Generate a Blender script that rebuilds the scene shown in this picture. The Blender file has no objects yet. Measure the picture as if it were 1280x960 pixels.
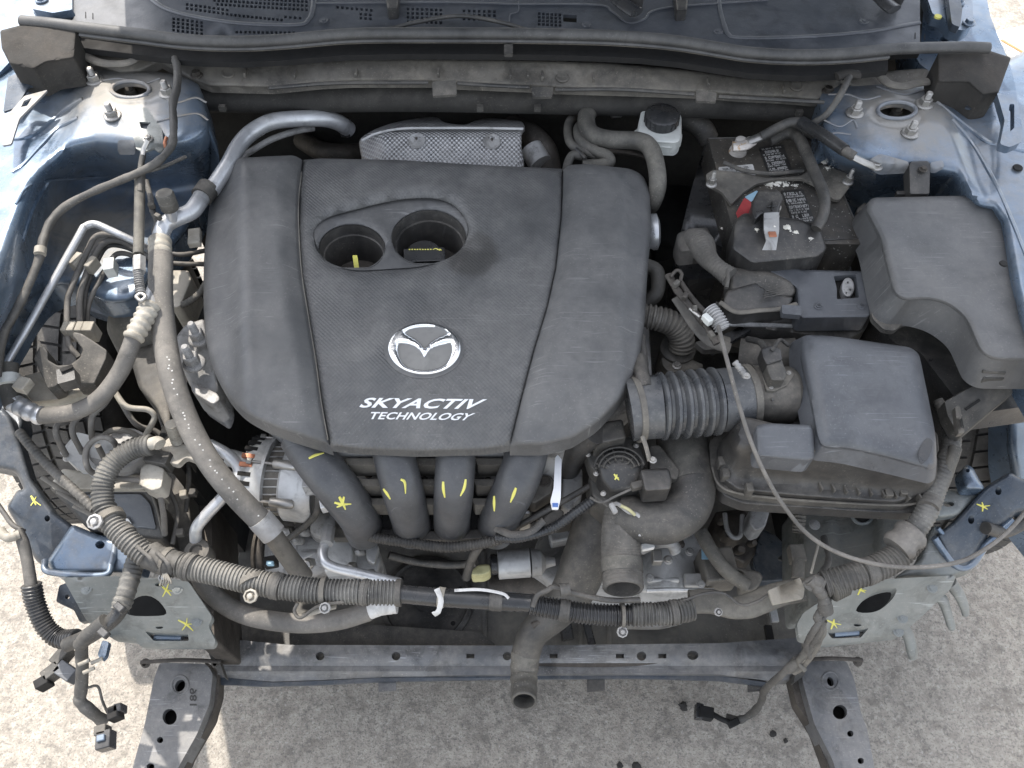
import bpy, bmesh, math, random
import numpy as np
from mathutils import Vector, Matrix, noise
from mathutils.geometry import delaunay_2d_cdt
from mathutils.bvhtree import BVHTree

sc = bpy.context.scene
COL = sc.collection
R = math.radians

# ---------------------------------------------------------------- camera
PITCH = R(56.0); FPX = 967.0; CAMZ = 1.72
cam_d = bpy.data.cameras.new('camera'); cam = bpy.data.objects.new('camera', cam_d); COL.objects.link(cam)
cam.location = (0, 0, CAMZ); cam.rotation_euler = (math.pi/2 - PITCH, 0, 0)
cam_d.sensor_width = 36.0; cam_d.lens = 36.0*FPX/1280.0
cam_d.clip_start = 0.02; cam_d.clip_end = 400.0
sc.camera = cam

# ---------------------------------------------------------------- sky, sun, exposure
SUN_EL = R(56.0); SUN_AZ = math.atan2(-0.42, 0.9)        # azimuth measured from +Y towards +X
world = bpy.data.worlds.new('World'); sc.world = world; world.use_nodes = True
_n = world.node_tree.nodes; _l = world.node_tree.links
_sky = _n.new('ShaderNodeTexSky'); _sky.sky_type = 'NISHITA'; _sky.sun_disc = False
_sky.sun_elevation = SUN_EL; _sky.sun_rotation = SUN_AZ % (2*math.pi)
_sky.dust_density = 2.0
_n['Background'].inputs['Strength'].default_value = 0.15
_hs = _n.new('ShaderNodeHueSaturation'); _hs.inputs['Saturation'].default_value = .38       # the phone's white balance for the shade
_l.new(_sky.outputs[0], _hs.inputs['Color']); _l.new(_hs.outputs[0], _n['Background'].inputs[0])
sun_d = bpy.data.lights.new('sun', 'SUN'); sun = bpy.data.objects.new('sun', sun_d); COL.objects.link(sun)
sun_d.energy = 2.0; sun_d.angle = R(0.6); sun_d.color = (1.0, 0.94, 0.86)
_s = Vector((math.sin(SUN_AZ)*math.cos(SUN_EL), math.cos(SUN_AZ)*math.cos(SUN_EL), math.sin(SUN_EL)))
sun.rotation_euler = _s.to_track_quat('Z', 'Y').to_euler(); sun.location = (-1, 3, 5)
sc.view_settings.view_transform = 'Standard'; sc.view_settings.look = 'None'
sc.view_settings.exposure = 1.62; sc.view_settings.gamma = 1.0

# ---------------------------------------------------------------- pixel + height -> point of the place
CAM = Vector((0, 0, CAMZ))
FW = Vector((0, math.cos(PITCH), -math.sin(PITCH))); UP = Vector((0, math.sin(PITCH), math.cos(PITCH)))
def P(u, v, z):
    d = FW + Vector((1, 0, 0))*((u-640)/FPX) - UP*((v-480)/FPX)
    return CAM + d*((z-CAMZ)/d.z)
def S(u, v, z):
    return (P(u, v, z)-CAM).dot(FW)/FPX
def sm(a, b, x):
    if a == b: return float(x > a)
    t = min(1, max(0, (x-a)/(b-a))); return t*t*(3-2*t)
def lerp(a, b, t): return a+(b-a)*t

# ---------------------------------------------------------------- object bookkeeping
WO = {}
def thing(name, label, cat, base, group=None):
    o = bpy.data.objects.new(name, None); COL.objects.link(o)
    b = Vector(base) if isinstance(base, Vector) else P(*base)
    o.location = b; o.empty_display_size = .02
    o['label'] = label; o['category'] = cat
    if group: o['group'] = group
    WO[o.name] = b
    return o
def tag(o, label, cat=None, group=None):
    o['label'] = label
    if cat: o['category'] = cat
    if group: o['group'] = group
    return o

class M:
    """collects geometry in world coordinates"""
    def __init__(s): s.v = []; s.f = []
    def add(s, vs, fs):
        n = len(s.v); s.v += [Vector(p) for p in vs]; s.f += [tuple(i+n for i in f) for f in fs]; return s
    def build(s, name, mat, parent=None, ang=38, bevel=0, label=None, stuff=False, structure=False, merge=False):
        if parent is not None: o0 = WO[parent.name]
        else:
            xs = [p.x for p in s.v]; ys = [p.y for p in s.v]; zs = [p.z for p in s.v]
            o0 = Vector(((min(xs)+max(xs))/2, (min(ys)+max(ys))/2, min(zs)))
        me = bpy.data.meshes.new(name)
        me.from_pydata([tuple(p-o0) for p in s.v], [], s.f)
        if merge:
            bm = bmesh.new(); bm.from_mesh(me)
            bmesh.ops.remove_doubles(bm, verts=bm.verts, dist=2e-5)
            bmesh.ops.recalc_face_normals(bm, faces=bm.faces)
            bm.normal_update()
            up = sum(f.calc_area()*f.normal.z for f in bm.faces)
            if up < 0: bmesh.ops.reverse_faces(bm, faces=bm.faces)
            bm.to_mesh(me); bm.free()
        me.validate()
        me.polygons.foreach_set('use_smooth', [True]*len(me.polygons))
        me.set_sharp_from_angle(angle=R(ang))
        me.materials.append(mat)
        o = bpy.data.objects.new(name, me); COL.objects.link(o)
        if parent is None: o.location = o0
        else: o.parent = parent
        WO[o.name] = o0
        if bevel:
            b = o.modifiers.new('bevel', 'BEVEL'); b.width = bevel; b.segments = 2; b.limit_method = 'ANGLE'; b.angle_limit = R(50)
            b.harden_normals = False
        if label: o['label'] = label
        if stuff: o['kind'] = 'stuff'
        if structure: o['kind'] = 'structure'
        return o

def catmull(pts, sub):
    """pts: list of np arrays"""
    n = len(pts)
    if n < 3:
        return [pts[0]*(1-t/sub)+pts[-1]*(t/sub) for t in range(sub+1)]
    out = []
    for i in range(n-1):
        p0 = pts[max(i-1, 0)]; p1 = pts[i]; p2 = pts[i+1]; p3 = pts[min(i+2, n-1)]
        if i == 0: p0 = 2*p1-p2
        if i == n-2: p3 = 2*p2-p1
        for k in range(sub):
            t = k/sub
            out.append(.5*((2*p1)+(p2-p0)*t+(2*p0-5*p1+4*p2-p3)*t*t+(3*p1-p0-3*p2+p3)*t**3))
    out.append(pts[-1]); return out

def world_path(pts, r, sub=8, straight=False):
    """pts [(u,v,z)] or [(u,v,z,rpx)] -> arrays of points (N,3) and radii in metres"""
    a = []
    for p in pts:
        w = P(p[0], p[1], p[2]); rr = (p[3] if len(p) > 3 else r)*S(p[0], p[1], p[2])
        a.append(np.array((w.x, w.y, w.z, rr)))
    b = a if straight else catmull(a, sub)
    b = np.array(b); return b[:, :3], b[:, 3]

def resample(pts, rad, step):
    d = np.linalg.norm(np.diff(pts, axis=0), axis=1); s = np.concatenate([[0], np.cumsum(d)])
    n = max(2, int(s[-1]/step)+1); t = np.linspace(0, s[-1], n)
    return np.stack([np.interp(t, s, pts[:, k]) for k in range(3)], 1), np.interp(t, s, rad), t

def sweep(m, pts, rad, n=14, caps=(1, 1), flat=1.0):
    N = len(pts); T = np.gradient(pts, axis=0); T /= (np.linalg.norm(T, axis=1)[:, None]+1e-12)
    up = np.array((0, 0, 1.0)) if abs(T[0][2]) < .9 else np.array((1.0, 0, 0))
    A = np.cross(T[0], up); A /= np.linalg.norm(A)
    vs = []; ang = np.arange(n)*2*math.pi/n
    for i in range(N):
        A = A-T[i]*A.dot(T[i]); A /= np.linalg.norm(A); B = np.cross(T[i], A)
        ring = pts[i]+rad[i]*(np.cos(ang)[:, None]*A+flat*np.sin(ang)[:, None]*B)
        vs += [tuple(q) for q in ring]
    fs = []
    for i in range(N-1):
        for k in range(n):
            a = i*n+k; b = i*n+(k+1) % n
            fs.append((a, b, b+n, a+n))
    if caps[0]: fs.append(tuple(range(n-1, -1, -1)))
    if caps[1]: fs.append(tuple(range((N-1)*n, N*n)))
    m.add(vs, fs); return m

def tube(m, pts, r=5, n=14, sub=8, ring=None, open_end=False, straight=False, caps=(1, 1), wob=0, seed=0, flat=1.0):
    """ring = (pitch px, amplitude fraction); open_end: hollow mouth at the last point"""
    p, rd = world_path(pts, r, sub, straight)
    if ring:
        pitch = ring[0]*S(*pts[len(pts)//2][:3])
        p, rd, t = resample(p, rd, pitch/4)
        ph = (t/pitch) % 1
        prof = np.where(ph < .12, 0, np.where(ph < .37, 1, np.where(ph < .62, 1, 0)))
        rd = rd*(1-ring[1]*(1-prof))
    if wob:
        rng = np.random.RandomState(seed+7); k = rng.randn(len(rd)); k = np.convolve(k, np.ones(3)/3, 'same')
        rd = rd*(1+wob*k)
    if open_end:
        d = p[-1]-p[-2]; d /= np.linalg.norm(d)
        sweep(m, p, rd, n, (caps[0], 0), flat)
        r0 = rd[-1]
        lathe(m, Vector(p[-1]), Vector(d), [(r0, 0), (r0*.95, r0*.07), (r0*.82, r0*.05), (r0*.78, -r0), (r0*.74, -r0*3)], n, caps=(0, 0))
    else: sweep(m, p, rd, n, caps, flat)
    return m

def dens(poly, step, closed=True):
    out = []; n = len(poly)
    for i in range(n if closed else n-1):
        a = poly[i]; b = poly[(i+1) % n]; L = math.hypot(b[0]-a[0], b[1]-a[1]); k = max(1, int(round(L/step)))
        for j in range(k): out.append((a[0]+(b[0]-a[0])*j/k, a[1]+(b[1]-a[1])*j/k))
    if not closed: out.append(tuple(poly[-1]))
    return out

def rounded(poly, r, n=5):
    """round the corners of a polygon; r px or list"""
    out = []; N = len(poly)
    for i in range(N):
        p = np.array(poly[i][:2], float); a = np.array(poly[i-1][:2], float); b = np.array(poly[(i+1) % N][:2], float)
        la = np.linalg.norm(a-p); lb = np.linalg.norm(b-p); rr = min(r[i] if isinstance(r, (list, tuple)) else r, la*.49, lb*.49)
        if rr <= .01: out.append(tuple(p)); continue
        q0 = p+(a-p)/la*rr; q1 = p+(b-p)/lb*rr
        for k in range(n+1):
            t = k/n; out.append(tuple((1-t)**2*q0+2*t*(1-t)*p+t*t*q1))
    return out

def smoothpoly(poly, sub=5):
    n = len(poly); pts = [np.array(p, float) for p in poly]; out = []
    for i in range(n):
        p0, p1, p2, p3 = pts[i-1], pts[i], pts[(i+1) % n], pts[(i+2) % n]
        for k in range(sub):
            t = k/sub; out.append(tuple(.5*((2*p1)+(p2-p0)*t+(2*p0-5*p1+4*p2-p3)*t*t+(3*p1-p0-3*p2+p3)*t**3)))
    return out

def ell(cx, cy, rx, ry=None, n=28, rot=0):
    ry = rx if ry is None else ry
    return [(cx+rx*math.cos(t)*math.cos(rot)-ry*math.sin(t)*math.sin(rot), cy+rx*math.cos(t)*math.sin(rot)+ry*math.sin(t)*math.cos(rot)) for t in [2*math.pi*k/n for k in range(n)]]

def inside(pts, poly):
    x = pts[:, 0]; y = pts[:, 1]; c = np.zeros(len(pts), bool); n = len(poly)
    for i in range(n):
        x1, y1 = poly[i]; x2, y2 = poly[(i+1) % n]
        if y1 == y2: continue
        k = ((y1 > y) != (y2 > y)) & (x < (x2-x1)*(y-y1)/(y2-y1)+x1)
        c ^= k
    return c
def bdist(pts, loops):
    d = np.full(len(pts), 1e9)
    for L in loops:
        A = np.array(L); B = np.roll(A, -1, 0)
        for a, b in zip(A, B):
            ab = b-a; q = ab.dot(ab)+1e-12
            t = np.clip(((pts-a)@ab)/q, 0, 1); e = pts-a-t[:, None]*ab
            d = np.minimum(d, np.sqrt((e*e).sum(1)))
    return d

def sheet(m, outer, z, holes=(), step=10, rnd=0, drop=1.0, thick=.01, hole_thick=None, hrnd=0, taper=0, bottom=False):
    """a panel whose outline is given in picture px, at height z (number or z(u,v)); rnd = px of rounding at the rim,
    thick = how far the rim wall goes down in metres, taper: wall leans outwards (metres)"""
    zf = z if callable(z) else (lambda u, v: z)
    O = dens(outer, step); H = [dens(h, min(step, 6)) for h in holes]
    loops = [O]+H
    ar = sum(O[i][0]*O[(i+1) % len(O)][1]-O[(i+1) % len(O)][0]*O[i][1] for i in range(len(O)))
    pts = [p for L in loops for p in L]; edges = []; k = 0
    for L in loops:
        edges += [(k+i, k+(i+1) % len(L)) for i in range(len(L))]; k += len(L)
    us = [p[0] for p in O]; vs_ = [p[1] for p in O]
    grid = []
    if callable(z) or rnd:
        g = np.array([(a+(step/2 if (int((b-min(vs_))/step) % 2) else 0), b) for b in np.arange(min(vs_), max(vs_), step) for a in np.arange(min(us), max(us), step)])
        if len(g):
            ok = inside(g, O)
            for h in H: ok &= ~inside(g, h)
            g = g[ok]
            if len(g): g = g[bdist(g, loops) > step*.55]
            if rnd and len(g): g = g[bdist(g, [O]) > rnd*1.12]
            grid += [tuple(p) for p in g]
    def offs(L, dists):
        n = len(L); out = []
        A = np.array(L); a2 = sum(A[i][0]*A[(i+1) % n][1]-A[(i+1) % n][0]*A[i][1] for i in range(n)); sg = 1 if a2 > 0 else -1
        T = np.roll(A, -1, 0)-np.roll(A, 1, 0); T /= (np.linalg.norm(T, axis=1)[:, None]+1e-9)
        Nn = np.stack([-T[:, 1], T[:, 0]], 1)*sg
        for dd in dists:
            q = A+Nn*dd; ok = inside(q, O)
            for h in H: ok &= ~inside(q, h)
            q = q[ok]
            if len(q): q = q[bdist(q, [L]) > dd*.93]
            if len(q) and H: q = q[bdist(q, H) > 1.5]
            out += [tuple(p) for p in q]
        return out
    if rnd: grid += offs(O, [rnd*.12, rnd*.38, rnd*.7, rnd])
    allp = pts+grid
    res = delaunay_2d_cdt([Vector(p) for p in allp], edges, [], 0, 1e-3)
    V = np.array([(p.x, p.y) for p in res[0]]); F = res[2]
    cen = np.array([V[list(f)].mean(0) for f in F]); ok = inside(cen, O)
    for h in H: ok &= ~inside(cen, h)
    dO = bdist(V, [O]) if rnd else None; dH = bdist(V, H) if (hrnd and H) else None
    def zz(p, d, dh):
        zv = zf(p[0], p[1])
        if rnd and d is not None and d < rnd:
            s = S(p[0], p[1], zv); t = 1-d/rnd; zv -= rnd*s*drop*(1-math.sqrt(max(0, 1-t*t)))
        if hrnd and dh is not None and dh < hrnd:
            s = S(p[0], p[1], zv); t = 1-dh/hrnd; zv -= hrnd*s*(1-math.sqrt(max(0, 1-t*t)))
        return zv
    W = [P(p[0], p[1], zz(p, dO[i] if rnd else None, dH[i] if dH is not None else None)) for i, p in enumerate(V)]
    fs = []
    for f, o in zip(F, ok):
        if not o: continue
        a, b, c = W[f[0]], W[f[1]], W[f[2]]
        nn = (b-a).cross(c-a)
        fs.append(tuple(f) if nn.dot(CAM-a) > 0 else tuple(reversed(f)))
    m.add(W, fs)
    for li, L in enumerate(loops):
        n = len(L); top = [P(p[0], p[1], zz(p, 0 if li == 0 else None, 0 if li else None)) for p in L]
        th = thick if li == 0 else (hole_thick if hole_thick is not None else thick)
        if th <= 0: continue
        c = sum(top, Vector())/n
        bot = []
        for q in top:
            o = Vector((q.x-c.x, q.y-c.y, 0)); o = o.normalized()*taper if (taper and li == 0) else Vector()
            bot.append(q+o-Vector((0, 0, th)))
        fs = [(i, (i+1) % n, n+(i+1) % n, n+i) for i in range(n)]
        a2 = sum(L[i][0]*L[(i+1) % n][1]-L[(i+1) % n][0]*L[i][1] for i in range(n))
        if (a2 > 0) == (li == 0): fs = [tuple(reversed(f)) for f in fs]
        m.add(top+bot, fs)
        if bottom and li == 0 and not holes: m.add(bot, [tuple(range(n))])
    return m

def wall(m, line, z0, z1, thick_px=4):
    """upright strip following a px line, from z0 (bottom) to z1 (top)"""
    a = [P(u, v, z1) for u, v in line]; b = [p-Vector((0, 0, z1-z0)) for p in a]
    n = len(a); off = Vector((0, thick_px*S(*line[0], z1), 0))
    vs = a+b+[p+off for p in a]+[p+off for p in b]; fs = []
    for i in range(n-1):
        fs += [(i, i+1, n+i+1, n+i), (2*n+i+1, 2*n+i, 3*n+i, 3*n+i+1), (i+1, i, 2*n+i, 2*n+i+1)]
    fs += [(0, n, 3*n, 2*n), (n-1, 3*n-1, 4*n-1, 2*n-1)]
    return m.add(vs, fs)

def box(m, c, sx, sy, sz, rot=0, tilt=(0, 0)):
    """c = world centre Vector"""
    mt = Matrix.Rotation(rot, 3, 'Z') @ Matrix.Rotation(tilt[0], 3, 'X') @ Matrix.Rotation(tilt[1], 3, 'Y')
    vs = [c+mt @ Vector((x*sx/2, y*sy/2, z*sz/2)) for x in (-1, 1) for y in (-1, 1) for z in (-1, 1)]
    return m.add(vs, [(0, 1, 3, 2), (4, 6, 7, 5), (0, 4, 5, 1), (2, 3, 7, 6), (0, 2, 6, 4), (1, 5, 7, 3)])
def boxp(m, u, v, z, wpx, dpx, h, rot=0, tilt=(0, 0)):
    s = S(u, v, z); return box(m, P(u, v, z)-Vector((0, 0, h/2)), wpx*s, dpx*s, h, rot, tilt)

def lathe(m, c, axis, prof, n=24, caps=(1, 1)):
    """prof [(r, h)] metres along axis from world point c"""
    ax = Vector(axis).normalized(); a = ax.orthogonal().normalized(); b = ax.cross(a)
    vs = []; fs = []
    for r, h in prof:
        for k in range(n):
            t = 2*math.pi*k/n; vs.append(c+ax*h+(a*math.cos(t)+b*math.sin(t))*r)
    for i in range(len(prof)-1):
        for k in range(n):
            p = i*n+k; q = i*n+(k+1) % n; fs.append((p, q, q+n, p+n))
    if prof[0][0] > 1e-5 and caps[0]: fs.append(tuple(range(n-1, -1, -1)))
    if prof[-1][0] > 1e-5 and caps[1]: fs.append(tuple(range((len(prof)-1)*n, len(prof)*n)))
    return m.add(vs, fs)

def blob(m, u, v, z, rpx, seed=0, squash=.6, n=2, rough=.5):
    bm = bmesh.new(); bmesh.ops.create_icosphere(bm, subdivisions=n, radius=1)
    c = P(u, v, z); s = rpx*S(u, v, z)
    vs = []
    for q in bm.verts:
        k = 1+rough*noise.noise(q.co*1.7+Vector((seed*3.1, seed*7.7, 0)))+rough*.5*noise.noise(q.co*4+Vector((seed, 0, 5)))
        vs.append(c+Vector((q.co.x*k*s, q.co.y*k*s, q.co.z*k*s*squash)))
    fs = [tuple(w.index for w in f.verts) for f in bm.faces]; bm.free()
    return m.add(vs, fs)

# shared fasteners ------------------------------------------------------
_fast = {}
def fastener_mesh(kind, mat):
    key = (kind, mat.name)
    if key in _fast: return _fast[key]
    m = M()
    Z = Vector((0, 0, 1)); O = Vector()
    lathe(m, O, Z, [(1.0, 0), (1.0, .12), (.92, .2), (.7, .24)], 20)                       # flange
    def hexa(r, h0, h1):
        lathe(m, O, Z, [(r, h0), (r, h1-.08), (r*.88, h1)], 6)
    if kind == 'bolt': hexa(.68, .2, .72); lathe(m, O, Z, [(.42, .72), (.36, .66)], 14)
    elif kind == 'nut':
        hexa(.68, .2, .85); pr = [(.36, .85)]
        h = .85
        for k in range(5): pr += [(.38, h+.05), (.32, h+.12)]; h += .15
        pr += [(.26, h+.05)]; lathe(m, O, Z, pr, 14)
    elif kind == 'screw': lathe(m, O, Z, [(.6, .2), (.6, .45), (.45, .55)], 16)
    elif kind == 'clip':
        lathe(m, O, Z, [(.8, .2), (.66, .5), (.4, .6)], 16); box(m, Vector((0, 0, .66)), .9, .2, .1)
    me = bpy.data.meshes.new('bolt'); me.from_pydata([tuple(p) for p in m.v], [], m.f); me.validate()
    me.polygons.foreach_set('use_smooth', [True]*len(me.polygons)); me.set_sharp_from_angle(angle=R(35)); me.materials.append(mat)
    _fast[key] = me; return me
def bolt(parent, u, v, z, rpx, mat, kind='bolt', axis=(0, 0, 1), name='bolt', hscale=1.0):
    o = bpy.data.objects.new(name, fastener_mesh(kind, mat)); COL.objects.link(o)
    w = P(u, v, z); o.parent = parent; o.location = w-WO[parent.name]
    ax = Vector(axis).normalized(); o.rotation_euler = ax.to_track_quat('Z', 'Y').to_euler()
    s = rpx*S(u, v, z); o.scale = (s, s, s*hscale); WO[o.name] = w
    return o

_font = {}
def text_tris(s, bold=0.0, shear=0.0, spacing=1.0):
    c = bpy.data.curves.new('t', 'FONT'); c.body = s; c.offset = bold; c.shear = shear; c.space_character = spacing; c.resolution_u = 3
    o = bpy.data.objects.new('t', c); COL.objects.link(o)
    dg = bpy.context.evaluated_depsgraph_get(); me = bpy.data.meshes.new_from_object(o.evaluated_get(dg))
    v = np.array([tuple(q.co)[:2] for q in me.vertices]); f = [tuple(p.vertices) for p in me.polygons]
    bpy.data.objects.remove(o); bpy.data.curves.remove(c); bpy.data.meshes.remove(me)
    return v, f
def lettering(m, s, mapf, bold=0.0, shear=0.0, spacing=1.0, lift=.0006):
    """mapf(x01, y01) -> world point ; text scaled to the unit box"""
    v, f = text_tris(s, bold, shear, spacing)
    lo = v.min(0); hi = v.max(0); q = (v-lo)/(hi-lo)
    W = [mapf(a, b) for a, b in q]; out = []
    for t in f:
        a, b, c = W[t[0]], W[t[1]], W[t[2]]; n = (b-a).cross(c-a)
        out.append(t if n.dot(CAM-a) > 0 else tuple(reversed(t)))
    return m.add(W, out)
def quadmap(q, z, lift=.0008):
    """q: px corners bottom-left, bottom-right, top-right, top-left"""
    zf = z if callable(z) else (lambda u, v: z)
    def g(a, b):
        u = (q[0][0]*(1-a)+q[1][0]*a)*(1-b)+(q[3][0]*(1-a)+q[2][0]*a)*b
        v = (q[0][1]*(1-a)+q[1][1]*a)*(1-b)+(q[3][1]*(1-a)+q[2][1]*a)*b
        return P(u, v, zf(u, v)+lift)
    return g
def surf(obj, u, v, lift=0.0):
    """point of obj's surface seen from the place of the camera through a px (used to lay paint strokes on real surfaces)"""
    b = _bvh.get(obj.name)
    if b is None:
        me = obj.data; b = _bvh[obj.name] = BVHTree.FromPolygons([q.co+WO[obj.name] for q in me.vertices], [tuple(f.vertices) for f in me.polygons])
    d = (P(u, v, 0)-CAM).normalized(); h = b.ray_cast(CAM, d)
    return None if h[0] is None else h[0]-d*lift
_bvh = {}
def paint_line(parent, pts, z=None, r=1.4, mat=None, name='paint_mark', rad=0, on=None):
    """a paint-pen stroke lying on a surface"""
    on = on or (parent if parent.type == 'MESH' else next((c for c in sorted(parent.children, key=lambda q: (not q.name.startswith(('plate', 'arm')), q.name)) if c.type == 'MESH'), None))
    m = M(); a = []; k = []
    for p in pts: k.append(np.array((p[0], p[1], p[2] if len(p) > 2 else 1)))
    for p in catmull(k, 4):
        w = surf(on, p[0], p[1], .0006) if on is not None else None
        if w is None:
            zz = z(p[0], p[1]) if callable(z) else (z or 0); w = P(p[0], p[1], zz)
        s = (w-CAM).dot(FW)/FPX; a.append((w.x, w.y, w.z, s*r*p[2]))
    b = np.array(a); sweep(m, b[:, :3], b[:, 3], 6, flat=.5)
    return m.build(name, mat or MAT['yellow'], parent)
# ---------------------------------------------------------------- materials
MAT = {}
def mat(key, c1, c2=None, rough=.5, metal=0.0, nscale=14, dust=0.0, dcol=(.30, .26, .21), dscale=9, bump=.15, bscale=500, rvar=.12,
        coat=0, tex=None, spots=None, weave=None, stain=None, grime=.45, scuff=0.0, patch=None):
    """two-tone base with noise, settled road dust, fine relief"""
    m = bpy.data.materials.new(key); m.use_nodes = True; nt = m.node_tree; N = nt.nodes; L = nt.links
    b = N['Principled BSDF']; tc = N.new('ShaderNodeTexCoord'); co = tc.outputs['Object']
    c2 = c2 or tuple(x*1.35 for x in c1)
    def noi(scale, det=5, rg=.6, dist=0):
        n = N.new('ShaderNodeTexNoise'); n.inputs['Scale'].default_value = scale; n.inputs['Detail'].default_value = det
        n.inputs['Roughness'].default_value = rg; n.inputs['Distortion'].default_value = dist; L.new(co, n.inputs['Vector']); return n.outputs['Fac']
    def ramp(f, a, c, va=0, vb=1):
        r = N.new('ShaderNodeMapRange'); r.inputs['From Min'].default_value = a; r.inputs['From Max'].default_value = c
        r.inputs['To Min'].default_value = va; r.inputs['To Max'].default_value = vb; L.new(f, r.inputs['Value']); return r.outputs['Result']
    def mix(f, a, c):
        x = N.new('ShaderNodeMix'); x.data_type = 'RGBA'
        if isinstance(f, float): x.inputs[0].default_value = f
        else: L.new(f, x.inputs[0])
        for s, i in ((a, 6), (c, 7)):
            if isinstance(s, tuple): x.inputs[i].default_value = (*s, 1)
            else: L.new(s, x.inputs[i])
        return x.outputs[2]
    def mul(a, c):
        x = N.new('ShaderNodeMath'); x.operation = 'MULTIPLY'
        for s, i in ((a, 0), (c, 1)):
            if isinstance(s, (int, float)): x.inputs[i].default_value = s
            else: L.new(s, x.inputs[i])
        return x.outputs[0]
    col = mix(ramp(noi(nscale), .38, .62), tuple(c1), tuple(c2)); rg = ramp(noi(nscale*1.7+3), .3, .7, max(0.02, rough-rvar), min(1, rough+rvar))
    if stain:                                                       # (world point, radius, colour) an oil spot of its own
        w, rad, sc_ = stain
        g = N.new('ShaderNodeNewGeometry'); d = N.new('ShaderNodeVectorMath'); d.operation = 'DISTANCE'
        L.new(g.outputs['Position'], d.inputs[0]); d.inputs[1].default_value = tuple(w)
        e = N.new('ShaderNodeMath'); e.operation = 'ADD'; L.new(d.outputs['Value'], e.inputs[0]); L.new(mul(noi(30), .03), e.inputs[1])
        k = ramp(e.outputs[0], rad, rad+.012, 1, 0); col = mix(mul(k, .7), col, sc_)
    pf = None
    if patch:                                                        # dirt that lies round given points of the place
        for (w, r0, r1) in patch:
            g = N.new('ShaderNodeNewGeometry'); d = N.new('ShaderNodeVectorMath'); d.operation = 'DISTANCE'
            L.new(g.outputs['Position'], d.inputs[0]); d.inputs[1].default_value = tuple(w)
            e = N.new('ShaderNodeMath'); e.operation = 'ADD'; L.new(d.outputs['Value'], e.inputs[0]); L.new(mul(noi(14, 6, .7), .16), e.inputs[1])
            k = ramp(e.outputs[0], r0+.08, r1+.08, 1, 0)
            if pf is None: pf = k
            else:
                x = N.new('ShaderNodeMath'); x.operation = 'MAXIMUM'; L.new(pf, x.inputs[0]); L.new(k, x.inputs[1]); pf = x.outputs[0]
        pf = mul(pf, .85); col = mix(pf, col, tuple(dcol))
        rr0 = N.new('ShaderNodeMix'); rr0.data_type = 'FLOAT'; L.new(pf, rr0.inputs[0]); L.new(rg, rr0.inputs[2]); rr0.inputs[3].default_value = .7; rg = rr0.outputs[0]
    if grime:                                                        # greasy darker patches
        gr = tuple(x*.38 for x in c1); col = mix(mul(ramp(noi(21, 6, .7, .6), .50, .62), grime), col, gr)
    if scuff:                                                        # fine scratches in two directions
        for k_, rz in ((0, .5), (1, -.9)):
            mp0 = N.new('ShaderNodeMapping'); L.new(co, mp0.inputs[0]); mp0.inputs['Rotation'].default_value = (0, 0, rz); mp0.inputs['Scale'].default_value = (14, 420, 14)
            n0 = N.new('ShaderNodeTexNoise'); n0.inputs['Scale'].default_value = 1; n0.inputs['Detail'].default_value = 2; L.new(mp0.outputs[0], n0.inputs['Vector'])
            f0 = mul(mul(ramp(n0.outputs['Fac'], .66, .70), ramp(noi(9+k_*4, 3), .50, .60)), scuff)
            col = mix(f0, col, tuple(min(1, x*2.6) for x in c2))
    if dust > 0:
        g = N.new('ShaderNodeNewGeometry'); sp = N.new('ShaderNodeSeparateXYZ'); L.new(g.outputs['Normal'], sp.inputs[0])
        upf = ramp(sp.outputs['Z'], -.2, .8, .25, 1); dm = ramp(noi(dscale, 8, .65, .4), .40, .60, 0, 1); d2 = ramp(noi(dscale*9, 4, .7), .35, .75, .35, 1)
        f = mul(mul(mul(dm, d2), upf), dust); f2 = N.new('ShaderNodeMath'); f2.operation = 'ADD'; L.new(f, f2.inputs[0]); f2.inputs[1].default_value = dust*.08
        col = mix(f2.outputs[0], col, tuple(dcol))
        col = mix(mul(mul(ramp(noi(330, 3, .6), .60, .68), ramp(noi(15, 4), .40, .60)), min(1, dust*.8)), col, tuple(x*1.15 for x in dcol))
        rr = N.new('ShaderNodeMix'); rr.data_type = 'FLOAT'; L.new(f2.outputs[0], rr.inputs[0]); L.new(rg, rr.inputs[2]); rr.inputs[3].default_value = .95; rg = rr.outputs[0]
        mt = N.new('ShaderNodeMath'); mt.operation = 'MULTIPLY_ADD'; L.new(f2.outputs[0], mt.inputs[0]); mt.inputs[1].default_value = -metal; mt.inputs[2].default_value = metal
        L.new(mt.outputs[0], b.inputs['Metallic'])
    else: b.inputs['Metallic'].default_value = metal
    if spots:                                                        # (colour, threshold, scale)
        s = ramp(noi(spots[2], 3, .6), spots[1], spots[1]+.03); col = mix(s, col, spots[0])
    L.new(col, b.inputs['Base Color']); L.new(rg, b.inputs['Roughness'])
    if coat: b.inputs['Coat Weight'].default_value = coat; b.inputs['Coat Roughness'].default_value = .15
    h = noi(bscale, 2, .5)
    if tex == 'dimple' or weave:
        mp = N.new('ShaderNodeMapping'); L.new(co, mp.inputs[0]); k = weave or 330
        mp.inputs['Rotation'].default_value = (0, 0, 0); mp.inputs['Scale'].default_value = (k, k, 0)
        sp = N.new('ShaderNodeSeparateXYZ'); L.new(mp.outputs[0], sp.inputs[0])
        def sn(o):
            x = N.new('ShaderNodeMath'); x.operation = 'SINE'; L.new(mul(o, math.pi*2), x.inputs[0]); return x.outputs[0]
        h = mul(sn(sp.outputs['X']), sn(sp.outputs['Y']))
        if tex == 'dimple':
            col2 = mix(ramp(h, -.6, .6), col, tuple(min(1, x*1.2) for x in c2)); L.new(col2, b.inputs['Base Color'])
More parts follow.
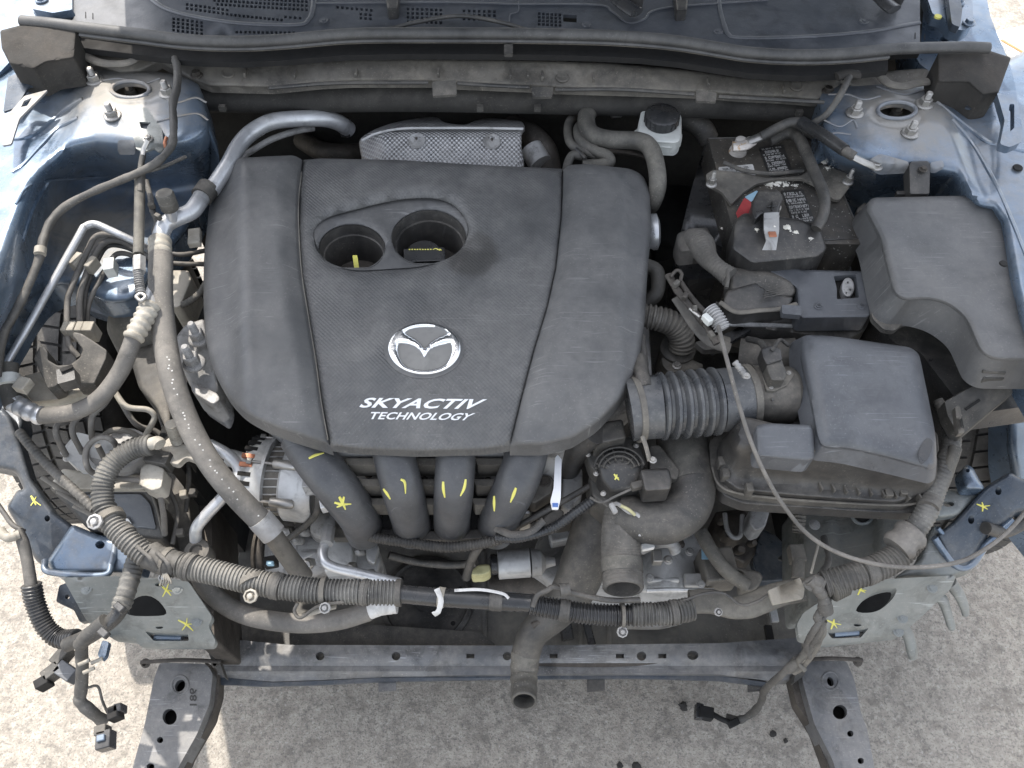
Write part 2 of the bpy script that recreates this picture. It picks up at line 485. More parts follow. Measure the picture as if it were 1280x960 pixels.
    if tex == 'tape':
        w = N.new('ShaderNodeTexWave'); w.inputs['Scale'].default_value = 40; w.inputs['Distortion'].default_value = 3; w.wave_profile = 'SAW'; L.new(co, w.inputs['Vector']); h = w.outputs['Fac']
    if tex == 'braid':
        mp = N.new('ShaderNodeMapping'); L.new(co, mp.inputs[0]); mp.inputs['Scale'].default_value = (500, 500, 500)
        ck = N.new('ShaderNodeTexChecker'); L.new(mp.outputs[0], ck.inputs[0]); ck.inputs['Scale'].default_value = 1; h = ck.outputs['Fac']
    bp = N.new('ShaderNodeBump'); bp.inputs['Strength'].default_value = bump; bp.inputs['Distance'].default_value = .0012 if (weave or tex) else .0006
    L.new(h, bp.inputs['Height'])
    b2 = N.new('ShaderNodeBump'); b2.inputs['Strength'].default_value = .25; b2.inputs['Distance'].default_value = .002
    L.new(noi(45, 4), b2.inputs['Height']); L.new(bp.outputs[0], b2.inputs['Normal']); L.new(b2.outputs[0], b.inputs['Normal'])
    MAT[key] = m; return m
DUST = (.25, .225, .19)
mat('ground', (.325, .293, .25), (.44, .402, .345), .9, nscale=60, bump=.8, bscale=220)
mat('cover_side', (.076, .077, .078), (.104, .103, .101), .45, grime=.2, scuff=.5, dust=.34, dcol=(.26, .25, .235), dscale=7, bump=.35, bscale=1600)
mat('cover_mid', (.070, .071, .072), (.096, .095, .093), .45, grime=.25, scuff=.35, dust=.40, dcol=(.25, .24, .225), dscale=9, bump=.32, weave=165,
    stain=(P(590, 316, .858), .050, (.035, .032, .028)))
mat('plastic', (.020, .020, .021), (.034, .034, .034), .34, scuff=.3, dust=.42, dcol=DUST, bump=.3, bscale=900)
mat('plastic_clean', (.024, .025, .027), (.036, .037, .039), .26, dust=.14, dcol=DUST, bump=.2, bscale=900)
mat('runner', (.050, .052, .056), (.066, .068, .072), .36, grime=.3, scuff=.4, dust=.30, dcol=(.2, .19, .18), bump=.2)
mat('glossy_rubber', (.040, .043, .048), (.060, .063, .068), .2, grime=.2, dust=.5, dcol=(.24, .235, .22), dscale=16, bump=.15, rvar=.08)
mat('plastic_blue', (.066, .070, .078), (.088, .093, .101), .36, scuff=.5, grime=.3, dust=.36, dcol=(.2, .2, .2), bump=.25, bscale=900)
mat('plastic_dusty', (.034, .033, .031), (.058, .056, .051), .6, dust=.75, dcol=DUST, bump=.3, bscale=700)
mat('foam', (.028, .026, .023), (.04, .037, .033), .9, dust=.4, dcol=(.12, .10, .08), bump=.5)
mat('cowl', (.040, .045, .054), (.055, .060, .070), .40, dust=.3, dcol=(.18, .18, .18), bump=.2)
mat('seal', (.045, .045, .045), (.07, .069, .067), .5, dust=.5, dcol=(.16, .155, .145), bump=.3)
mat('rail_grime', (.12, .13, .125), (.17, .178, .17), .5, .1, grime=.8, scuff=.4, dust=.95, dcol=(.24, .225, .19), bump=.3)
mat('rubber', (.026, .026, .026), (.044, .043, .041), .5, dust=.55, dcol=DUST, bump=.3, bscale=800)
mat('rubber_dusty', (.046, .044, .040), (.085, .081, .073), .65, dust=.7, dcol=(.26, .24, .20), bump=.4, bscale=600)
mat('hose_grey', (.09, .086, .08), (.14, .132, .12), .7, dust=.6, dcol=(.34, .31, .27), bump=.4, bscale=500)
mat('braid', (.075, .071, .064), (.11, .104, .095), .75, dust=.6, dcol=DUST, bump=.6, tex='braid')
mat('tape', (.038, .037, .035), (.07, .067, .062), .6, dust=.6, dcol=(.26, .24, .21), bump=.7, tex='tape')
mat('conduit', (.05, .049, .046), (.10, .097, .09), .5, dust=.8, dcol=(.29, .275, .245), dscale=14, bump=.2)
mat('blue', (.095, .15, .225), (.14, .20, .28), .22, .5, grime=.35, dust=.5, patch=[(P(160, 110, .93), .05, .15), (P(1122, 140, .93), .04, .12), (P(120, 300, .76), .05, .12)], dcol=(.30, .275, .235), dscale=6, bump=.08, coat=.6, bscale=300)
mat('blue_dusty', (.20, .22, .25), (.27, .275, .28), .42, .25, dust=.95, dcol=(.31, .27, .215), dscale=7, bump=.2, coat=.15)
mat('frame_dark', (.035, .048, .066), (.055, .07, .09), .28, .3, dust=.35, dcol=(.3, .28, .25), bump=.15)
mat('frame_green', (.15, .168, .168), (.20, .215, .21), .34, .3, grime=.5, scuff=.5, dust=.6, dcol=(.33, .32, .29), bump=.12)
mat('arm_grey', (.085, .088, .093), (.15, .152, .155), .38, .3, grime=.7, scuff=.7, dust=.6, dcol=(.34, .32, .29), bump=.2)
mat('steel_dusty', (.08, .075, .068), (.15, .14, .122), .6, .2, grime=.6, dust=.85, dcol=(.25, .225, .185), bump=.3)
mat('alu', (.50, .50, .49), (.64, .64, .63), .4, .4, grime=.5, dust=.25, dcol=(.3, .28, .25), bump=.5, bscale=350)
mat('alu_pipe', (.52, .53, .55), (.66, .67, .68), .33, .65, dust=.35, dcol=(.42, .40, .36), bump=.1)
mat('cast', (.30, .296, .29), (.46, .455, .445), .48, .15, grime=.8, dust=.5, dcol=(.24, .22, .19), bump=.9, bscale=260)
mat('iron', (.045, .041, .037), (.085, .077, .068), .6, .5, dust=.6, dcol=(.2, .17, .14), bump=.8, bscale=300)
mat('zinc', (.36, .35, .33), (.50, .48, .45), .38, .9, dust=.25, dcol=(.35, .32, .28), bump=.1)
mat('shield', (.28, .28, .285), (.46, .455, .45), .4, .75, nscale=30, grime=.9, dust=.5, dcol=(.24, .21, .18), bump=1.0, tex='dimple', weave=125)
mat('chrome', (.86, .87, .88), (.92, .92, .93), .22, 1.0, bump=0, rvar=.03, grime=0.0)
mat('badge_back', (.19, .185, .175), (.22, .215, .2), .5, bump=.1, grime=0.25)
mat('white_print', (.72, .72, .72), (.8, .8, .8), .5, bump=.0, grime=0)
mat('white_plastic', (.62, .64, .60), (.72, .73, .69), .35, dust=.25, dcol=(.4, .36, .3), bump=.05, grime=0.25)
mat('cream_plastic', (.30, .275, .23), (.46, .43, .37), .55, dust=.7, dcol=(.26, .23, .18))
mat('yellow', (.62, .57, .10), (.74, .69, .18), .7, bump=.0, grime=0.0)
mat('yellow_green', (.50, .47, .24), (.58, .55, .3), .5, dust=.3)
mat('red_label', (.38, .045, .05), (.45, .06, .06), .5)
mat('blue_label', (.06, .15, .45), (.1, .2, .5), .5)
mat('sky_label', (.30, .48, .60), (.36, .55, .66), .4)
mat('label_black', (.018, .018, .018), (.025, .025, .025), .35, dust=.1)
mat('label_white', (.58, .57, .55), (.7, .69, .66), .5, dust=.3)
mat('corrosion', (.72, .68, .58), (.8, .78, .72), .9, bump=1.0, bscale=200)
mat('battery_black', (.022, .021, .020), (.035, .033, .03), .5, dust=.5, dcol=(.20, .17, .13), bump=.3, spots=((.35, .34, .31), .66, 260))
mat('terminal', (.50, .46, .42), (.66, .62, .56), .55, .4, bump=.8, bscale=200, spots=((.45, .30, .17), .6, 60))
mat('copper', (.42, .17, .10), (.5, .24, .14), .5, .6)
mat('void', (.007, .007, .007), (.012, .011, .010), .85, dust=.1, dcol=(.08, .07, .06))  # near-black standing in for shade in gaps and holes; also black plugs
mat('undertray', (.075, .073, .069), (.12, .115, .105), .55, dust=.95, dcol=(.24, .22, .185), dscale=5)
mat('tyre', (.035, .034, .033), (.055, .053, .05), .8, dust=.7, dcol=(.20, .185, .165), bump=.3)
mat('insulation', (.022, .021, .019), (.036, .034, .031), .9, dust=.45, dcol=(.12, .11, .095), bump=.6, bscale=200)
mat('gravel', (.25, .23, .2), (.45, .42, .38), .9)
mat('wood', (.35, .22, .10), (.45, .30, .16), .8)
mat('paper', (.78, .77, .74), (.85, .84, .82), .8, grime=0.25)
mat('tree_dirt', (.03, .028, .025), (.05, .045, .04), .9)
gm = MAT['ground']; nt = gm.node_tree                                    # worn concrete: aggregate specks over broad patches
def _ground():
    N = nt.nodes; L = nt.links; b = N['Principled BSDF']; tc = [n for n in N if n.type == 'TEX_COORD'][0].outputs['Object']
    base = b.inputs['Base Color'].links[0].from_socket
    def noi(s, d=4, rg=.6):
        n = N.new('ShaderNodeTexNoise'); n.inputs['Scale'].default_value = s; n.inputs['Detail'].default_value = d; n.inputs['Roughness'].default_value = rg; L.new(tc, n.inputs['Vector']); return n.outputs['Fac']
    def rp(f, a, c, va, vb):
        r = N.new('ShaderNodeMapRange'); r.inputs['From Min'].default_value = a; r.inputs['From Max'].default_value = c; r.inputs['To Min'].default_value = va; r.inputs['To Max'].default_value = vb; L.new(f, r.inputs['Value']); return r.outputs['Result']
    def mx(f, a, c, mode='MIX'):
        x = N.new('ShaderNodeMix'); x.data_type = 'RGBA'; x.blend_type = mode; L.new(f, x.inputs[0]); L.new(a, x.inputs[6]); x.inputs[7].default_value = (*c, 1); return x.outputs[2]
    c = mx(rp(noi(3.2, 5), .45, .7, 0, .3), base, (.36, .31, .25))
    c = mx(rp(noi(75, 5, .72), .52, .62, 0, .62), c, (.17, .158, .14))
    c = mx(rp(noi(210, 3, .7), .54, .62, 0, .7), c, (.15, .14, .126))
    c = mx(rp(noi(110, 3, .6), .60, .67, 0, .6), c, (.50, .47, .42))
    c = mx(rp(noi(9, 6, .7), .60, .72, 0, .35), c, (.18, .165, .15))
    L.new(c, b.inputs['Base Color'])
    bp = N.new('ShaderNodeBump'); bp.inputs['Strength'].default_value = .9; bp.inputs['Distance'].default_value = .004
    L.new(noi(170, 4, .7), bp.inputs['Height']); L.new(bp.outputs[0], b.inputs['Normal'])
_ground()
# ================================================================ SETTING
m = M(); box(m, Vector((0, 0, -.25)), 160, 160, .5); ground = m.build('ground', MAT['ground'], structure=True)
def lump(name, u, v, r, mt, label, cat, seed, squash=.5, group=None):
    m = M(); blob(m, u, v, r*.3*S(u, v, 0), r, seed, squash, 2, .7); o = m.build(name, MAT[mt]); tag(o, label, cat, group); return o
lump('pebble', 1223, 14, 5, 'gravel', 'small grey stone on the sunlit concrete above the right fender', 'stone', 1)
lump('dirt_lump', 854, 883, 5, 'tree_dirt', 'dark lump of dirt on the concrete just left of the dangling connector', 'dirt', 4)
lump('dirt_lump', 966, 917, 4, 'tree_dirt', 'dark dirt crumb on the concrete left of the right lower arm', 'dirt', 6)
lump('dirt_lump', 775, 957, 4, 'tree_dirt', 'dirt crumb at the bottom edge, left of another one', 'dirt', 8)
lump('dirt_lump', 796, 958, 5, 'tree_dirt', 'dirt crumb at the bottom edge, right of another one', 'dirt', 9)
lump('dirt_lump', 982, 926, 3, 'tree_dirt', 'smallest dirt crumb on the concrete beside the right lower arm', 'dirt', 12)
m = M(); sheet(m, [(1240, 40), (1300, 28), (1340, 70), (1300, 90), (1262, 68)], .012, thick=.01); o = m.build('paper_sheet', MAT['paper']); tag(o, 'white paper sheet lying on the ground at the right edge', 'paper')
m = M(); tube(m, [(1252, 50, .03), (1300, 78, .03)], 2.2, 8, straight=True, flat=.6); o = m.build('wooden_stick', MAT['wood']); tag(o, 'thin brown wooden stick on the ground at the right edge', 'stick')

# ================================================================ CAR BODY
body = thing('car_body', 'pale blue metallic car front body with strut towers and bare front frame', 'car body', Vector((0, 1.0, 0)))
def tower(cx, cy, rx, ry, sgn, hi=.925, lo=.765):
    sh = [(275, 150), (235, 172), (190, 180), (120, 172), (84, 180), (58, 202), (36, 232), (18, 275), (-10, 350), (-60, 430)] if sgn < 0 else \
         [(1005, 165), (1050, 186), (1100, 202), (1160, 204), (1196, 212), (1222, 250), (1238, 300), (1262, 350), (1300, 430), (1360, 520)]
    pocket = sh+([(-60, 560), (330, 560), (330, 150)] if sgn < 0 else [(1360, 560), (960, 560), (960, 165)])
    pk = np.array(pocket, float)
    def f(u, v):
        e = u if sgn < 0 else 1280-u
        rho = math.hypot((u-cx)/rx, (v-cy)/ry)
        ins = inside(np.array([(u, v)], float), pocket)[0]; d = segdist(u, v, sh)*(1 if ins else -1)
        z = hi-(hi-lo)*sm(-6, 74, d)*(1-.25*sm(200, 330, v))
        z += .012*(1-sm(.35, 1.35, rho))-.004
        # pressed steps on the slope between tower and fender
        out = 1-sm(-14, 6, d)
        z -= .010*sm(8, 26, 128-e-max(0, v-90)*.35)*(1-sm(60, 100, 128-e))*out
        z -= .012*sm(214, 226, v+abs(e-120)*.06)*sm(22, 60, e)*sm(0, 1, d/20)
        ring = math.hypot((u-cx)/26, (v-(cy-8))/12)
        z -= .004*(1-sm(1.0, 1.35, ring))
        return z
    return f
def segdist(u, v, line):
    best = 1e9
    for a, b in zip(line, line[1:]):
        ab = (b[0]-a[0], b[1]-a[1]); q = ab[0]**2+ab[1]**2; t = min(1, max(0, ((u-a[0])*ab[0]+(v-a[1])*ab[1])/q))
        best = min(best, math.hypot(u-a[0]-ab[0]*t, v-a[1]-ab[1]*t))
    return best
zl = tower(168, 118, 84, 46, -1); zr = tower(1122, 150, 86, 46, 1)
# left inner fender
m = M(); sheet(m, smoothpoly([(-60, 60), (60, 66), (150, 84), (236, 96), (256, 130), (263, 185), (258, 235), (232, 290), (196, 332), (172, 372), (130, 378), (90, 356), (50, 366), (26, 392), (4, 430), (-60, 520)], 3), zl,
          holes=[ell(163, 112, 22, 9)], step=5.5, thick=.05, hole_thick=.008, rnd=13)
fl = m.build('inner_fender', MAT['blue'], body, merge=True, ang=60, label='left pale blue inner fender with dusty strut tower')
m = M(); sheet(m, smoothpoly([(1030, 104), (1120, 100), (1215, 96), (1340, 80), (1360, 520), (1290, 470), (1262, 330), (1240, 262), (1150, 262), (1075, 262), (1045, 235), (1030, 195), (1026, 150)], 3), zr,
          holes=[ell(1121, 138, 22, 9)], step=5.5, thick=.05, hole_thick=.008, rnd=13)
fr = m.build('inner_fender', MAT['blue'], body, merge=True, ang=60, label='right pale blue inner fender beside the fuse box')
for (cx, cy, zf, pts, par) in ((163, 112, zl, [(119, 92), (141, 136), (210, 108)], fl), (1121, 138, zr, [(1068, 133), (1137, 158), (1155, 122)], fr)):
    m = M(); c = P(cx, cy+1, .902); s = S(cx, cy, .9)
    lathe(m, c-Vector((0, 0, .01)), (0, 0, 1), [(28*s, -.03), (28*s, 0), (8*s, .002), (7*s, .012), (5*s, .013)], 20); m.build('strut_mount', MAT['rubber_dusty'], par)
    m = M(); lathe(m, c+Vector((0, 0, .0)), (0, 0, 1), [(5*s, 0), (5*s, .016), (3*s, .019)], 6); m.build('strut_nut', MAT['zinc'], par)
    m = M(); a = ell(cx, cy, 24, 10.5, 32)
    tube(m, [(p[0], p[1], zf(p[0], p[1])+.001) for p in a+[a[0]]], 2.6, 8, 1, straight=True); m.build('hole_rim', MAT['blue_dusty'], par)
    for p in pts: bolt(par, p[0], p[1]+9, zf(p[0], p[1]+9)+.0005, 11, MAT['zinc'], 'nut', name='strut_bolt', hscale=1.0)
    # dusty cap plate on the tower
# dust covered crown of each tower is the same paint, a thin reinforcement plate lies on it
for zf, par, lines in ((zl, fl, ([(100, 92), (124, 100), (150, 98), (178, 104), (200, 98)], [(205, 122), (222, 128), (244, 122), (258, 128)], [(196, 152), (220, 146), (246, 142), (260, 150)])),
                      (zr, fr, ([(1035, 118), (1060, 118), (1080, 124), (1100, 120)], [(1096, 108), (1130, 118), (1160, 112), (1200, 116)], [(1030, 150), (1050, 158), (1066, 150), (1072, 160)], [(1030, 172), (1044, 166), (1064, 168)]))):
    for pts in lines:
        m = M(); tube(m, [(u, v, zf(u, v)+.0004) for u, v in pts], 1.5, 6, flat=.6); m.build('sheet_edge', MAT['blue_dusty'], par)
# raised pressing and square plug on the left pocket
m = M(); tube(m, [(20, 255, zl(20, 255)), (34, 234, zl(34, 234)+.002), (60, 226, zl(60, 226)+.002), (120, 222, zl(120, 222)+.002), (170, 214, zl(170, 214)+.003), (228, 196, zl(228, 196))], 1.6, 8); m.build('seam', MAT['blue'], fl)
for pts in ([(104, 124), (84, 136), (62, 154), (36, 172), (4, 176)], [(98, 148), (74, 160), (52, 182), (30, 206), (16, 216)], [(60, 226), (52, 240), (40, 262), (28, 300)]):
    m = M(); tube(m, [(u, v, zl(u, v)-.001) for u, v in pts], 3, 8); m.build('pressed_ridge', MAT['blue'], fl)
for pts in ([(1190, 150), (1215, 180), (1240, 222), (1262, 270), (1282, 320)], [(1170, 128), (1210, 160), (1240, 180), (1280, 190)]):
    m = M(); tube(m, [(u, v, zr(u, v)-.001) for u, v in pts], 3, 8); m.build('pressed_ridge', MAT['blue'], fr)
m = M(); sheet(m, rounded([(147, 175), (168, 175), (168, 191), (147, 191)], 4), lambda u, v: zl(u, v)+.003, thick=.004, step=5); m.build('plug', MAT['blue_dusty'], fl, merge=True)
# wheel arch crescent plate seen under the pipes
m = M(); sheet(m, smoothpoly([(58, 306), (80, 292), (120, 290), (162, 300), (182, 330), (176, 372), (150, 395), (112, 388), (84, 372), (62, 380), (50, 350)], 3), lambda u, v: .70+.0009*(360-v), step=10, thick=.02); m.build('arch_plate', MAT['frame_dark'], body, merge=True, label='dark blue wheel arch plate under the pipes')
# fender ledges with their slots and small tabs
for k, (pl, z) in enumerate((([(-40, 300), (20, 262), (30, 300), (22, 360), (0, 420), (-40, 460)], .84),)):
    m = M(); sheet(m, rounded(pl, 6), z, holes=[rounded([(6, 300), (16, 296), (20, 318), (8, 324)], 3), rounded([(0, 345), (6, 342), (8, 360), (0, 364)], 2)], thick=.02, step=8); m.build('ledge', MAT['frame_dark'], body)
m = M(); sheet(m, rounded([(1262, 360), (1300, 330), (1320, 700), (1272, 640), (1258, 560), (1260, 470)], 12), lambda u, v: .86-.0012*(v-360), rnd=14, step=10, thick=.06); m.build('ledge', MAT['blue'], body, merge=True, ang=60)
for pts in ([(10, 96), (44, 84), (66, 104), (36, 108), (20, 134), (4, 140)], [(1228, 118), (1246, 112), (1256, 122), (1212, 136), (1206, 134)]):
    m = M(); zf = zl if pts[0][0] < 640 else zr
    sheet(m, rounded(pts, 2), lambda u, v: zf(u, v)+.02, thick=.003, step=8); m.build('tab', MAT['frame_dark'], body)
m = M(); sheet(m, rounded([(1246, 116), (1270, 114), (1278, 160), (1276, 178), (1262, 184), (1250, 180), (1256, 150)], 3), lambda u, v: .965, holes=[rounded([(1262, 130), (1268, 130), (1268, 160), (1258, 168)], 2)], thick=.012, step=8); m.build('fender_bracket', MAT['blue'], body, bevel=.001)
m = M(); sheet(m, rounded([(4, 150), (30, 120), (60, 112), (24, 148), (14, 180), (2, 182)], 3), lambda u, v: .95, holes=[rounded([(30, 126), (40, 122), (34, 132), (26, 134)], 1)], thick=.003, step=8); m.build('fender_bracket', MAT['blue_dusty'], body)
for p in ((1254, 330, 5), (1272, 210, 6)):
    m = M(); s = S(p[0], p[1], .9); lathe(m, P(p[0], p[1], zr(p[0], p[1])+.002), (0, 0, 1), [(p[2]*s, 0), (p[2]*s*.9, .002)], 14); m.build('plug', MAT['void'], body)

# earth-strap bracket on the left tower
br = thing('earth_bracket', 'small grey bracket with a keyhole bolted on the left strut tower', 'bracket', (184, 170, .90))
zb = lambda u, v: max(zl(u, v)+.006, zl(u, 150)-.012)
m = M(); sheet(m, rounded([(160, 140), (172, 134), (184, 135), (197, 154), (203, 162), (204, 187), (198, 190), (192, 185), (180, 190), (170, 186), (166, 170)], 2), zb, holes=[rounded([(174, 152), (189, 153), (184, 158), (184, 162), (176, 160)], 1.5)], step=5, thick=.003)
m.build('plate', MAT['frame_green'], br, merge=True)
bolt(br, 185, 174, zb(185, 174)+.001, 6.5, MAT['zinc'], 'bolt')

# firewall, cowl channel
m = M(); box(m, Vector((0, 1.30, .49)), 1.42, .03, .82); m.build('firewall', MAT['insulation'], body, label='dark firewall behind the engine')
chan_top = [(70, 66), (98, 60), (170, 66), (220, 72), (300, 74), (390, 74), (450, 72), (640, 74), (760, 78), (850, 86), (930, 96), (1000, 100), (1060, 96), (1120, 88), (1200, 82)]
chan_bot = [(1212, 112), (1180, 108), (1150, 106), (1110, 112), (1080, 114), (1050, 104), (1040, 118), (1022, 126), (980, 122), (930, 120), (880, 116), (760, 112), (690, 110), (660, 108), (560, 104), (540, 102), (440, 102), (400, 104), (340, 110), (262, 108), (236, 98), (200, 78), (175, 90), (150, 92), (125, 84), (60, 86), (44, 84)]
zch = lambda u, v: .945-.0006*max(0, v-66)+.003*math.sin(u*.02)
m = M(); sheet(m, chan_top+chan_bot, zch, step=9, rnd=5, drop=.7, thick=.012); chan = m.build('cowl_channel', MAT['steel_dusty'], body, merge=True, ang=50)
for u, v in ((445, 84), (548, 84), (638, 86), (660, 86), (678, 88), (742, 90), (885, 96), (980, 104), (306, 84), (368, 86)):
    m = M(); boxp(m, u, v+4, zch(u, v)+.006, 3, 14, .008); m.build('rib', MAT['steel_dusty'], chan, bevel=.001)
for u, v in ((57, 79), (286, 92), (703, 97), (995, 108), (1195, 108)):
    c = P(u, v, zch(u, v)-.001); s = S(u, v, .94); m = M(); lathe(m, c, (0, -.2, 1), [(9*s, 0), (9*s, .002), (7*s, .003), (7*s, .0015)], 20); m.build('plug', MAT['steel_dusty'], chan)
for u, v in ((246, 94), (1035, 114)): bolt(chan, u, v, zch(u, v), 8, MAT['iron'], 'bolt')
for a in ([(540, 102), (570, 100), (571, 118), (541, 120)], [(664, 108), (692, 109), (690, 121), (666, 121)], [(870, 112), (896, 116), (895, 127), (870, 126)]):
    m = M(); sheet(m, rounded(a, 2), lambda u, v: .935-.0005*(v-105), thick=.004, step=6); m.build('clip_tab', MAT['plastic_dusty'], chan)
m = M()
for a in ([(336, 110), (420, 104), (535, 103)], [(572, 104), (620, 107), (662, 109)], [(694, 112), (780, 112), (868, 118)], [(898, 121), (960, 124), (1030, 128)]): tube(m, [(u, v, .938) for u, v in a], 2.4, 8)
m.build('channel_lip', MAT['plastic'], chan)
# dust-covered wavy pressing at both ends of the channel
for pts in ([(100, 66), (124, 78), (150, 80), (166, 76), (178, 64)], [(1098, 92), (1110, 104), (1128, 108), (1146, 104), (1160, 102)]):
    m = M(); tube(m, [(u, v, .952) for u, v in pts], 6, 10, flat=.6); m.build('pressing', MAT['steel_dusty'], chan)
m = M(); tube(m, [(258, 122, .87), (330, 124, .87), (500, 122, .87), (640, 124, .87), (800, 128, .87), (930, 132, .87), (1030, 138, .87)], 17, 16, flat=1.0); m.build('insulated_beam', MAT['insulation'], body)
for u in (277, 600, 672, 1000):
    m = M(); boxp(m, u, 132+(u > 900)*6, .885, 8, 6, .01); m.build('clip_tab', MAT['plastic_dusty'], body)

# cowl grille -----------------------------------------------------
sealp = [(27, 26), (60, 29), (101, 34), (168, 42), (235, 50), (302, 52), (360, 49), (430, 43), (500, 41.5), (640, 42), (740, 44), (800, 47), (850, 52), (900, 60), (940, 66), (1000, 69), (1060, 67), (1110, 62), (1150, 60), (1200, 59), (1236, 60)]
cg = thing('cowl_grille', 'grey plastic cowl panel with rows of small square drain holes', 'cowl panel', (640, 30, .97))
top = [(1150, -45), (92, -45), (92, 5), (90, 30)]
zc = lambda u, v: .985-.004*(u-640)**2/640**2+.00008*(40-v)
holes = []
def row(u0, v0, u1, v1, n, s=3.4):
    for k in range(n):
        t = k/max(1, n-1); u = lerp(u0, u1, t); v = lerp(v0, v1, t); holes.append([(u-s/2, v-s/2), (u+s/2, v-s/2), (u+s/2, v+s/2), (u-s/2, v+s/2)])
for k in range(3): row(264+k*4, -4.6+k*5, 383, 2+k*5.1, 24-k, 3.3)
row(234, 5.5, 284, 12.5, 10); row(234, 10.5, 284, 17.5, 10); row(289, 18.5, 352, 25, 13); row(357, 21, 375, 22.6, 4)
for k in range(4): row(217, 23.5+k*4.7, 252, 28+k*4.7, 7)
row(296, 40, 367, 41, 14)
row(422, 9, 464, 12.8, 8)
for k in range(2): row(451, 17.5+k*5, 463, 18.5+k*5, 3)
for k in range(4): row(510, 11+k*5.3, 551, 12.5+k*5.3, 8)
for k in range(3): row(580, 13.5+k*5, 618, 14.5+k*5, 7)
for k in range(4): row(674, 17+k*4.4, 700, 18.5+k*4.4, 6)
holes.append(rounded([(704, 18), (721, 19), (721, 28), (704, 27)], 1))
m = M(); sheet(m, top+[(p[0], p[1]-1) for p in sealp[3:-2]], zc, holes=holes, step=26, thick=.01, hole_thick=.006)
m.build('panel', MAT['cowl'], cg, merge=True)
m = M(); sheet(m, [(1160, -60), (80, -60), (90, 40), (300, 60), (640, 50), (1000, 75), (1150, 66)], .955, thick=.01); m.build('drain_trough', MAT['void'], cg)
for pts, r in (([(186, -4), (206, 10), (240, 20), (300, 29), (370, 31), (386, 24), (391, 10), (393, -8)], 3.2), ([(905, 30), (910, 42), (925, 47), (1000, 46), (1080, 40), (1150, 28)], 3), ([(905, 30), (900, 10), (898, -10)], 2.5), ([(395, 4), (560, 3), (640, 5), (745, 6), (765, 14), (785, 28), (805, 24), (830, 10), (960, 0)], 1.6), ([(648, 0), (648, 14), (638, 18), (637, 30)], .8)):
    m = M(); tube(m, [(u, v, zc(u, v)+.0006) for u, v in pts], r, 10, flat=.45); m.build('raised_rib', MAT['plastic_blue'], cg)
for u, v in ((405, 26), (898, 40), (733, 31), (1080, 27)):
    c = P(u, v, zc(u, v)); s = S(u, v, .98); m = M(); lathe(m, c, (0, 0, 1), [(6*s, 0), (5.6*s, .002), (3*s, .0015), (2.8*s, .003)], 18); m.build('push_pin', MAT['plastic_blue'], cg)
for u, v in ((490, 2), (852, 4)):
    m = M(); sheet(m, rounded([(u-9, v-20), (u+9, v-20), (u+7, v+9), (u-6, v+10)], 3), zc(u, v)+.02, thick=.022, step=6, rnd=3); m.build('washer_nozzle', MAT['plastic'], cg, merge=True)
m = M(); tube(m, [(470, 41, .992), (520, 28, 1.0), (575, 20, 1.004), (630, 29, 1.0), (668, 41, .992)], 2.6, 10); m.build('washer_tube', MAT['rubber'], cg)
# cast-in numerals on both ends
for u, v in ((107, 18), (116, 19.5), (1144, 44), (1156, 46)):
    m = M(); tube(m, [(u, v-3, zc(u, v)+.0004), (u, v+4, zc(u, v)+.0004)], .5, 5, straight=True); m.build('moulded_mark', MAT['void'], cg)
# wiper pivots
for pts, lab in (([(760, -22), (772, -6), (788, 8), (800, 16)], 'black wiper arm pivot left of centre on the cowl'), ([(1085, -22), (1102, -6), (1114, 6), (1122, 12)], 'black wiper arm pivot at the right end of the cowl')):
    w = thing('wiper_arm', lab, 'wiper', (pts[-1][0], pts[-1][1], .98), 'wiper pivots on the cowl')
    m = M(); tube(m, [(p[0]-4, p[1], 1.012) for p in pts], 11, 12, flat=.45); m.build('arm', MAT['plastic_clean'], w, bevel=0)
    m = M(); lathe(m, P(pts[-1][0]-8, pts[-1][1]-4, .99), (0, -.2, 1), [(.014, 0), (.014, .03), (.012, .034)], 20); m.build('pivot_cap', MAT['plastic'], w)
# rubber seal
se = thing('hood_seal', 'long black rubber weatherstrip curving along the cowl edge', 'rubber seal', (640, 44, .97))
m = M(); tube(m, [(u, v, .998) for u, v in sealp], 7.6, 14, 6, flat=.85); m.build('bulb', MAT['seal'], se)
m = M(); tube(m, [(u, v+8, .990) for u, v in sealp[2:-3]], 5, 8, 6, flat=.5); m.build('lip', MAT['seal'], se)
m = M(); tube(m, [(u, v+11.5, .984) for u, v in sealp[2:-3]], 1.2, 6, 6); m.build('bead', MAT['steel_dusty'], se)
m = M(); sheet(m, [(u, v+10) for u, v in sealp[2:-3]]+[(u, v+26) for u, v in reversed(sealp[2:-3])], lambda u, v: .965, step=12, thick=.01); m.build('gap_shadow', MAT['void'], se)  # dark strip painted in for the shadow gap below the seal
m = M(); sheet(m, rounded([(630, 54), (641, 54), (641, 67), (630, 67)], 2), .985, thick=.006, step=5); m.build('clip', MAT['rubber'], se)
# foam end blocks
for pts, lab in (([(0, 38), (27, 31), (92, 35), (96, 40), (93, 73), (58, 78), (42, 87), (12, 80), (2, 60)], 'brown dusty foam block at the left end of the hood seal'),
                 ([(1172, 66), (1236, 63), (1264, 72), (1248, 116), (1228, 119), (1210, 103), (1172, 103)], 'brown dusty foam block at the right end of the hood seal')):
    m = M(); sheet(m, rounded(pts, 3), lambda u, v: .995-.0004*(v-40), rnd=3, step=8, thick=.05); o = m.build('foam_block', MAT['foam'], merge=True); tag(o, lab, 'foam block')
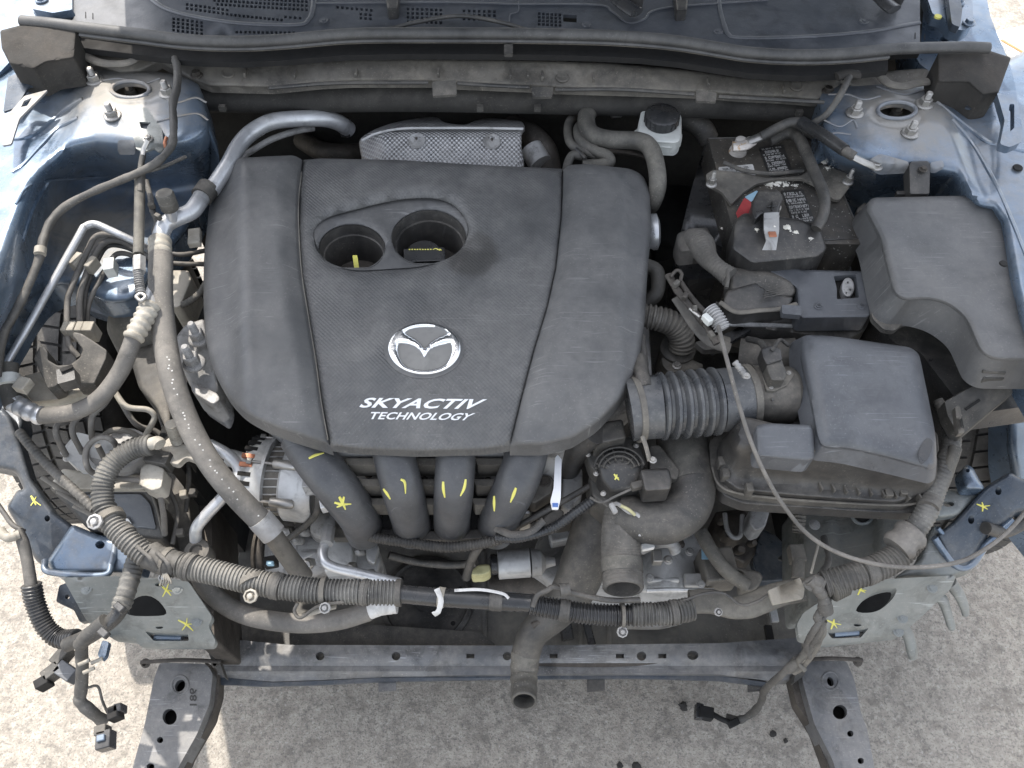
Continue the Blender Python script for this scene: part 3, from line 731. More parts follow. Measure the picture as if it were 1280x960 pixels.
# open hood standing above the frame: shades the bay
hood = thing('hood', 'opened pale blue hood standing up behind the bay above the frame', 'hood', Vector((0, 1.5, 1.02)))
def hoodsheet(name, off, th, inset, mt):
    m = M(); ang = R(HOOD_ANG); L = HOOD_L; W = HOOD_W; vs = []; nx, ny = 12, 8
    up = Vector((0, -math.cos(ang), math.sin(ang))); nr = Vector((0, math.sin(ang), math.cos(ang)))
    for s in (0, 1):
        for j in range(ny+1):
            for i in range(nx+1):
                x = (i/nx*2-1)*(W/2-inset)*(1-.10*(j/ny)**2); t = inset+(L-2*inset)*j/ny
                t -= .10*(abs(i/nx*2-1)**2.5)*(j/ny)
                vs.append(Vector((HOOD_X+x, 1.50, 1.04))+up*t+nr*(off-s*th+.03*(1-(i/nx*2-1)**2)))
    q = (nx+1)*(ny+1); fs = []
    for s in (0, 1):
        for j in range(ny):
            for i in range(nx):
                a = s*q+j*(nx+1)+i; f = (a, a+1, a+nx+2, a+nx+1); fs.append(f if s else f[::-1])
    bd = [i for i in range(nx+1)]+[j*(nx+1)+nx for j in range(1, ny+1)]+[ny*(nx+1)+i for i in range(nx-1, -1, -1)]+[j*(nx+1) for j in range(ny-1, 0, -1)]
    for a, b in zip(bd, bd[1:]+bd[:1]): fs.append((a, b, b+q, a+q))
    m.add(vs, fs); return m.build(name, MAT[mt], hood)
HOOD_ANG = 62; HOOD_L = 1.02; HOOD_W = 1.46; HOOD_X = 0.0
hoodsheet('outer_skin', .012, .006, 0, 'blue'); hoodsheet('inner_panel', 0, .02, .05, 'frame_dark')

# hood hinges
for sgn, (u, v) in ((-1, (60, 8)), (1, (1185, 8))):
    h = None
    if sgn > 0:
        pl = [(1150, -30), (1214, -40), (1216, 10), (1217, 30), (1206, 38), (1190, 36), (1178, 20), (1166, 18)]
        ar = [(1182, -30), (1196, -30), (1203, 12), (1200, 34), (1190, 30)]
        bl = [(1198, 3), (1211, 29)]
    else:
        pl = [(28, -30), (90, -30), (90, 18), (60, 24), (40, 14)]; ar = [(40, 6), (70, 10), (90, 8), (90, 12), (66, 16), (40, 11)]; bl = [(52, 0)]
    m = M(); sheet(m, rounded(pl, 4), .99, thick=.02, step=8); h = m.build('hinge', MAT['blue'], hood, bevel=.001, label=('left' if sgn < 0 else 'right')+' hood hinge bolted to the fender top')
    m = M(); sheet(m, rounded(ar, 3), 1.005, thick=.012, step=8); m.build('hinge_arm', MAT['frame_dark'] if sgn > 0 else MAT['blue'], h, bevel=.001)
    for b in bl: bolt(h, b[0], b[1], .992, 8, MAT['blue'], 'bolt')
    if sgn > 0:
        m = M(); lathe(m, P(1172, 22, .99), (0, 0, 1), [(.006, 0), (.006, .003)], 14); m.build('yellow_dab', MAT['yellow'], h)
# fender tops beside the cowl
m = M(); sheet(m, smoothpoly([(-80, -60), (100, -60), (100, 40), (30, 62), (0, 90), (-40, 120), (-90, 120)], 3), lambda u, v: .955-.0003*max(0, v), step=14, rnd=0, thick=.05); m.build('fender_top', MAT['blue'], body, merge=True)
m = M(); sheet(m, smoothpoly([(1140, -60), (1215, -60), (1238, 20), (1262, 80), (1275, 130), (1300, 200), (1250, 140), (1180, 100), (1140, 60)], 3), lambda u, v: .955-.0003*max(0, v), holes=[ell(1181, 48, 6, 4.5)], step=12, thick=.06); m.build('fender_top', MAT['blue'], body, merge=True)

m = M(); box(m, Vector((0, 1.47, .52)), 1.5, .28, .84); m.build('sun_blocker', MAT['void'], body)  # added unseen box, stops sun leaking in behind the firewall
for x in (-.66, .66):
    m = M(); box(m, Vector((x*.83, .95, .38)), .02, .72, .56); m.build('gap_dark_panel', MAT['void'], body)  # added black panels, darken gaps where sunlit ground would show
    m = M(); box(m, Vector((x, 1.0, .1)), .22, .75, .01); m.build('splash_shield', MAT['undertray'], body)
# lower structure --------------------------------------------------
m = M(); sheet(m, [(240, 300), (1090, 300), (1090, 850), (240, 850)], .16, thick=.004); 
ut = thing('undertray', 'black plastic undertray with a round access cover below the engine', 'undertray', Vector((0, .8, .15)))
m = M(); box(m, Vector((0, .86, .235)), 1.10, .98, .008); m.build('tray', MAT['undertray'], ut, bevel=.002)
c = P(534, 752, .240); s = S(534, 752, .240)
m = M(); lathe(m, c, (0, 0, 1), [(58*s, 0), (58*s, .008), (52*s, .013), (50*s, .006), (16*s, .006), (14*s, .010), (0, .010)], 40); ac = m.build('access_cover', MAT['plastic'], ut)
for a in (20, 80, 140, 200, 260, 320):
    m = M(); lathe(m, c+Vector((math.cos(R(a))*44*s, math.sin(R(a))*44*s, .0065)), (0, 0, 1), [(3*s, 0), (2.6*s, .001)], 12); m.build('screw_hole', MAT['void'], ac)
for u in (604, 724, 760, 960, 1000):
    m = M(); tube(m, [(u, 690, .243), (u+2, 808, .243)], 3, 6, straight=True, flat=.4); m.build('tray_rib', MAT['undertray'], ut)
m = M(); tube(m, [(455, 808, .247), (470, 800, .247), (604, 806, .247)], 1.2, 6); m.build('tray_edge', MAT['plastic_blue'], ut)
m = M(); tube(m, [(695, 715, .262), (710, 800, .262)], 8, 8, straight=True, flat=.6); tube(m, [(722, 735, .262), (740, 806, .262)], 5, 8, straight=True, flat=.6); m.build('tray_channel', MAT['plastic_clean'], ut)
for k, (u, v) in enumerate(((968, 768), (962, 790))):
    m = M(); boxp(m, u, v, .262, 9, 18, .01); m.build('tray_clip', MAT['alu'] if k == 0 else MAT['void'], ut, bevel=.001)

cr = thing('lower_crossmember', 'grey steel lower crossmember with punched holes across the front', 'crossmember', (640, 830, .28))
hl = [ell(400, 820, 5.5, 5.5, 14), ell(495, 820, 5.5, 5.5, 14), ell(634, 820, 5.5, 5.5, 14), ell(802, 820, 6, 6, 14), ell(866, 819, 7, 6, 14)]+[[(u-5, 817), (u+5, 817), (u+5, 823), (u-5, 823)] for u in (588, 692, 775, 828)]
zx = lambda u, v: .315-.010*sm(822, 832, v)-.012*sm(842, 848, v)
m = M(); sheet(m, rounded([(270, 800), (300, 800), (360, 806), (640, 807), (900, 804), (1000, 797), (1008, 850), (960, 851), (900, 843), (800, 842), (640, 843), (480, 846), (400, 850), (340, 852), (272, 846)], 3), zx, holes=hl, step=7, thick=.03); cb = m.build('beam', MAT['arm_grey'], cr, merge=True)
m = M(); sheet(m, rounded([(272, 846), (340, 853), (400, 851), (480, 847), (800, 843), (900, 845), (960, 853), (958, 858), (900, 851), (800, 848), (640, 849), (480, 852), (400, 856), (330, 858), (276, 856)], 1), .292, step=8, thick=.006); m.build('flange', MAT['frame_dark'], cr)
for u, mt_ in ((484, 'arm_grey'), (745, 'plastic'), (946, 'plastic')):
    m = M(); sheet(m, [(u-11, 848), (u+11, 848), (u+11, 863), (u-11, 865)], .285, thick=.004); m.build('tab', MAT[mt_], cr)
m = M(); sheet(m, smoothpoly([(648, 826), (690, 824), (740, 828), (780, 822), (830, 826), (800, 832), (740, 834), (670, 832)], 4), .3085, thick=.0005); m.build('rust_stain', MAT['iron'], cr)
# floor channel behind the beam
m = M(); sheet(m, rounded([(275, 760), (300, 770), (600, 790), (620, 806), (300, 806), (262, 800)], 3), .27, step=10, thick=.02); m.build('rear_flange', MAT['rubber'], cr)

def arm(side, top, sidep, hls, lab):
    a = thing('energy_absorber', lab, 'energy absorber', (top[0][0], top[0][1], .25), 'lower energy absorbers')
    m = M(); sheet(m, rounded(top, 5), .325, holes=hls, rnd=0, step=8, thick=.045, hole_thick=.012); m.build('top_plate', MAT['arm_grey'], a, bevel=.0025)
    m = M(); sheet(m, rounded(sidep, 3), .302, step=8, thick=.03); m.build('side_flange', MAT['iron'], a, bevel=.0015)
    m = M(); sheet(m, rounded([(lerp(p[0], sum(q[0] for q in top)/len(top), .08), p[1]) for p in top], 5), .287, step=30, thick=.004); m.build('bottom_plate', MAT['void'], a)
    for h in hls[:1]:
        cx = sum(p[0] for p in h)/len(h); cy = sum(p[1] for p in h)/len(h); m = M(); e = ell(cx, cy-1, 10.5, 11.5, 22)
        tube(m, [(p[0], p[1], .3255) for p in e+[e[0]]], 1.4, 6, 1, straight=True, flat=.5); m.build('hole_rim', MAT['arm_grey'], a)
    return a
al = arm(-1, [(200, 828), (258, 830), (266, 842), (262, 880), (246, 918), (219, 966), (160, 985), (167, 955), (181, 905), (192, 850)],
    [(256, 826), (274, 838), (273, 868), (264, 900), (236, 948), (222, 985), (210, 985), (246, 915), (262, 878)], [ell(225, 857, 6, 8, 16, .5), ell(212, 896, 9, 10, 18), ell(200, 925, 4, 4, 12), ell(188, 958, 5, 4, 12)], 'left grey lower frame arm with holes, numbered 981')
ar_ = arm(1, [(1006, 826), (1058, 826), (1068, 850), (1076, 890), (1084, 912), (1098, 985), (1052, 985), (1040, 948), (1018, 905), (1006, 862), (1002, 845)],
    [(988, 846), (1004, 838), (1012, 880), (1024, 916), (1046, 960), (1054, 985), (1044, 985), (1018, 915), (996, 880)], [ell(1038, 852, 4, 6, 16, -.3), ell(1050, 890, 9, 9, 18), ell(1063, 917, 4, 4, 12), ell(1076, 951, 4, 4, 12)], 'right grey lower frame arm with holes')
m = M(); lettering(m, '981', quadmap([(246, 860), (246, 882), (237, 882), (237, 860)], .3255), bold=.02); m.build('number', MAT['label_black'], al)
for a, u0, u1, v in ((al, 176, 276, 826), (ar_, 996, 1078, 824)):
    m = M(); tube(m, [(u0, v+2, .34), ((u0+u1)/2, v-1, .345), (u1, v+1, .34)], 2.5, 8, flat=.8); m.build('pivot_rod', MAT['iron'], a)
    for u in (u0+6, u1-6): bolt(a, u, v+3, .335, 6, MAT['iron'], 'bolt', (0, -.5, 1))
    m = M(); sheet(m, rounded([(u1-16, v-10), (u1-6, v-10), (u1+6, v+22), (u1-4, v+14)] if a is al else [(u0+2, v-8), (u0+14, v-8), (u0+10, v+20), (u0-4, v+30)], 3), .338, thick=.02, step=6); m.build('hinge_bracket', MAT['plastic_dusty'], a)

# frame rails + bumper mounting plates
def plate(side, outer, hole, extra, lab):
    t = thing('bumper_mount_plate', lab, 'mounting plate', (outer[0][0], outer[0][1], .5), 'bumper mounting plates')
    zf = lambda u, v: .60-.0014*(v-720)
    m = M(); sheet(m, rounded(outer, 5), zf, holes=[hole]+extra, step=9, thick=.012, hole_thick=.02); m.build('plate', MAT['frame_green'], t, bevel=.0012, merge=True)
    m = M(); cxm = sum(p[0] for p in outer)/len(outer); cym = sum(p[1] for p in outer)/len(outer)
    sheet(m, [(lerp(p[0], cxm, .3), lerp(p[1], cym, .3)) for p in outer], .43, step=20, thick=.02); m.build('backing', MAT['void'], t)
    return t, zf
pl_, zpl = plate(-1, [(78, 722), (143, 720), (234, 725), (266, 772), (260, 782), (270, 802), (266, 809), (177, 809), (170, 802), (143, 800), (108, 776)], smoothpoly([(166, 741), (182, 740), (199, 752), (208, 767), (190, 770), (160, 768), (155, 752)], 3),
    [rounded([(181, 789), (235, 792), (236, 801), (192, 801)], 2), ell(199, 730, 6, 3, 12), ell(199, 784, 5, 2, 10)], 'left grey green bumper mounting plate behind the branching harness')
pr_, zpr = plate(1, [(1004, 766), (1040, 742), (1083, 725), (1196, 719), (1188, 737), (1140, 782), (1122, 797), (1032, 807), (999, 800), (996, 780)], smoothpoly([(1070, 763), (1082, 748), (1100, 738), (1120, 735), (1116, 748), (1100, 762), (1084, 766)], 3),
    [rounded([(1034, 790), (1086, 785), (1076, 797), (1040, 798)], 2), ell(1083, 729, 6, 3, 12), ell(1072, 781, 5, 2, 10)], 'right grey green bumper mounting plate with hanging hooks')
m = M(); tube(m, [(194, 797, .478), (228, 798, .478)], 5, 10, straight=True); m.build('tow_tube', MAT['blue'], pl_)
m = M(); tube(m, [(1042, 792, .488), (1072, 790, .488)], 5, 10, straight=True); m.build('tow_tube', MAT['blue'], pr_)
for t, zf, pts in ((pl_, zpl, ((108, 736), (222, 736), (246, 776))), (pr_, zpr, ((1165, 734), (1128, 772), (1123, 789)))):
    for u, v in pts: bolt(t, u, v, zf(u, v)+.0005, 7, MAT['frame_green'], 'screw', (0, -.3, 1), hscale=.5)
def xmark(par, u, v, z, s=6, rot=0, rad=0):
    c, d = math.cos(rot), math.sin(rot)
    rg_ = random.Random(int(u*7+v)); j = lambda: rg_.uniform(-.28, .28)
    for a, b, w in (((-1+j(), -.7+j()), (1+j(), .8+j()), 1.2), ((-.2+j(), 1.1+j()), (.3+j(), -1+j()), .8+j()), ((-.1, .1), (1.3+j()*2, .1+j()), .6)):
        paint_line(par, [(u+s*(a[0]*c-a[1]*d), v+s*(a[0]*d+a[1]*c), .8), (u+s*.1, v, 1.2*w), (u+s*(b[0]*c-b[1]*d), v+s*(b[0]*d+b[1]*c), .5)], z, 1.1, rad=rad)
xmark(pl_, 207, 737, zpl, 8, .3); xmark(pl_, 232, 780, zpl, 9); xmark(pr_, 1075, 737, zpr, 6); xmark(pr_, 1041, 779, zpr, 6)
for pts in ([(1168, 742, 9), (1178, 750, 8), (1184, 766, 6.5), (1189, 782, 6), (1191, 786, 4)], [(1188, 728, 9), (1198, 742, 8), (1205, 758, 6.5), (1207, 768, 5)], [(1128, 782, 9), (1136, 796, 8), (1140, 814, 7.5), (1141, 822, 6)]):
    m = M(); tube(m, [(p[0], p[1], .545-.0012*(p[1]-740), p[2]) for p in pts], 4, 12, flat=.8); m.build('hook', MAT['frame_green'], pr_)
m = M(); sheet(m, rounded([(74, 732), (84, 728), (110, 776), (100, 778), (92, 762), (70, 752)], 3), lambda u, v: .56-.001*(v-730), holes=[ell(84, 746, 3, 3, 10)], step=6, thick=.01); m.build('side_bracket', MAT['frame_dark'], pl_)
# rails behind the plates (part of the welded body)
def pxbox(m, pts, z0, z1): return sheet(m, pts, z1, thick=z1-z0, step=20)
m = M(); pxbox(m, rounded([(205, 430), (262, 430), (262, 560), (268, 800), (238, 800), (214, 600)], 6), .30, .46); m.build('frame_rail', MAT['iron'], body, label='dark left frame rail beside the hoses', bevel=.004)
m = M(); sheet(m, rounded([(1002, 618), (1110, 622), (1128, 640), (1130, 700), (1080, 745), (1010, 760), (1004, 700)], 8), lambda u, v: .50+.0006*(u-1000)-.012*sm(1040, 1050, u)+.02*sm(1092, 1100, u), step=7, thick=.12, rnd=6); rr = m.build('frame_rail', MAT['rail_grime'], body, label='grey green right frame rail below the air box', merge=True)
m = M(); e = ell(1078, 644, 13, 11, 24); tube(m, [(p[0], p[1], .552) for p in e+[e[0]]], 2, 8, 1, straight=True); m.build('ring', MAT['frame_green'], rr)
m = M(); lathe(m, P(1078, 645, .549), (0, 0, 1), [(.012, 0), (.012, .002)], 20); m.build('hole', MAT['void'], rr)
bolt(rr, 1080, 642, .553, 6, MAT['blue'], 'screw', hscale=2); bolt(rr, 1018, 656, .53, 7, MAT['cast'], 'screw')

# radiator support corners
def corner(lab, polys, marks, blts, mats, sgn):
    t = thing('radiator_support', lab, 'support bracket', (polys[0][0][0][0], polys[0][0][0][1], .6), 'radiator support corners')
    for k, (pl, z, th, nm, hs) in enumerate(polys):
        m = M(); sheet(m, rounded(pl, 6), z, holes=hs, rnd=8, step=6, thick=th); m.build(nm, MAT[mats[k]], t, merge=True, ang=55)
    for b in blts: bolt(t, b[0], b[1], b[2], b[3], MAT['frame_dark'], 'screw')
    for x in marks: xmark(t, *x)
    return t
zA = lambda u, v: .67-.0006*(v-520)
corner('left dark blue radiator support corner with yellow mark', [
    ([(-40, 505), (2, 508), (14, 520), (28, 560), (40, 600), (68, 640), (92, 657), (84, 700), (64, 716), (44, 700), (30, 672), (8, 634), (22, 612), (30, 612), (20, 590), (-10, 584), (-40, 580)], zA, .02, 'arm', [ell(59, 648, 3.5, 4, 12)]),
    ([(58, 702), (90, 655), (120, 667), (170, 680), (180, 700), (176, 716), (66, 718)], lambda u, v: .60-.0003*(v-655), .03, 'rail_end', [ell(125, 681, 6, 5, 14)]),
    ([(-40, 430), (0, 440), (20, 480), (30, 530), (20, 560), (-6, 520), (-40, 520)], .64, .03, 'inner_panel', [])], [(42, 626, zA, 6, .4)], [], ['frame_dark', 'blue', 'frame_dark'], -1)
m = M(); tube(m, [(56, 700, .59), (62, 715, .59), (128, 719, .59), (139, 705, .59), (145, 676, .59)], 4, 10); m.build('rail_rim', MAT['blue'], body)
zB = lambda u, v: .66-.0008*(v-600)
corner('right dark radiator support corner with yellow mark beside the tyre', [
    ([(1170, 668), (1192, 652), (1232, 608), (1262, 590), (1280, 600), (1320, 590), (1320, 650), (1272, 640), (1262, 652), (1240, 664), (1216, 700), (1210, 712), (1190, 712), (1180, 690)], zB, .025, 'arm', [ell(1214, 650, 4, 5, 12), ell(1248, 614, 4, 5, 12)]),
    ([(1166, 655), (1182, 664), (1196, 700), (1216, 700), (1218, 712), (1190, 722), (1150, 722), (1118, 722), (1150, 700)], lambda u, v: .60-.0005*(v-650), .02, 'rail_end', []),
    ([(1168, 610), (1200, 614), (1232, 612), (1196, 645), (1172, 648), (1164, 640)], .63, .01, 'gusset', [ell(1186, 630, 7, 3.5, 14)]),
    ([(1208, 580), (1216, 584), (1222, 596), (1232, 612), (1206, 612), (1200, 590)], .66, .02, 'lug', [ell(1210, 588, 2.5, 2.5, 10)])], [(1228, 633, zB, 6, -.2)], [], ['frame_dark', 'frame_green', 'frame_green', 'blue'], 1)
m = M(); tube(m, [(1232, 660, .62), (1258, 664, .6), (1300, 640, .6)], 8, 12); o = m.build('bumper_hose', MAT['rubber'], merge=False); tag(o, 'short black rubber hose at the right edge beside the marked support', 'hose')

rs_ = [o for o in COL.objects if o.name.startswith('radiator_support')][-1]
for pts, r in (([(1168, 672), (1180, 690), (1196, 708), (1214, 706), (1232, 682), (1250, 664), (1266, 650)], 4.5), ([(1172, 660), (1190, 680), (1206, 700)], 3)):
    m = M(); tube(m, [(u, v, zB(u, v)-.004) for u, v in pts], r, 10); m.build('folded_edge', MAT['blue'], rs_)
# tyres --------------------------------------------------------------
def tyre(cx, cy, lab, u0, steer=0):
    t = thing('tyre', lab, 'tyre', Vector((cx, cy, 0)), 'front tyres'); Rr = .325; w = .205
    m = M(); prof = [(.20, -w/2+.01), (.25, -w/2), (.295, -w/2+.004), (.312, -w/2+.018), (.318, -w/2+.035), (.318, w/2-.035), (.312, w/2-.018), (.295, w/2-.004), (.25, w/2), (.20, w/2-.01)]
    ax = Vector((math.cos(steer), math.sin(steer), 0)); c = Vector((cx, cy, Rr))
    lathe(m, c, ax, prof, 64); m.build('carcass', MAT['tyre'], t)
    m = M(); n = 66; fw = ax.cross(Vector((0, 0, 1)))
    for j, (x0, x1, sk, off) in enumerate(((-.094, -.058, .25, 0), (-.050, -.010, .45, .5), (-.002, .034, -.45, 0), (.042, .066, 0, .3), (.072, .096, -.25, .6))):
        for k in range(n):
            a0 = 2*math.pi*(k+off)/n; a1 = a0+2*math.pi/n*.84; vs = []
            for rr_ in (.314, .3255 if abs(x0) < .07 else .322):
                for (x, aa) in ((x0, a0), (x1, a0+sk*.05), (x1, a1+sk*.05), (x0, a1)):
                    vs.append(c+ax*x+(fw*math.cos(aa)+Vector((0, 0, 1))*math.sin(aa))*rr_)
            m.add(vs, [(4, 5, 6, 7), (0, 4, 7, 3), (1, 2, 6, 5), (0, 1, 5, 4), (3, 7, 6, 2)])
    m.build('tread_block', MAT['tyre'], t, stuff=True)
    m = M(); lathe(m, c, ax, [(.0, -.05), (.05, -.05), (.06, -.03), (.19, -.07), (.202, -.08), (.202, .08), (.19, .07)], 40); m.build('rim', MAT['cast'], t)
tyre(-.85, .97, 'dusty black tyre seen through the left wheel arch under the pipes', 0, R(3))
tyre(.87, .90, 'dusty black tyre behind the air box on the right side', 0, R(-3))
# ================================================================ ENGINE
def D(u, v):  # plain conversions used for cover height
    return .872-.00012*(v-200)-.0000018*max(0, v-430)**2*1.0
def part_sheet(parent, name, pl, z, mt, r=4, rnd=0, step=8, thick=.01, holes=(), **k):
    m = M(); sheet(m, rounded(pl, r), z, holes=holes, rnd=rnd, step=step, thick=thick, hole_thick=k.pop('hole_thick', None), drop=k.pop('drop', 1.0), taper=k.pop('taper', 0))
    return m.build(name, MAT[mt], parent, merge=True, **k)
def part_tube(parent, name, pts, r, mt, **k):
    bk = {q: k.pop(q) for q in ('label', 'bevel', 'ang') if q in k}
    if k.get('open_end'):
        p_, r_ = world_path(pts, r, 8); d_ = p_[-1]-p_[-2]; d_ /= np.linalg.norm(d_); q_ = M(); lathe(q_, Vector(p_[-1]-d_*r_[-1]*.9), Vector(d_), [(r_[-1]*.80, 0), (0, .0001)], 24); q_.build('bore_shade', MAT['void'], parent)  # black disc in the mouth stands in for the hose's inner shade
    m = M(); tube(m, pts, r, **k); return m.build(name, MAT[mt], parent, **bk)
def part_lathe(parent, name, c, axis, prof, mt, n=24, **k):
    m = M(); lathe(m, c, axis, prof, n); return m.build(name, MAT[mt], parent, **k)
def part_box(parent, name, u, v, z, w, d, h, mt, rot=0, tilt=(0, 0), bevel=.0015, **k):
    m = M(); boxp(m, u, v, z, w, d, h, rot, tilt); return m.build(name, MAT[mt], parent, bevel=bevel, **k)

# --- engine block and dark stuff beneath the cover
eb = thing('engine_block', 'dark grey cast engine block below the plastic engine cover', 'engine', Vector((-.05, .85, .3)))
m = M(); box(m, Vector((-.06, .93, .55)), .56, .42, .40); m.build('block', MAT['iron'], eb, bevel=.01)
part_sheet(eb, 'head', [(285, 235), (800, 235), (815, 470), (700, 560), (390, 560), (290, 480)], .755, 'cast', rnd=8, step=30, thick=.10)
m = M(); box(m, Vector((-.36, .93, .50)), .05, .36, .42); m.build('timing_cover', MAT['cast'], eb, bevel=.008)
part_sheet(eb, 'rear_gap_shade', [(260, 175), (700, 175), (780, 260), (700, 300), (260, 300)], .62, 'void', step=40, thick=.05)  # near-black sheet standing in for the shade behind the engine

ec = thing('engine_cover', 'large dark grey plastic engine cover with chrome badge and white lettering', 'engine cover', (531, 380, .80))
seamL = [(378, 200), (375, 235), (374, 285), (377, 340), (386, 395), (395, 450), (403, 505), (413, 558)]
seamR = [(704, 212), (702, 270), (695, 335), (684, 385), (667, 440), (652, 497), (637, 558)]
def segd(u, v, line):
    best = 1e9
    for a, b in zip(line, line[1:]):
        ab = (b[0]-a[0], b[1]-a[1]); q = ab[0]**2+ab[1]**2; t = min(1, max(0, ((u-a[0])*ab[0]+(v-a[1])*ab[1])/q))
        best = min(best, math.hypot(u-a[0]-ab[0]*t, v-a[1]-ab[1]*t))
    return best
def zmid(u, v): return D(u, v)-.003-.004*((u-535)/160)**2-.00006*max(0, 225-v)**1.5*.3
def zleft(u, v):
    d = segd(u, v, seamL); cr_ = 306+.016*max(0, v-200)+(.0009*max(0, v-330)**1.5)
    return D(u, v)+.011-.013*(1-sm(0, 26, d))-.016*sm(2, 26, cr_-u)-.024*sm(0, 70, cr_-u)+.0015*math.exp(-((u-cr_)/5)**2)
def zright(u, v):
    d = segd(u, v, seamR); cr_ = 776-.0005*max(0, v-300)**1.6
    return D(u, v)+.009-.011*(1-sm(0, 22, d))-.010*sm(0, 14, u-cr_)-.02*sm(0, 60, u-cr_)-.002*math.exp(-((u-745)/26)**2)
rec = smoothpoly([(392, 297), (396, 281), (412, 270), (440, 262), (480, 252), (515, 247), (548, 248), (570, 258), (583, 276), (585, 292), (576, 312), (556, 325), (525, 333), (490, 336), (450, 338), (425, 334), (403, 322)], 4)
m = M(); sheet(m, [(379, 200), (400, 198), (500, 200), (600, 206), (703, 211)]+seamR[1:]+[(600, 563), (520, 565), (450, 562)]+seamL[:0:-1], zmid, holes=[rec], rnd=6, drop=.9, step=8, thick=.014, hole_thick=.002, hrnd=5)
m.build('centre_panel', MAT['cover_mid'], ec, merge=True, ang=50)
m = M(); sheet(m, rounded([(276, 204), (300, 197), (368, 194)]+seamL+[(396, 552), (360, 541), (326, 528), (300, 513), (281, 492), (266, 462), (257, 425), (254, 380), (255, 320), (261, 262), (268, 222)], [4, 6, 8]+[1]*len(seamL)+[5]+[12]*10, 4), zleft, rnd=9, step=8, thick=.026, drop=.9)
m.build('left_panel', MAT['cover_side'], ec, merge=True, ang=50)
m = M(); sheet(m, rounded(seamR+[(680, 558), (716, 549), (746, 530), (770, 505), (789, 480), (799, 450), (806, 400), (810, 330), (815, 288), (812, 240), (805, 220), (790, 211), (735, 205), (712, 206)], [1]*len(seamR)+[8]*14, 4), zright, rnd=9, step=8, thick=.026, drop=.9)
m.build('right_panel', MAT['cover_side'], ec, merge=True, ang=50)
zrec = lambda u, v: zmid(u, v)-.012*(1-sm(250, 330, v))-.002
wl = ell(440, 309, 41, 29, 36); wr = ell(536, 297, 47, 35, 36)
def clipy(pl): return pl
wl = [(u, min(v, 334.5)) for u, v in wl]; wr = [(u, v) for u, v in wr]
m = M(); sheet(m, [(lerp(490, u, .992), lerp(292, v, .992)) for u, v in rec], zrec, holes=[wl, [(lerp(536, u, .99), min(v, 329)) for u, v in wr]], step=6, thick=.001, hole_thick=.001, hrnd=3); recess = m.build('oil_recess', MAT['cover_side'], ec, merge=True, ang=50)
def well(pl, c0, dz, label):
    m = M(); N = len(pl); loops = []
    for k, (dep, sc_) in enumerate(((.002, 1.0), (.020, .95), (.0205, .90), (.042, .86), (.075, .84))):
        loops.append([P(lerp(c0[0], p[0], sc_), lerp(c0[1], p[1], sc_), zrec(*p))-Vector((0, 0, dep)) for p in pl])
    vs = [q for L in loops for q in L]; fs = []
    for k in range(len(loops)-1):
        for i in range(N): fs.append((k*N+i, (k+1)*N+i, (k+1)*N+(i+1) % N, k*N+(i+1) % N))
    m.add(vs, fs)
    q = M(); b_ = loops[-1]; q.add([p-Vector((0, 0, -.001)) for p in b_], [tuple(range(N))]); q.build('well_floor', MAT['iron'], ec)
    return m.build('well', MAT['plastic'], recess, ang=30, label=label)
well(wl, (440, 309), 0, 'left well over the dipstick'); well([(lerp(536, u, .99), min(v, 329)) for u, v in wr], (536, 297), 0, 'right well over the oil cap')
# badge
zb_ = lambda u, v: zmid(u, v)
bd = thing('badge', 'chrome oval winged badge on the engine cover above the white lettering', 'badge', (531, 435, zb_(531, 435)))
part_sheet(bd, 'back_plate', ell(531, 436, 44, 31, 40), lambda u, v: zb_(u, v)+.002, 'badge_back', r=0, thick=.004, step=6)
part_sheet(bd, 'surround', ell(530, 437, 50, 36, 40), lambda u, v: zb_(u, v)+.001, 'cover_side', r=0, thick=.003, step=6)
conv = lambda L: [(400+a/4.923, 370+b/4.923) for a, b in L]
uh = smoothpoly(conv([(508, 224), (545, 202), (600, 190), (660, 187), (725, 192), (780, 212), (798, 226)]), 1)+conv([(740, 250), (695, 278), (668, 300), (642, 328), (620, 300), (590, 270), (550, 246)])
lh = conv([(476, 286), (530, 290), (580, 308), (612, 335), (642, 377), (672, 336), (705, 312), (755, 296), (812, 284), (818, 330), (806, 380), (780, 420), (735, 445), (690, 457), (640, 461), (585, 455), (535, 440), (500, 412), (480, 370), (472, 325)])
shr = lambda L, k: [(lerp(sum(p[0] for p in L)/len(L), p[0], k), lerp(sum(p[1] for p in L)/len(L), p[1], k)) for p in L]
uh = shr(uh, .93); lh = shr(lh, .955)
def zring(u, v): return zb_(u, v)+.0065
m = M(); sheet(m, ell(530.5, 435.5, 46, 33.2, 56), zring, holes=[uh, lh], rnd=3.4, step=3, thick=.005, hole_thick=.005, hrnd=2.6); m.build('chrome_ring', MAT['chrome'], bd, merge=True, ang=70)
qa = [(450, 512), (602, 514), (606, 498), (454, 496)]
zt = lambda u, v: zmid(u, v)
def skew(q): return q
for s_, q, b_ in (('SKYACTIV', [(448.5, 509.5), (598, 511.5), (609, 499), (455, 497)], .028), ('TECHNOLOGY', [(461.5, 524), (587, 525.5), (594.5, 516.5), (464, 514.8)], .022)):
    m = M(); lettering(m, s_, quadmap(q, zt, .0007), bold=b_, shear=.15, spacing=1.04); m.build('lettering', MAT['white_print'], ec)
part_tube(ec, 'seam_edge', [(u, v, zleft(u, v)+.0005) for u, v in [(376+1, 215), (373.5, 250), (373.5, 285), (377, 340), (385.5, 395), (394.5, 450), (402, 505), (410, 550)]], .7, 'steel_dusty')
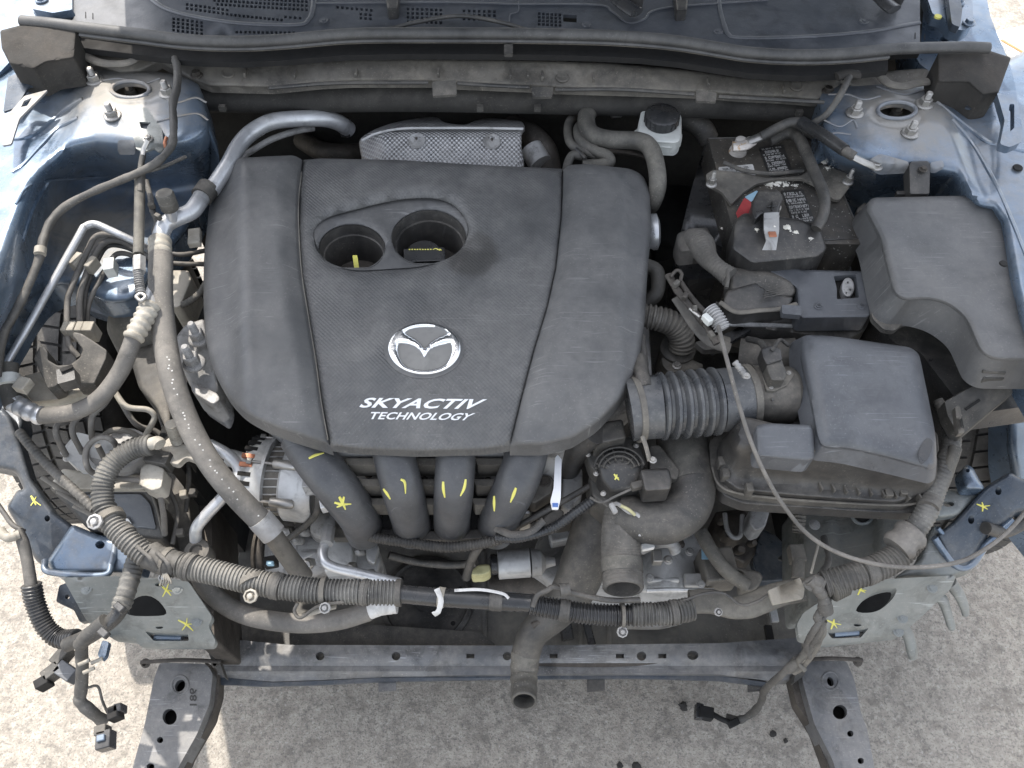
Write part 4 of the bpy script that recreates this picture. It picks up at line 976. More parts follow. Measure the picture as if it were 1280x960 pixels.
# oil cap and dipstick
oc = part_sheet(eb, 'oil_cap', [(504, 311), (556, 309), (557, 326), (505, 328)], lambda u, v: .835, 'plastic_clean', r=3, rnd=1.5, step=4, thick=.03, label='black oil filler cap with yellow print')
m = M()
for k in range(9):
    u = 511+k*3.3; tube(m, [(u, 311.6, .8355), (u+2, 311.8, .8355)], .9, 4, straight=True)
for k in range(2): tube(m, [(541+k*5, 312, .8355), (545+k*5, 310.6+k, .8355), (550+k*2, 313, .8355)], .7, 4)
m.build('yellow_print', MAT['yellow'], oc, stuff=True)
part_lathe(oc, 'base', P(530, 322, .80), (0, 0, 1), [(.03, -.01), (.03, .008), (.026, .012)], 'plastic_clean')
ds = thing('dipstick', 'bright yellow dipstick handle standing in the left well', 'dipstick', (444, 330, .79))
part_sheet(ds, 'handle', [(440.5, 319), (446.5, 319), (449, 337), (443, 337)], lambda u, v: .845-.001*(v-319), 'yellow', r=1.2, step=3, thick=.006)

# --- intake manifold
im = thing('intake_manifold', 'black plastic intake manifold with four runners below the engine cover', 'intake manifold', (540, 620, .5))
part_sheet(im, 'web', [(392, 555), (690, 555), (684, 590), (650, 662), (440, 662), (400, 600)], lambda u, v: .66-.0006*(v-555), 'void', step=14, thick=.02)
runs = [([(376, 545), (397, 578), (424, 612), (448, 645), (458, 664)], 27), ([(488, 548), (495, 580), (504, 615), (512, 645), (517, 665)], 26), ([(571, 548), (569, 580), (567, 615), (565, 645), (565, 665)], 25), ([(662, 545), (655, 578), (642, 612), (626, 645), (618, 664)], 27)]
zrun = [.775, .765, .735, .675, .59]
labs = ['leftmost intake runner with yellow cross and dash', 'second intake runner from the left with two yellow dashes', 'third intake runner from the left with two yellow dashes', 'rightmost intake runner with two yellow dashes']
RN = []
for (pts, r), lab in zip(runs, labs):
    RN.append(part_tube(im, 'runner', [(u, v, z_-.028, r*(1 if k < 3 else .93)) for k, ((u, v), z_) in enumerate(zip(pts, zrun))], r, 'runner', n=26, label=lab, flat=.9))
def zrn(v): return float(np.interp(v, [545, 580, 613, 645, 665], [q-.028 for q in zrun]))
for k, (v, z_) in enumerate(((576, .735), (602, .712), (626, .685))):
    for a, b in (((432, 476), (516, 548), (594, 640)), ((444, 482), (522, 549), (592, 632)), ((458, 490), (530, 549), (590, 622)))[k]:
        m = M(); sheet(m, rounded([(a, v-3), (b, v-3), (b, v+5), (a+3, v+5)], 1.5), z_-.01, thick=.035, step=8); m.build('web_rib', MAT['steel_dusty'], im, bevel=.001)
for (u, v) in ((461, 594), (530, 600), (610, 601)): bolt(im, u, v, .665, 5, MAT['iron'], 'bolt')
z1 = lambda u, v: zrn(v)
for k, strokes in enumerate(([[(386, 573), (394, 569), (405, 566)], [(418, 628), (427, 630), (439, 630)], [(424, 621), (428, 628), (432, 637)], [(430, 621), (427, 630), (421, 634)]],
                             [[(479.5, 611), (484, 617), (488, 624)], [(501, 599), (506, 603), (507, 617)]], [[(554, 602), (554.5, 612), (556, 622)], [(582, 599), (580, 610), (575.5, 620)]],
                             [[(618, 620), (618, 630), (618, 639)], [(645, 610), (642, 618), (638, 628)]])):
    cxl = runs[k][0]; r = runs[k][1]
    for st in strokes:
        vm = st[len(st)//2][1]; cx = float(np.interp(vm, [p[1] for p in cxl], [p[0] for p in cxl])); kx = min(.9, abs(st[1][0]-cx)/r)
        paint_line(RN[k], [(p[0], p[1], w) for p, w in zip(st, (.9, 1.3, .5))], z1, 1.6)
part_sheet(im, 'flange', [(425, 655), (470, 660), (560, 664), (640, 658), (672, 650), (650, 670), (560, 676), (480, 674), (430, 668)], .60, 'plastic', rnd=2, step=6, thick=.02)
m = M(); sheet(m, rounded([(505, 668), (596, 664), (600, 672), (580, 675), (506, 676)], 2), .565, thick=.02, step=8); m.build('gasket_rail', MAT['alu'], im, bevel=.002)
# --- heat shield and exhaust
hs = thing('heat_shield', 'silver dimpled aluminium heat shield behind the engine cover', 'heat shield', (555, 180, .78))
def zhs(u, v): return .845-.0016*max(0, 166-v)-.0006*max(0, v-170)-.0009*max(0, 480-u)-.003*sm(0, 1, (u-648)/8)
m = M(); sheet(m, smoothpoly([(449, 181), (452, 172), (470, 161), (498, 152), (530, 147), (546, 147), (556, 153), (580, 156), (594, 151), (612, 148), (640, 150), (652, 152), (656, 160), (652, 166), (652, 185), (651, 212), (600, 214), (520, 212), (458, 208), (452, 195)], 3), zhs, holes=[ell(521, 176, 4, 3.2, 12), ell(615, 177, 4, 3.2, 12)], rnd=3, step=6, thick=.006, hole_thick=.004)
m.build('shield_sheet', MAT['shield'], hs, merge=True, ang=60)
part_tube(hs, 'fold', [(452, 176, .835), (470, 167, .842), (500, 161, .848), (540, 160, .85), (600, 160, .85), (654, 161, .848)], 1.6, 'alu', n=8)
for u, v in ((521, 176), (615, 177)):
    s = S(u, v, .84); m = M(); lathe(m, P(u, v, zhs(u, v)+.0005), (0, -.3, 1), [(11*s, 0), (10.5*s, .0015), (5*s, -.001), (5*s, -.006)], 20); m.build('washer', MAT['cast'], hs)
    bolt(hs, u, v+1, zhs(u, v)-.004, 4, MAT['iron'], 'nut')
ex = thing('exhaust_pipe', 'dark exhaust elbow behind the engine beside the heat shield', 'exhaust', (700, 190, .7))
part_tube(ex, 'elbow', [(640, 160, .77), (662, 170, .79), (680, 188, .79), (686, 215, .76)], 16, 'iron', n=18)
part_tube(ex, 'collar', [(664, 186, .80), (676, 205, .79)], 15, 'cast', n=18, straight=True)
part_tube(ex, 'lower_elbow', [(378, 175, .70), (400, 188, .72), (430, 192, .72), (460, 190, .70)], 12, 'iron', n=16)
# --- alternator
at = thing('alternator', 'silver ribbed alternator left of the intake runners', 'alternator', (352, 600, .5))
c = P(358, 600, .60); s = S(358, 600, .60); ax = Vector((1, -.10, -.05)).normalized()
part_lathe(at, 'front_housing', c-ax*24*s, ax, [(12*s, -29*s), (26*s, -28*s), (44*s, -20*s), (50*s, -10*s), (50*s, 4*s), (53*s, 5*s), (53*s, 9*s), (44*s, 10*s)], 'alu', 44)
part_lathe(at, 'stator', c-ax*16*s, ax, [(45*s, 0), (45*s, 24*s)], 'steel_dusty', 40)
part_lathe(at, 'rear_housing', c+ax*6*s, ax, [(47*s, -3*s), (50*s, 0), (50*s, 26*s), (44*s, 36*s), (20*s, 38*s)], 'alu', 40)
for k in range(13):
    a = R(-88+k*13); d = Vector((0, 0, 1)).cross(ax).normalized(); rr_ = (Vector((0, 0, 1))*math.cos(a)+d*math.sin(a)); tg = ax.cross(rr_)
    m = M(); q = c-ax*34*s+rr_*48.5*s; vs = [q+ax*x*s+tg*y*s+rr_*(z_*s-x*.10*s*(x < 0)) for x in (-8, 7) for y in (-2.6, 2.6) for z_ in (-2, 2.2)]
    m.add(vs, [(0, 1, 3, 2), (4, 6, 7, 5), (0, 4, 5, 1), (2, 3, 7, 6), (0, 2, 6, 4), (1, 5, 7, 3)]); m.build('vent_slot', MAT['copper' if k in (6, 7) else 'void'], at)
for k in range(14):
    a = R(-70+k*12); d = Vector((0, 0, 1)).cross(ax).normalized(); rr_ = (Vector((0, 0, 1))*math.cos(a)-d*math.sin(a))
    m = M(); q = c-ax*4*s+rr_*45.6*s; box(m, q, 23*s, 1.6*s, 1.2*s); m.build('lamination', MAT['cast'], at)
for a in (-50, 5, 58):
    d = Vector((0, 0, 1)).cross(ax).normalized(); rr_ = (Vector((0, 0, 1))*math.cos(R(a))-d*math.sin(R(a)))
    m = M(); q = c-ax*34*s+rr_*51*s; lathe(m, q, ax, [(4*s, 0), (4*s, 6*s)], 6); lathe(m, q+ax*4*s, ax, [(1.8*s, 0), (1.8*s, 30*s)], 8); lathe(m, q+ax*32*s, ax, [(5*s, 0), (6*s, 2*s), (6*s, 26*s), (4*s, 29*s)], 14); m.build('through_bolt', MAT['zinc'], at)
m = M(); lathe(m, c-ax*56*s, ax, [(16*s, -6*s), (24*s, -4*s), (24*s, 6*s), (14*s, 8*s)], 24); m.build('pulley', MAT['cast'], at)
part_box(at, 'terminal_block', 390, 595, .685, 22, 30, .03, 'cast'); part_box(at, 'terminal_window', 391, 597, .688, 14, 20, .006, 'void'); part_box(at, 'copper_winding', 374, 580, .677, 14, 5, .004, 'copper')
part_box(at, 'connector', 408, 626, .66, 18, 16, .02, 'alu', rot=.3)
# --- compressor and its pipes
ac_ = thing('ac_compressor', 'silver cast air conditioning compressor left of the undertray cover', 'compressor', (410, 690, .35))
c = P(404, 690, .42); s = S(404, 690, .42)
part_lathe(ac_, 'body', c-Vector((.045, 0, 0)), (1, 0, 0), [(30*s, -34*s), (36*s, -30*s), (37*s, 0), (40*s, 2*s), (40*s, 8*s), (37*s, 10*s), (37*s, 52*s), (30*s, 58*s)], 'cast', 32)
part_lathe(ac_, 'pulley', c-Vector((.10, 0, 0)), (1, 0, 0), [(36*s, -8*s), (38*s, -4*s), (33*s, -3*s), (33*s, 4*s), (38*s, 6*s), (30*s, 8*s)], 'iron', 32)
part_box(ac_, 'manifold', 424, 688, .50, 34, 52, .06, 'alu', rot=.05, bevel=.003)
part_lathe(ac_, 'port', P(409, 663, .50), (0, -.1, 1), [(.024, 0), (.026, .012), (.022, .026), (.020, .034), (.012, .038)], 'cast')
part_box(ac_, 'connector', 430, 666, .54, 26, 14, .02, 'plastic_dusty')
for u, v, r in ((388, 704, 7), (441, 708, 6), (363, 664, 7)): part_lathe(ac_, 'bolt_boss', P(u, v, .49), (0, -.5, 1), [(r*s, 0), (r*s, .02), (r*.8*s, .022), (r*.8*s, .03), (r*.4*s, .032)], 'zinc', 6)
part_box(ac_, 'switch', 337, 700, .53, 16, 12, .02, 'void', rot=.2); part_box(ac_, 'switch_plug', 337, 703, .535, 9, 5, .01, 'sky_label')
part_tube(ac_, 'sensor_lead', [(398, 612, .66), (396, 640, .62), (384, 655, .58), (360, 674, .55), (352, 682, .52)], 4, 'rubber')
oil = thing('oil_filter_housing', 'pale cast housing and brackets between compressor and starter motor', 'engine casting', (480, 690, .4))
part_sheet(oil, 'housing', [(446, 668), (470, 676), (476, 700), (470, 728), (446, 730), (440, 700)], .46, 'cast', rnd=5, step=7, thick=.1)
part_sheet(oil, 'bracket', [(456, 676), (474, 682), (468, 706), (458, 700)], .50, 'alu', rnd=2, step=5, thick=.01)
part_tube(oil, 'drain_pipe', [(486, 694, .42), (520, 702, .40), (560, 706, .38), (596, 704, .40)], 5, 'rubber')
for k, (u, v, r) in enumerate(((450, 690, 6), (462, 716, 5), (372, 676, 6), (380, 664, 8), (372, 716, 5))): part_lathe(oil, 'boss', P(u, v, .50), (0, -.4, 1), [(r*.0012, -.02), (r*.0012, .01), (r*.0008, .014), (r*.0005, .020)], 'cast', 12)
part_sheet(oil, 'pump_face', [(340, 668), (366, 660), (396, 664), (400, 690), (380, 700), (352, 694)], .47, 'cast', rnd=4, step=6, thick=.06)
# --- starter, gearbox, pump
st_ = thing('starter_motor', 'small bright silver starter solenoid below the intake runners', 'starter motor', (648, 704, .4))
c = P(622, 706, .46); s = S(648, 704, .46)
part_lathe(st_, 'solenoid', c, (1, .07, 0), [(14*s, 0), (18*s, 1*s), (18*s, 40*s), (14*s, 41*s)], 'alu', 28)
part_lathe(st_, 'nose', c+Vector((42*s, .003, 0)), (1, .07, 0), [(18*s, 0), (16*s, 12*s), (8*s, 18*s), (5*s, 30*s)], 'cast', 20)
part_lathe(st_, 'end_cap', c-Vector((10*s, 0, 0)), (1, .07, 0), [(10*s, 0), (13*s, 2*s), (13*s, 10*s)], 'plastic_clean', 20)
part_sheet(st_, 'cable_boot', [(588, 714), (598, 706), (612, 705), (614, 714), (606, 719), (590, 720)], .50, 'yellow_green', rnd=3, step=4, thick=.03)
part_tube(st_, 'motor', [(612, 740, .36), (700, 730, .36)], 22, 'iron', n=20, straight=True)
part_tube(st_, 'power_cable', [(583, 722, .53), (588, 704, .57), (596, 688, .60), (606, 676, .61), (620, 668, .61)], 5.5, 'rubber')
gb = thing('gearbox', 'pale cast aluminium gearbox housing at the right of the bay', 'gearbox', (820, 690, .25))
part_sheet(gb, 'housing', [(690, 640), (735, 650), (800, 660), (800, 740), (690, 735), (660, 715), (670, 680)], .42, 'cast', rnd=14, step=10, thick=.2)
part_sheet(gb, 'end_case', [(806, 672), (845, 662), (880, 666), (884, 690), (880, 736), (850, 742), (800, 742), (796, 705)], lambda u, v: .47+.02*math.sin((u-800)*.05), 'alu', rnd=10, step=8, thick=.2)
part_sheet(gb, 'bell_web', [(700, 700), (718, 650), (726, 645), (736, 660), (722, 716), (700, 722)], .45, 'cast', rnd=4, step=8, thick=.05)
part_tube(gb, 'case_flange', [(808, 738, .50), (840, 737, .50), (892, 738, .495)], 3, 'alu', n=8)
part_box(gb, 'mount', 900, 704, .52, 42, 44, .06, 'steel_dusty', bevel=.004, rot=.1)
part_sheet(gb, 'sticker', [(877, 681), (886, 690), (893, 699), (877, 699)], .524, 'sky_label', r=1, thick=.001)
part_tube(gb, 'shift_shaft', [(800, 686, .52), (820, 678, .53), (838, 678, .53), (846, 690, .52)], 8, 'cast', n=14)
part_box(gb, 'sensor', 822, 694, .545, 12, 16, .02, 'zinc'); bolt(gb, 835, 700, .54, 6, MAT['zinc'], 'bolt'); part_box(gb, 'lever', 810, 682, .56, 16, 8, .01, 'paper', rot=.2)
part_sheet(gb, 'mount_arm', [(894, 640), (930, 636), (946, 664), (944, 694), (930, 706), (902, 690), (890, 668)], lambda u, v: .46-.03*sm(12, 24, math.hypot(u-917, v-660)), 'iron', rnd=6, step=7, thick=.15)
part_tube(gb, 'cast_loop', [(906, 642, .51), (909, 662, .51), (917, 672, .51), (926, 668, .51), (928, 644, .51)], 3, 'cast', n=10)
for u, v, r in ((900, 652, 6), (938, 680, 5), (922, 688, 7), (935, 656, 5)): part_lathe(gb, 'casting_boss', P(u, v, .47), (0, -.3, 1), [(r*.0012, 0), (r*.0012, .02), (r*.0008, .024)], 'iron', 12)
part_sheet(gb, 'rubber_mount', [(908, 706), (950, 715), (954, 722), (948, 734), (936, 740), (926, 734), (930, 716)], lambda u, v: .52, 'steel_dusty', rnd=3, step=6, thick=.03)
part_sheet(gb, 'bracket_plug', [(938, 634), (958, 632), (962, 640), (956, 660), (944, 664), (936, 654)], .56, 'cast', rnd=3, step=5, thick=.04)
part_sheet(gb, 'dark_plate', [(950, 660), (968, 668), (990, 690), (992, 704), (982, 726), (950, 728), (940, 700)], .36, 'frame_dark', rnd=3, step=8, thick=.02, holes=[ell(977, 698, 5, 4, 12)])
part_tube(gb, 'drain_tube', [(876, 665, .55), (890, 690, .55), (910, 715, .54), (934, 732, .53)], 9, 'rubber_dusty')
for k, (u, v, w, d, h, mt_, rt_) in enumerate(((752, 700, 30, 40, .05, 'cast', .1), (722, 690, 14, 60, .04, 'alu', -.3), (700, 668, 26, 16, .03, 'cast', .2), (868, 724, 24, 18, .03, 'cast', 0), (830, 724, 40, 6, .02, 'alu', 0), (850, 676, 10, 14, .03, 'iron', .3), (786, 706, 8, 50, .03, 'alu', 0))):
    part_box(gb, 'casting_rib', u, v, .49, w, d, h, mt_, rot=rt_, bevel=.003)
for u, v in ((862, 690), (812, 722), (876, 730), (728, 668), (712, 700)): bolt(gb, u, v, .505, 5.5, MAT['cast'], 'bolt')
# dark recesses to the right of the runners with odd brackets
bk = thing('engine_bracket', 'cluster of small brackets right of the rightmost intake runner', 'bracket', (700, 600, .5))
part_sheet(bk, 'back_plate', [(676, 560), (760, 560), (760, 640), (700, 650), (664, 650), (670, 600)], .60, 'iron', step=14, thick=.05)
part_sheet(bk, 'cast_bracket', [(668, 604), (684, 590), (692, 600), (690, 616), (668, 630), (656, 625)], .66, 'steel_dusty', rnd=3, step=6, thick=.03); bolt(bk, 681, 602, .662, 8, MAT['iron'], 'bolt')
m = M(); sheet(m, rounded([(694, 572), (697, 568), (702, 574), (701, 622), (698, 636), (690, 636), (688, 626), (692, 610)], 1.5), .735, thick=.004, step=6); lb = m.build('tag_label', MAT['white_print'], bk, bevel=.0005)
part_box(lb, 'blue_dot', 694, 631, .7365, 7, 5, .0012, 'blue_label', bevel=0)
part_box(bk, 'cream_sensor', 656, 646, .64, 14, 20, .03, 'cream_plastic', bevel=.003); part_box(bk, 'clip_band', 656, 640, .645, 12, 4, .003, 'alu')
part_sheet(bk, 'silver_block', [(704, 586), (728, 586), (728, 618), (712, 640), (702, 632)], .64, 'cast', rnd=4, step=6, thick=.05)
part_sheet(bk, 'block', [(732, 640), (745, 610), (745, 585), (728, 560), (706, 560), (700, 580)], .58, 'plastic', rnd=4, step=8, thick=.05)
part_tube(bk, 'air_tube', [(744, 540, .78), (726, 556, .74), (714, 574, .68), (708, 590, .62)], 16, 'plastic', n=18)
part_sheet(bk, 'grey_plug', [(680, 646), (696, 634), (706, 640), (700, 654), (684, 660), (676, 656)], .66, 'plastic_dusty', rnd=2, step=5, thick=.03)
# loom under the intake manifold
lm = thing('engine_loom', 'black corrugated wiring loom passing under the intake runners', 'wiring loom', (560, 670, .55))
part_tube(lm, 'sleeve', [(446, 664, .60), (470, 672, .61), (510, 678, .61), (560, 684, .61), (610, 678, .62), (640, 668, .62)], 7, 'rubber', ring=(4, .14), n=12)
part_tube(lm, 'branch', [(620, 672, .64), (650, 672, .65), (690, 660, .66), (720, 640, .68), (745, 622, .69)], 6.5, 'plastic_clean', ring=(4, .12), n=12)
part_tube(lm, 'flat_cable', [(620, 660, .66), (640, 668, .67), (664, 664, .67), (680, 650, .68)], 5, 'rubber', flat=.5)
part_tube(lm, 'dark_lead', [(640, 662, .63), (680, 640, .66), (740, 606, .68)], 4, 'rubber')
# --- throttle body
tb = thing('throttle_body', 'black ribbed throttle body with yellow mark beside the ribbed intake hose', 'throttle body', (775, 580, .6))
part_sheet(tb, 'flange', [(731, 562), (745, 550), (782, 545), (796, 550), (808, 580), (800, 590), (746, 592), (738, 584)], .735, 'plastic_dusty', rnd=3, step=6, thick=.03)
tbm = part_sheet(tb, 'motor_cover', [(746, 570), (760, 562), (785, 560), (800, 572), (802, 595), (800, 612), (764, 618), (750, 600)], lambda u, v: .752-.0006*max(0, v-585), 'plastic', r=8, rnd=8, step=6, thick=.05)
for k in range(6):
    a = R(200+k*28); 
    m = M(); tube(m, [(774+16*math.cos(a), 590+16*math.sin(a)*.9, .757), (774+32*math.cos(a), 588+30*math.sin(a)*.9, .750)], 1.1, 6, straight=True); m.build('rib', MAT['plastic_dusty'], tb)
for rr_ in (20, 26, 32):
    m = M(); tube(m, [(774+rr_*math.cos(R(a)), 588+rr_*.9*math.sin(R(a)), .757) for a in range(190, 352, 12)], 1.1, 6); m.build('arc_rib', MAT['plastic_dusty'], tb)
for u, v in ((735, 568), (795, 557), (745, 592), (754, 617)): bolt(tb, u, v, .738, 3.8, MAT['zinc'], 'screw', hscale=2)
xmark(tbm, 770, 596, .763, 4, .2)
part_sheet(tb, 'plug', [(800, 587), (836, 585), (840, 600), (838, 612), (806, 614)], .765, 'plastic', rnd=3, step=5, thick=.035)
part_box(tb, 'plug_latch', 800, 604, .755, 22, 9, .012, 'plastic_dusty', rot=.3)
part_tube(tb, 'wire', [(792, 610, .745), (770, 620, .74), (752, 628, .73), (738, 622, .72)], 1.6, 'hose_grey', n=6)
part_sheet(tb, 'upper_block', [(741, 530), (778, 524), (783, 548), (744, 556)], .775, 'plastic_dusty', rnd=3, step=6, thick=.04)
part_sheet(tb, 'lower_case', [(736, 592), (800, 596), (806, 625), (760, 636), (740, 620)], .70, 'plastic_dusty', rnd=4, step=8, thick=.06)
part_sheet(tb, 'support_arm', [(812, 556), (824, 556), (850, 588), (846, 600), (812, 592)], .735, 'plastic_dusty', rnd=2, step=6, thick=.02)
# ================================================================ LEFT SIDE
rl = thing('refrigerant_line', 'thick grey refrigerant hose with silver pipe curving along the left of the engine cover', 'hose', (204, 400, .7))
part_tube(rl, 'upper_pipe', [(436, 162, .80), (420, 152, .83), (395, 148, .85), (345, 151, .865), (318, 163, .87), (300, 180, .87), (284, 208, .868), (264, 238, .86)], 10, 'alu_pipe', n=18)
part_box(rl, 'pipe_block', 431, 154, .815, 12, 20, .02, 'plastic_clean')
part_tube(rl, 'clamp', [(261, 234, .862), (252, 246, .862)], 13.5, 'rubber', straight=True, n=16)
part_tube(rl, 'elbow_pipe', [(256, 240, .86), (246, 256, .865), (238, 265, .865), (222, 272, .865), (208, 280, .86), (202, 292, .855), (200, 306, .85)], 10.5, 'alu_pipe', n=18)
part_lathe(rl, 'service_port', P(217, 274, .868), (.02, .1, 1), [(.009, 0), (.009, .035)], 'alu_pipe', 16)
part_lathe(rl, 'port_cap', P(217, 274, .868)+Vector((.0007, .0035, .018)), (.02, .1, 1), [(.0125, 0), (.0135, .002), (.0135, .014), (.0125, .015), (.0135, .016), (.0135, .027), (.012, .030)], 'rubber_dusty', 20)
part_tube(rl, 'ferrule', [(200, 300, .85), (200, 310, .85), (201, 324, .848)], 14, 'cream_plastic', n=20, ring=(10, .10))
hp = [(201, 320, .848), (201, 370, .838), (206, 425, .82), (216, 475, .80), (235, 528, .77), (262, 578, .73), (294, 618, .69), (331, 656, .645)]
part_tube(rl, 'hose', hp, 14.5, 'hose_grey', n=22)
part_tube(rl, 'end_ferrule', [(324, 648, .655), (342, 668, .632)], 16, 'cast', straight=True, n=20)
part_tube(rl, 'lower_pipe', [(338, 664, .635), (356, 690, .60), (380, 722, .55)], 12, 'steel_dusty', n=18)
m = M(); hw, hr = world_path(hp, 14.5, 30); rng = random.Random(3)
for k in range(70, 205, 2):                                   # worn print running along the hose: short broken dashes
    if rng.random() < .6: continue
    p0 = Vector(hw[k]); t_ = (Vector(hw[k+1])-p0).normalized(); d_ = (CAM-p0); d_ = (d_-t_*d_.dot(t_)).normalized(); sd = t_.cross(d_)
    q = p0+d_*hr[k]*1.0+sd*rng.uniform(-.15, .15)*hr[k]
    m.add([q-sd*.0013-t_*.001, q+sd*.0013-t_*.001, q+sd*.0013*rng.random()+t_*.001, q-sd*.0013*rng.random()+t_*.001], [(0, 1, 2, 3)])
m.build('worn_print', MAT['label_white'], rl, stuff=True)
tp = thing('thin_refrigerant_pipe', 'thin grey metal pipe running just under the thick silver refrigerant pipe', 'pipe', (340, 175, .8))
part_tube(tp, 'pipe', [(296, 200, .80), (312, 190, .81), (340, 174, .82), (370, 164, .82), (392, 160, .81)], 4, 'cast', n=10)
part_box(tp, 'white_clip', 242, 294, .83, 15, 26, .012, 'cream_plastic', rot=.2)
r2 = thing('discharge_hose', 'thinner grey hose with cream crimps swinging left below the black holder', 'hose', (120, 500, .7))
part_tube(r2, 'pipe_end', [(192, 362, .84), (186, 384, .85)], 8, 'alu_pipe', n=14, straight=True)
part_tube(r2, 'crimp', [(188, 380, .853), (180, 398, .85), (166, 424, .845)], 13, 'cream_plastic', ring=(9, .14), n=18)
part_tube(r2, 'hose', [(170, 414, .845), (161, 440, .83), (148, 468, .805), (124, 498, .785), (92, 515, .775), (50, 520, .765)], 10.5, 'hose_grey', n=18)
part_tube(r2, 'silver_crimp', [(54, 521, .765), (36, 514, .765), (18, 504, .765)], 12, 'alu_pipe', n=18, ring=(14, .16))
part_tube(r2, 'sleeve', [(11, 455, .785), (10, 480, .775), (18, 508, .765)], 11.5, 'rubber_dusty', n=16)
part_tube(r2, 'tie', [(10, 470, .782), (11, 482, .778)], 13.5, 'white_plastic', n=16, straight=True)
part_box(r2, 'tie_clip', 26, 478, .80, 16, 18, .015, 'cream_plastic', rot=-.3)
part_tube(r2, 'high_pressure_pipe', [(8, 458, .788), (12, 448, .79), (40, 400, .81), (98, 296, .85), (106, 284, .853), (118, 280, .853), (136, 287, .85), (172, 304, .83), (186, 312, .81)], 4.6, 'alu_pipe', n=12)
xb = thing('pipe_bracket', 'cream dusty bracket under the black hose holder', 'bracket', (60, 490, .7))
part_sheet(xb, 'plate', [(28, 470), (52, 464), (80, 482), (112, 480), (116, 486), (70, 500), (40, 503), (30, 490)], .755, 'cream_plastic', rnd=2, step=6, thick=.02)
hh = thing('hose_holder', 'grey plastic hook shaped hose holder above the left tyre', 'holder', (90, 450, .75))
part_sheet(hh, 'hook', [(92, 415), (102, 417), (118, 427), (134, 438), (133, 448), (118, 480), (92, 479), (90, 470), (74, 468), (72, 482), (60, 486), (42, 448), (48, 436), (53, 430), (60, 440), (60, 450), (72, 457), (88, 456), (100, 447), (104, 437), (97, 428), (91, 420)], lambda u, v: .83-.0006*(v-415), 'plastic_dusty', r=2.5, rnd=2, step=5, thick=.03, drop=.7)
part_sheet(hh, 'latch', [(70, 462), (92, 458), (94, 474), (72, 480)], .825, 'plastic', r=2, step=5, thick=.02)
part_sheet(hh, 'slot', [(74, 461), (90, 455), (91, 459), (76, 465)], .829, 'void', r=1, step=5, thick=.002)
bl = thing('brake_lines', 'bundle of dark metal brake pipes bending over the left wheel arch', 'brake pipes', (100, 400, .7))
for pts, r, mt_ in (([(206, 325, .80), (172, 303, .82), (142, 294, .83), (121, 295, .83), (110, 312, .825), (89, 360, .81), (84, 382, .80), (86, 428, .785), (98, 446, .77)], 3.6, 'hose_grey'),
    ([(206, 330, .79), (170, 312, .81), (150, 301, .82), (131, 303, .82), (117, 322, .815), (101, 365, .80), (100, 402, .79), (102, 430, .77)], 4.0, 'hose_grey'),
    ([(206, 336, .78), (172, 316, .80), (152, 308, .81), (135, 308, .81), (124, 322, .81), (108, 362, .795), (104, 404, .78)], 2.8, 'rubber'),
    ([(206, 344, .77), (172, 322, .79), (148, 317, .80), (136, 330, .80), (122, 356, .79), (110, 384, .78), (109, 420, .76)], 3.2, 'hose_grey')):
    part_tube(bl, 'pipe', pts, r, mt_, n=10)
for k, (u, w) in enumerate(((80, 7), (88, 9), (98, 9), (109, 13))): part_box(bl, 'clip_block', u, 407, .805, w, 15, .03, 'cream_plastic')
part_box(bl, 'upper_clip', 135, 329, .835, 13, 20, .02, 'white_plastic', rot=.25); part_box(bl, 'upper_clip', 112, 326, .832, 8, 18, .02, 'cream_plastic', rot=-.3); part_box(bl, 'upper_clip', 94, 322, .828, 10, 20, .02, 'cream_plastic', rot=-.3)
for pts in ([(84, 528, .70), (72, 531, .71), (71, 545, .70), (84, 572, .66)], [(112, 512, .72), (94, 526, .72), (91, 542, .71), (104, 568, .66)], [(142, 486, .74), (132, 503, .74), (117, 518, .73), (114, 532, .72), (115, 548, .68)],
            [(151, 572, .67), (141, 551, .72), (124, 547, .73), (109, 560, .72), (108, 580, .71), (118, 592, .69), (146, 598, .68), (180, 602, .68), (197, 612, .67), (204, 640, .64), (206, 668, .60)], [(133, 578, .66), (122, 557, .70)],
            [(142, 488, .72), (158, 508, .71), (184, 512, .70), (193, 520, .69), (190, 530, .68), (181, 546, .66)]):
    part_tube(bl, 'lower_pipe', pts, 3.7, 'hose_grey' if pts[0][0] != 142 or pts[1][0] == 132 else 'cream_plastic', n=10)
for u, v in ((85, 572), (104, 568), (133, 580), (151, 573)): bolt(bl, u, v, .66, 6, MAT['zinc'], 'bolt')
part_tube(bl, 'cross_pipe', [(204, 316, .78), (230, 318, .78), (262, 312, .77)], 3, 'rubber'); part_tube(bl, 'cross_pipe', [(204, 328, .77), (232, 330, .77), (262, 330, .76)], 3, 'rubber'); part_tube(bl, 'cross_pipe', [(208, 382, .76), (230, 380, .77), (250, 366, .78), (262, 345, .78)], 4.5, 'rubber_dusty', ring=(4, .1))
ab = thing('abs_unit', 'dusty brake modulator with silver pump motor and black control box at lower left', 'brake modulator', (130, 620, .4))
m = M(); sheet(m, rounded([(74, 566), (96, 540), (128, 548), (158, 560), (150, 584), (100, 588)], 3), .665, thick=.06, step=8); m.build('valve_block', MAT['alu'], ab, bevel=.002)
part_lathe(ab, 'pump_motor', P(150, 572, .64), (.1, .25, 1), [(.050, -.05), (.050, .012), (.046, .02), (.040, .022), (.038, .018), (.0, .02)], 'cast', 36)
part_tube(ab, 'motor_band', [(126, 548, .69), (140, 538, .69), (160, 539, .69), (180, 550, .69)], 3.5, 'steel_dusty', n=10)
part_sheet(ab, 'shoulder', [(64, 604), (78, 586), (110, 590), (190, 594), (198, 612), (66, 612)], .652, 'cream_plastic', r=3, rnd=3, step=6, thick=.05)
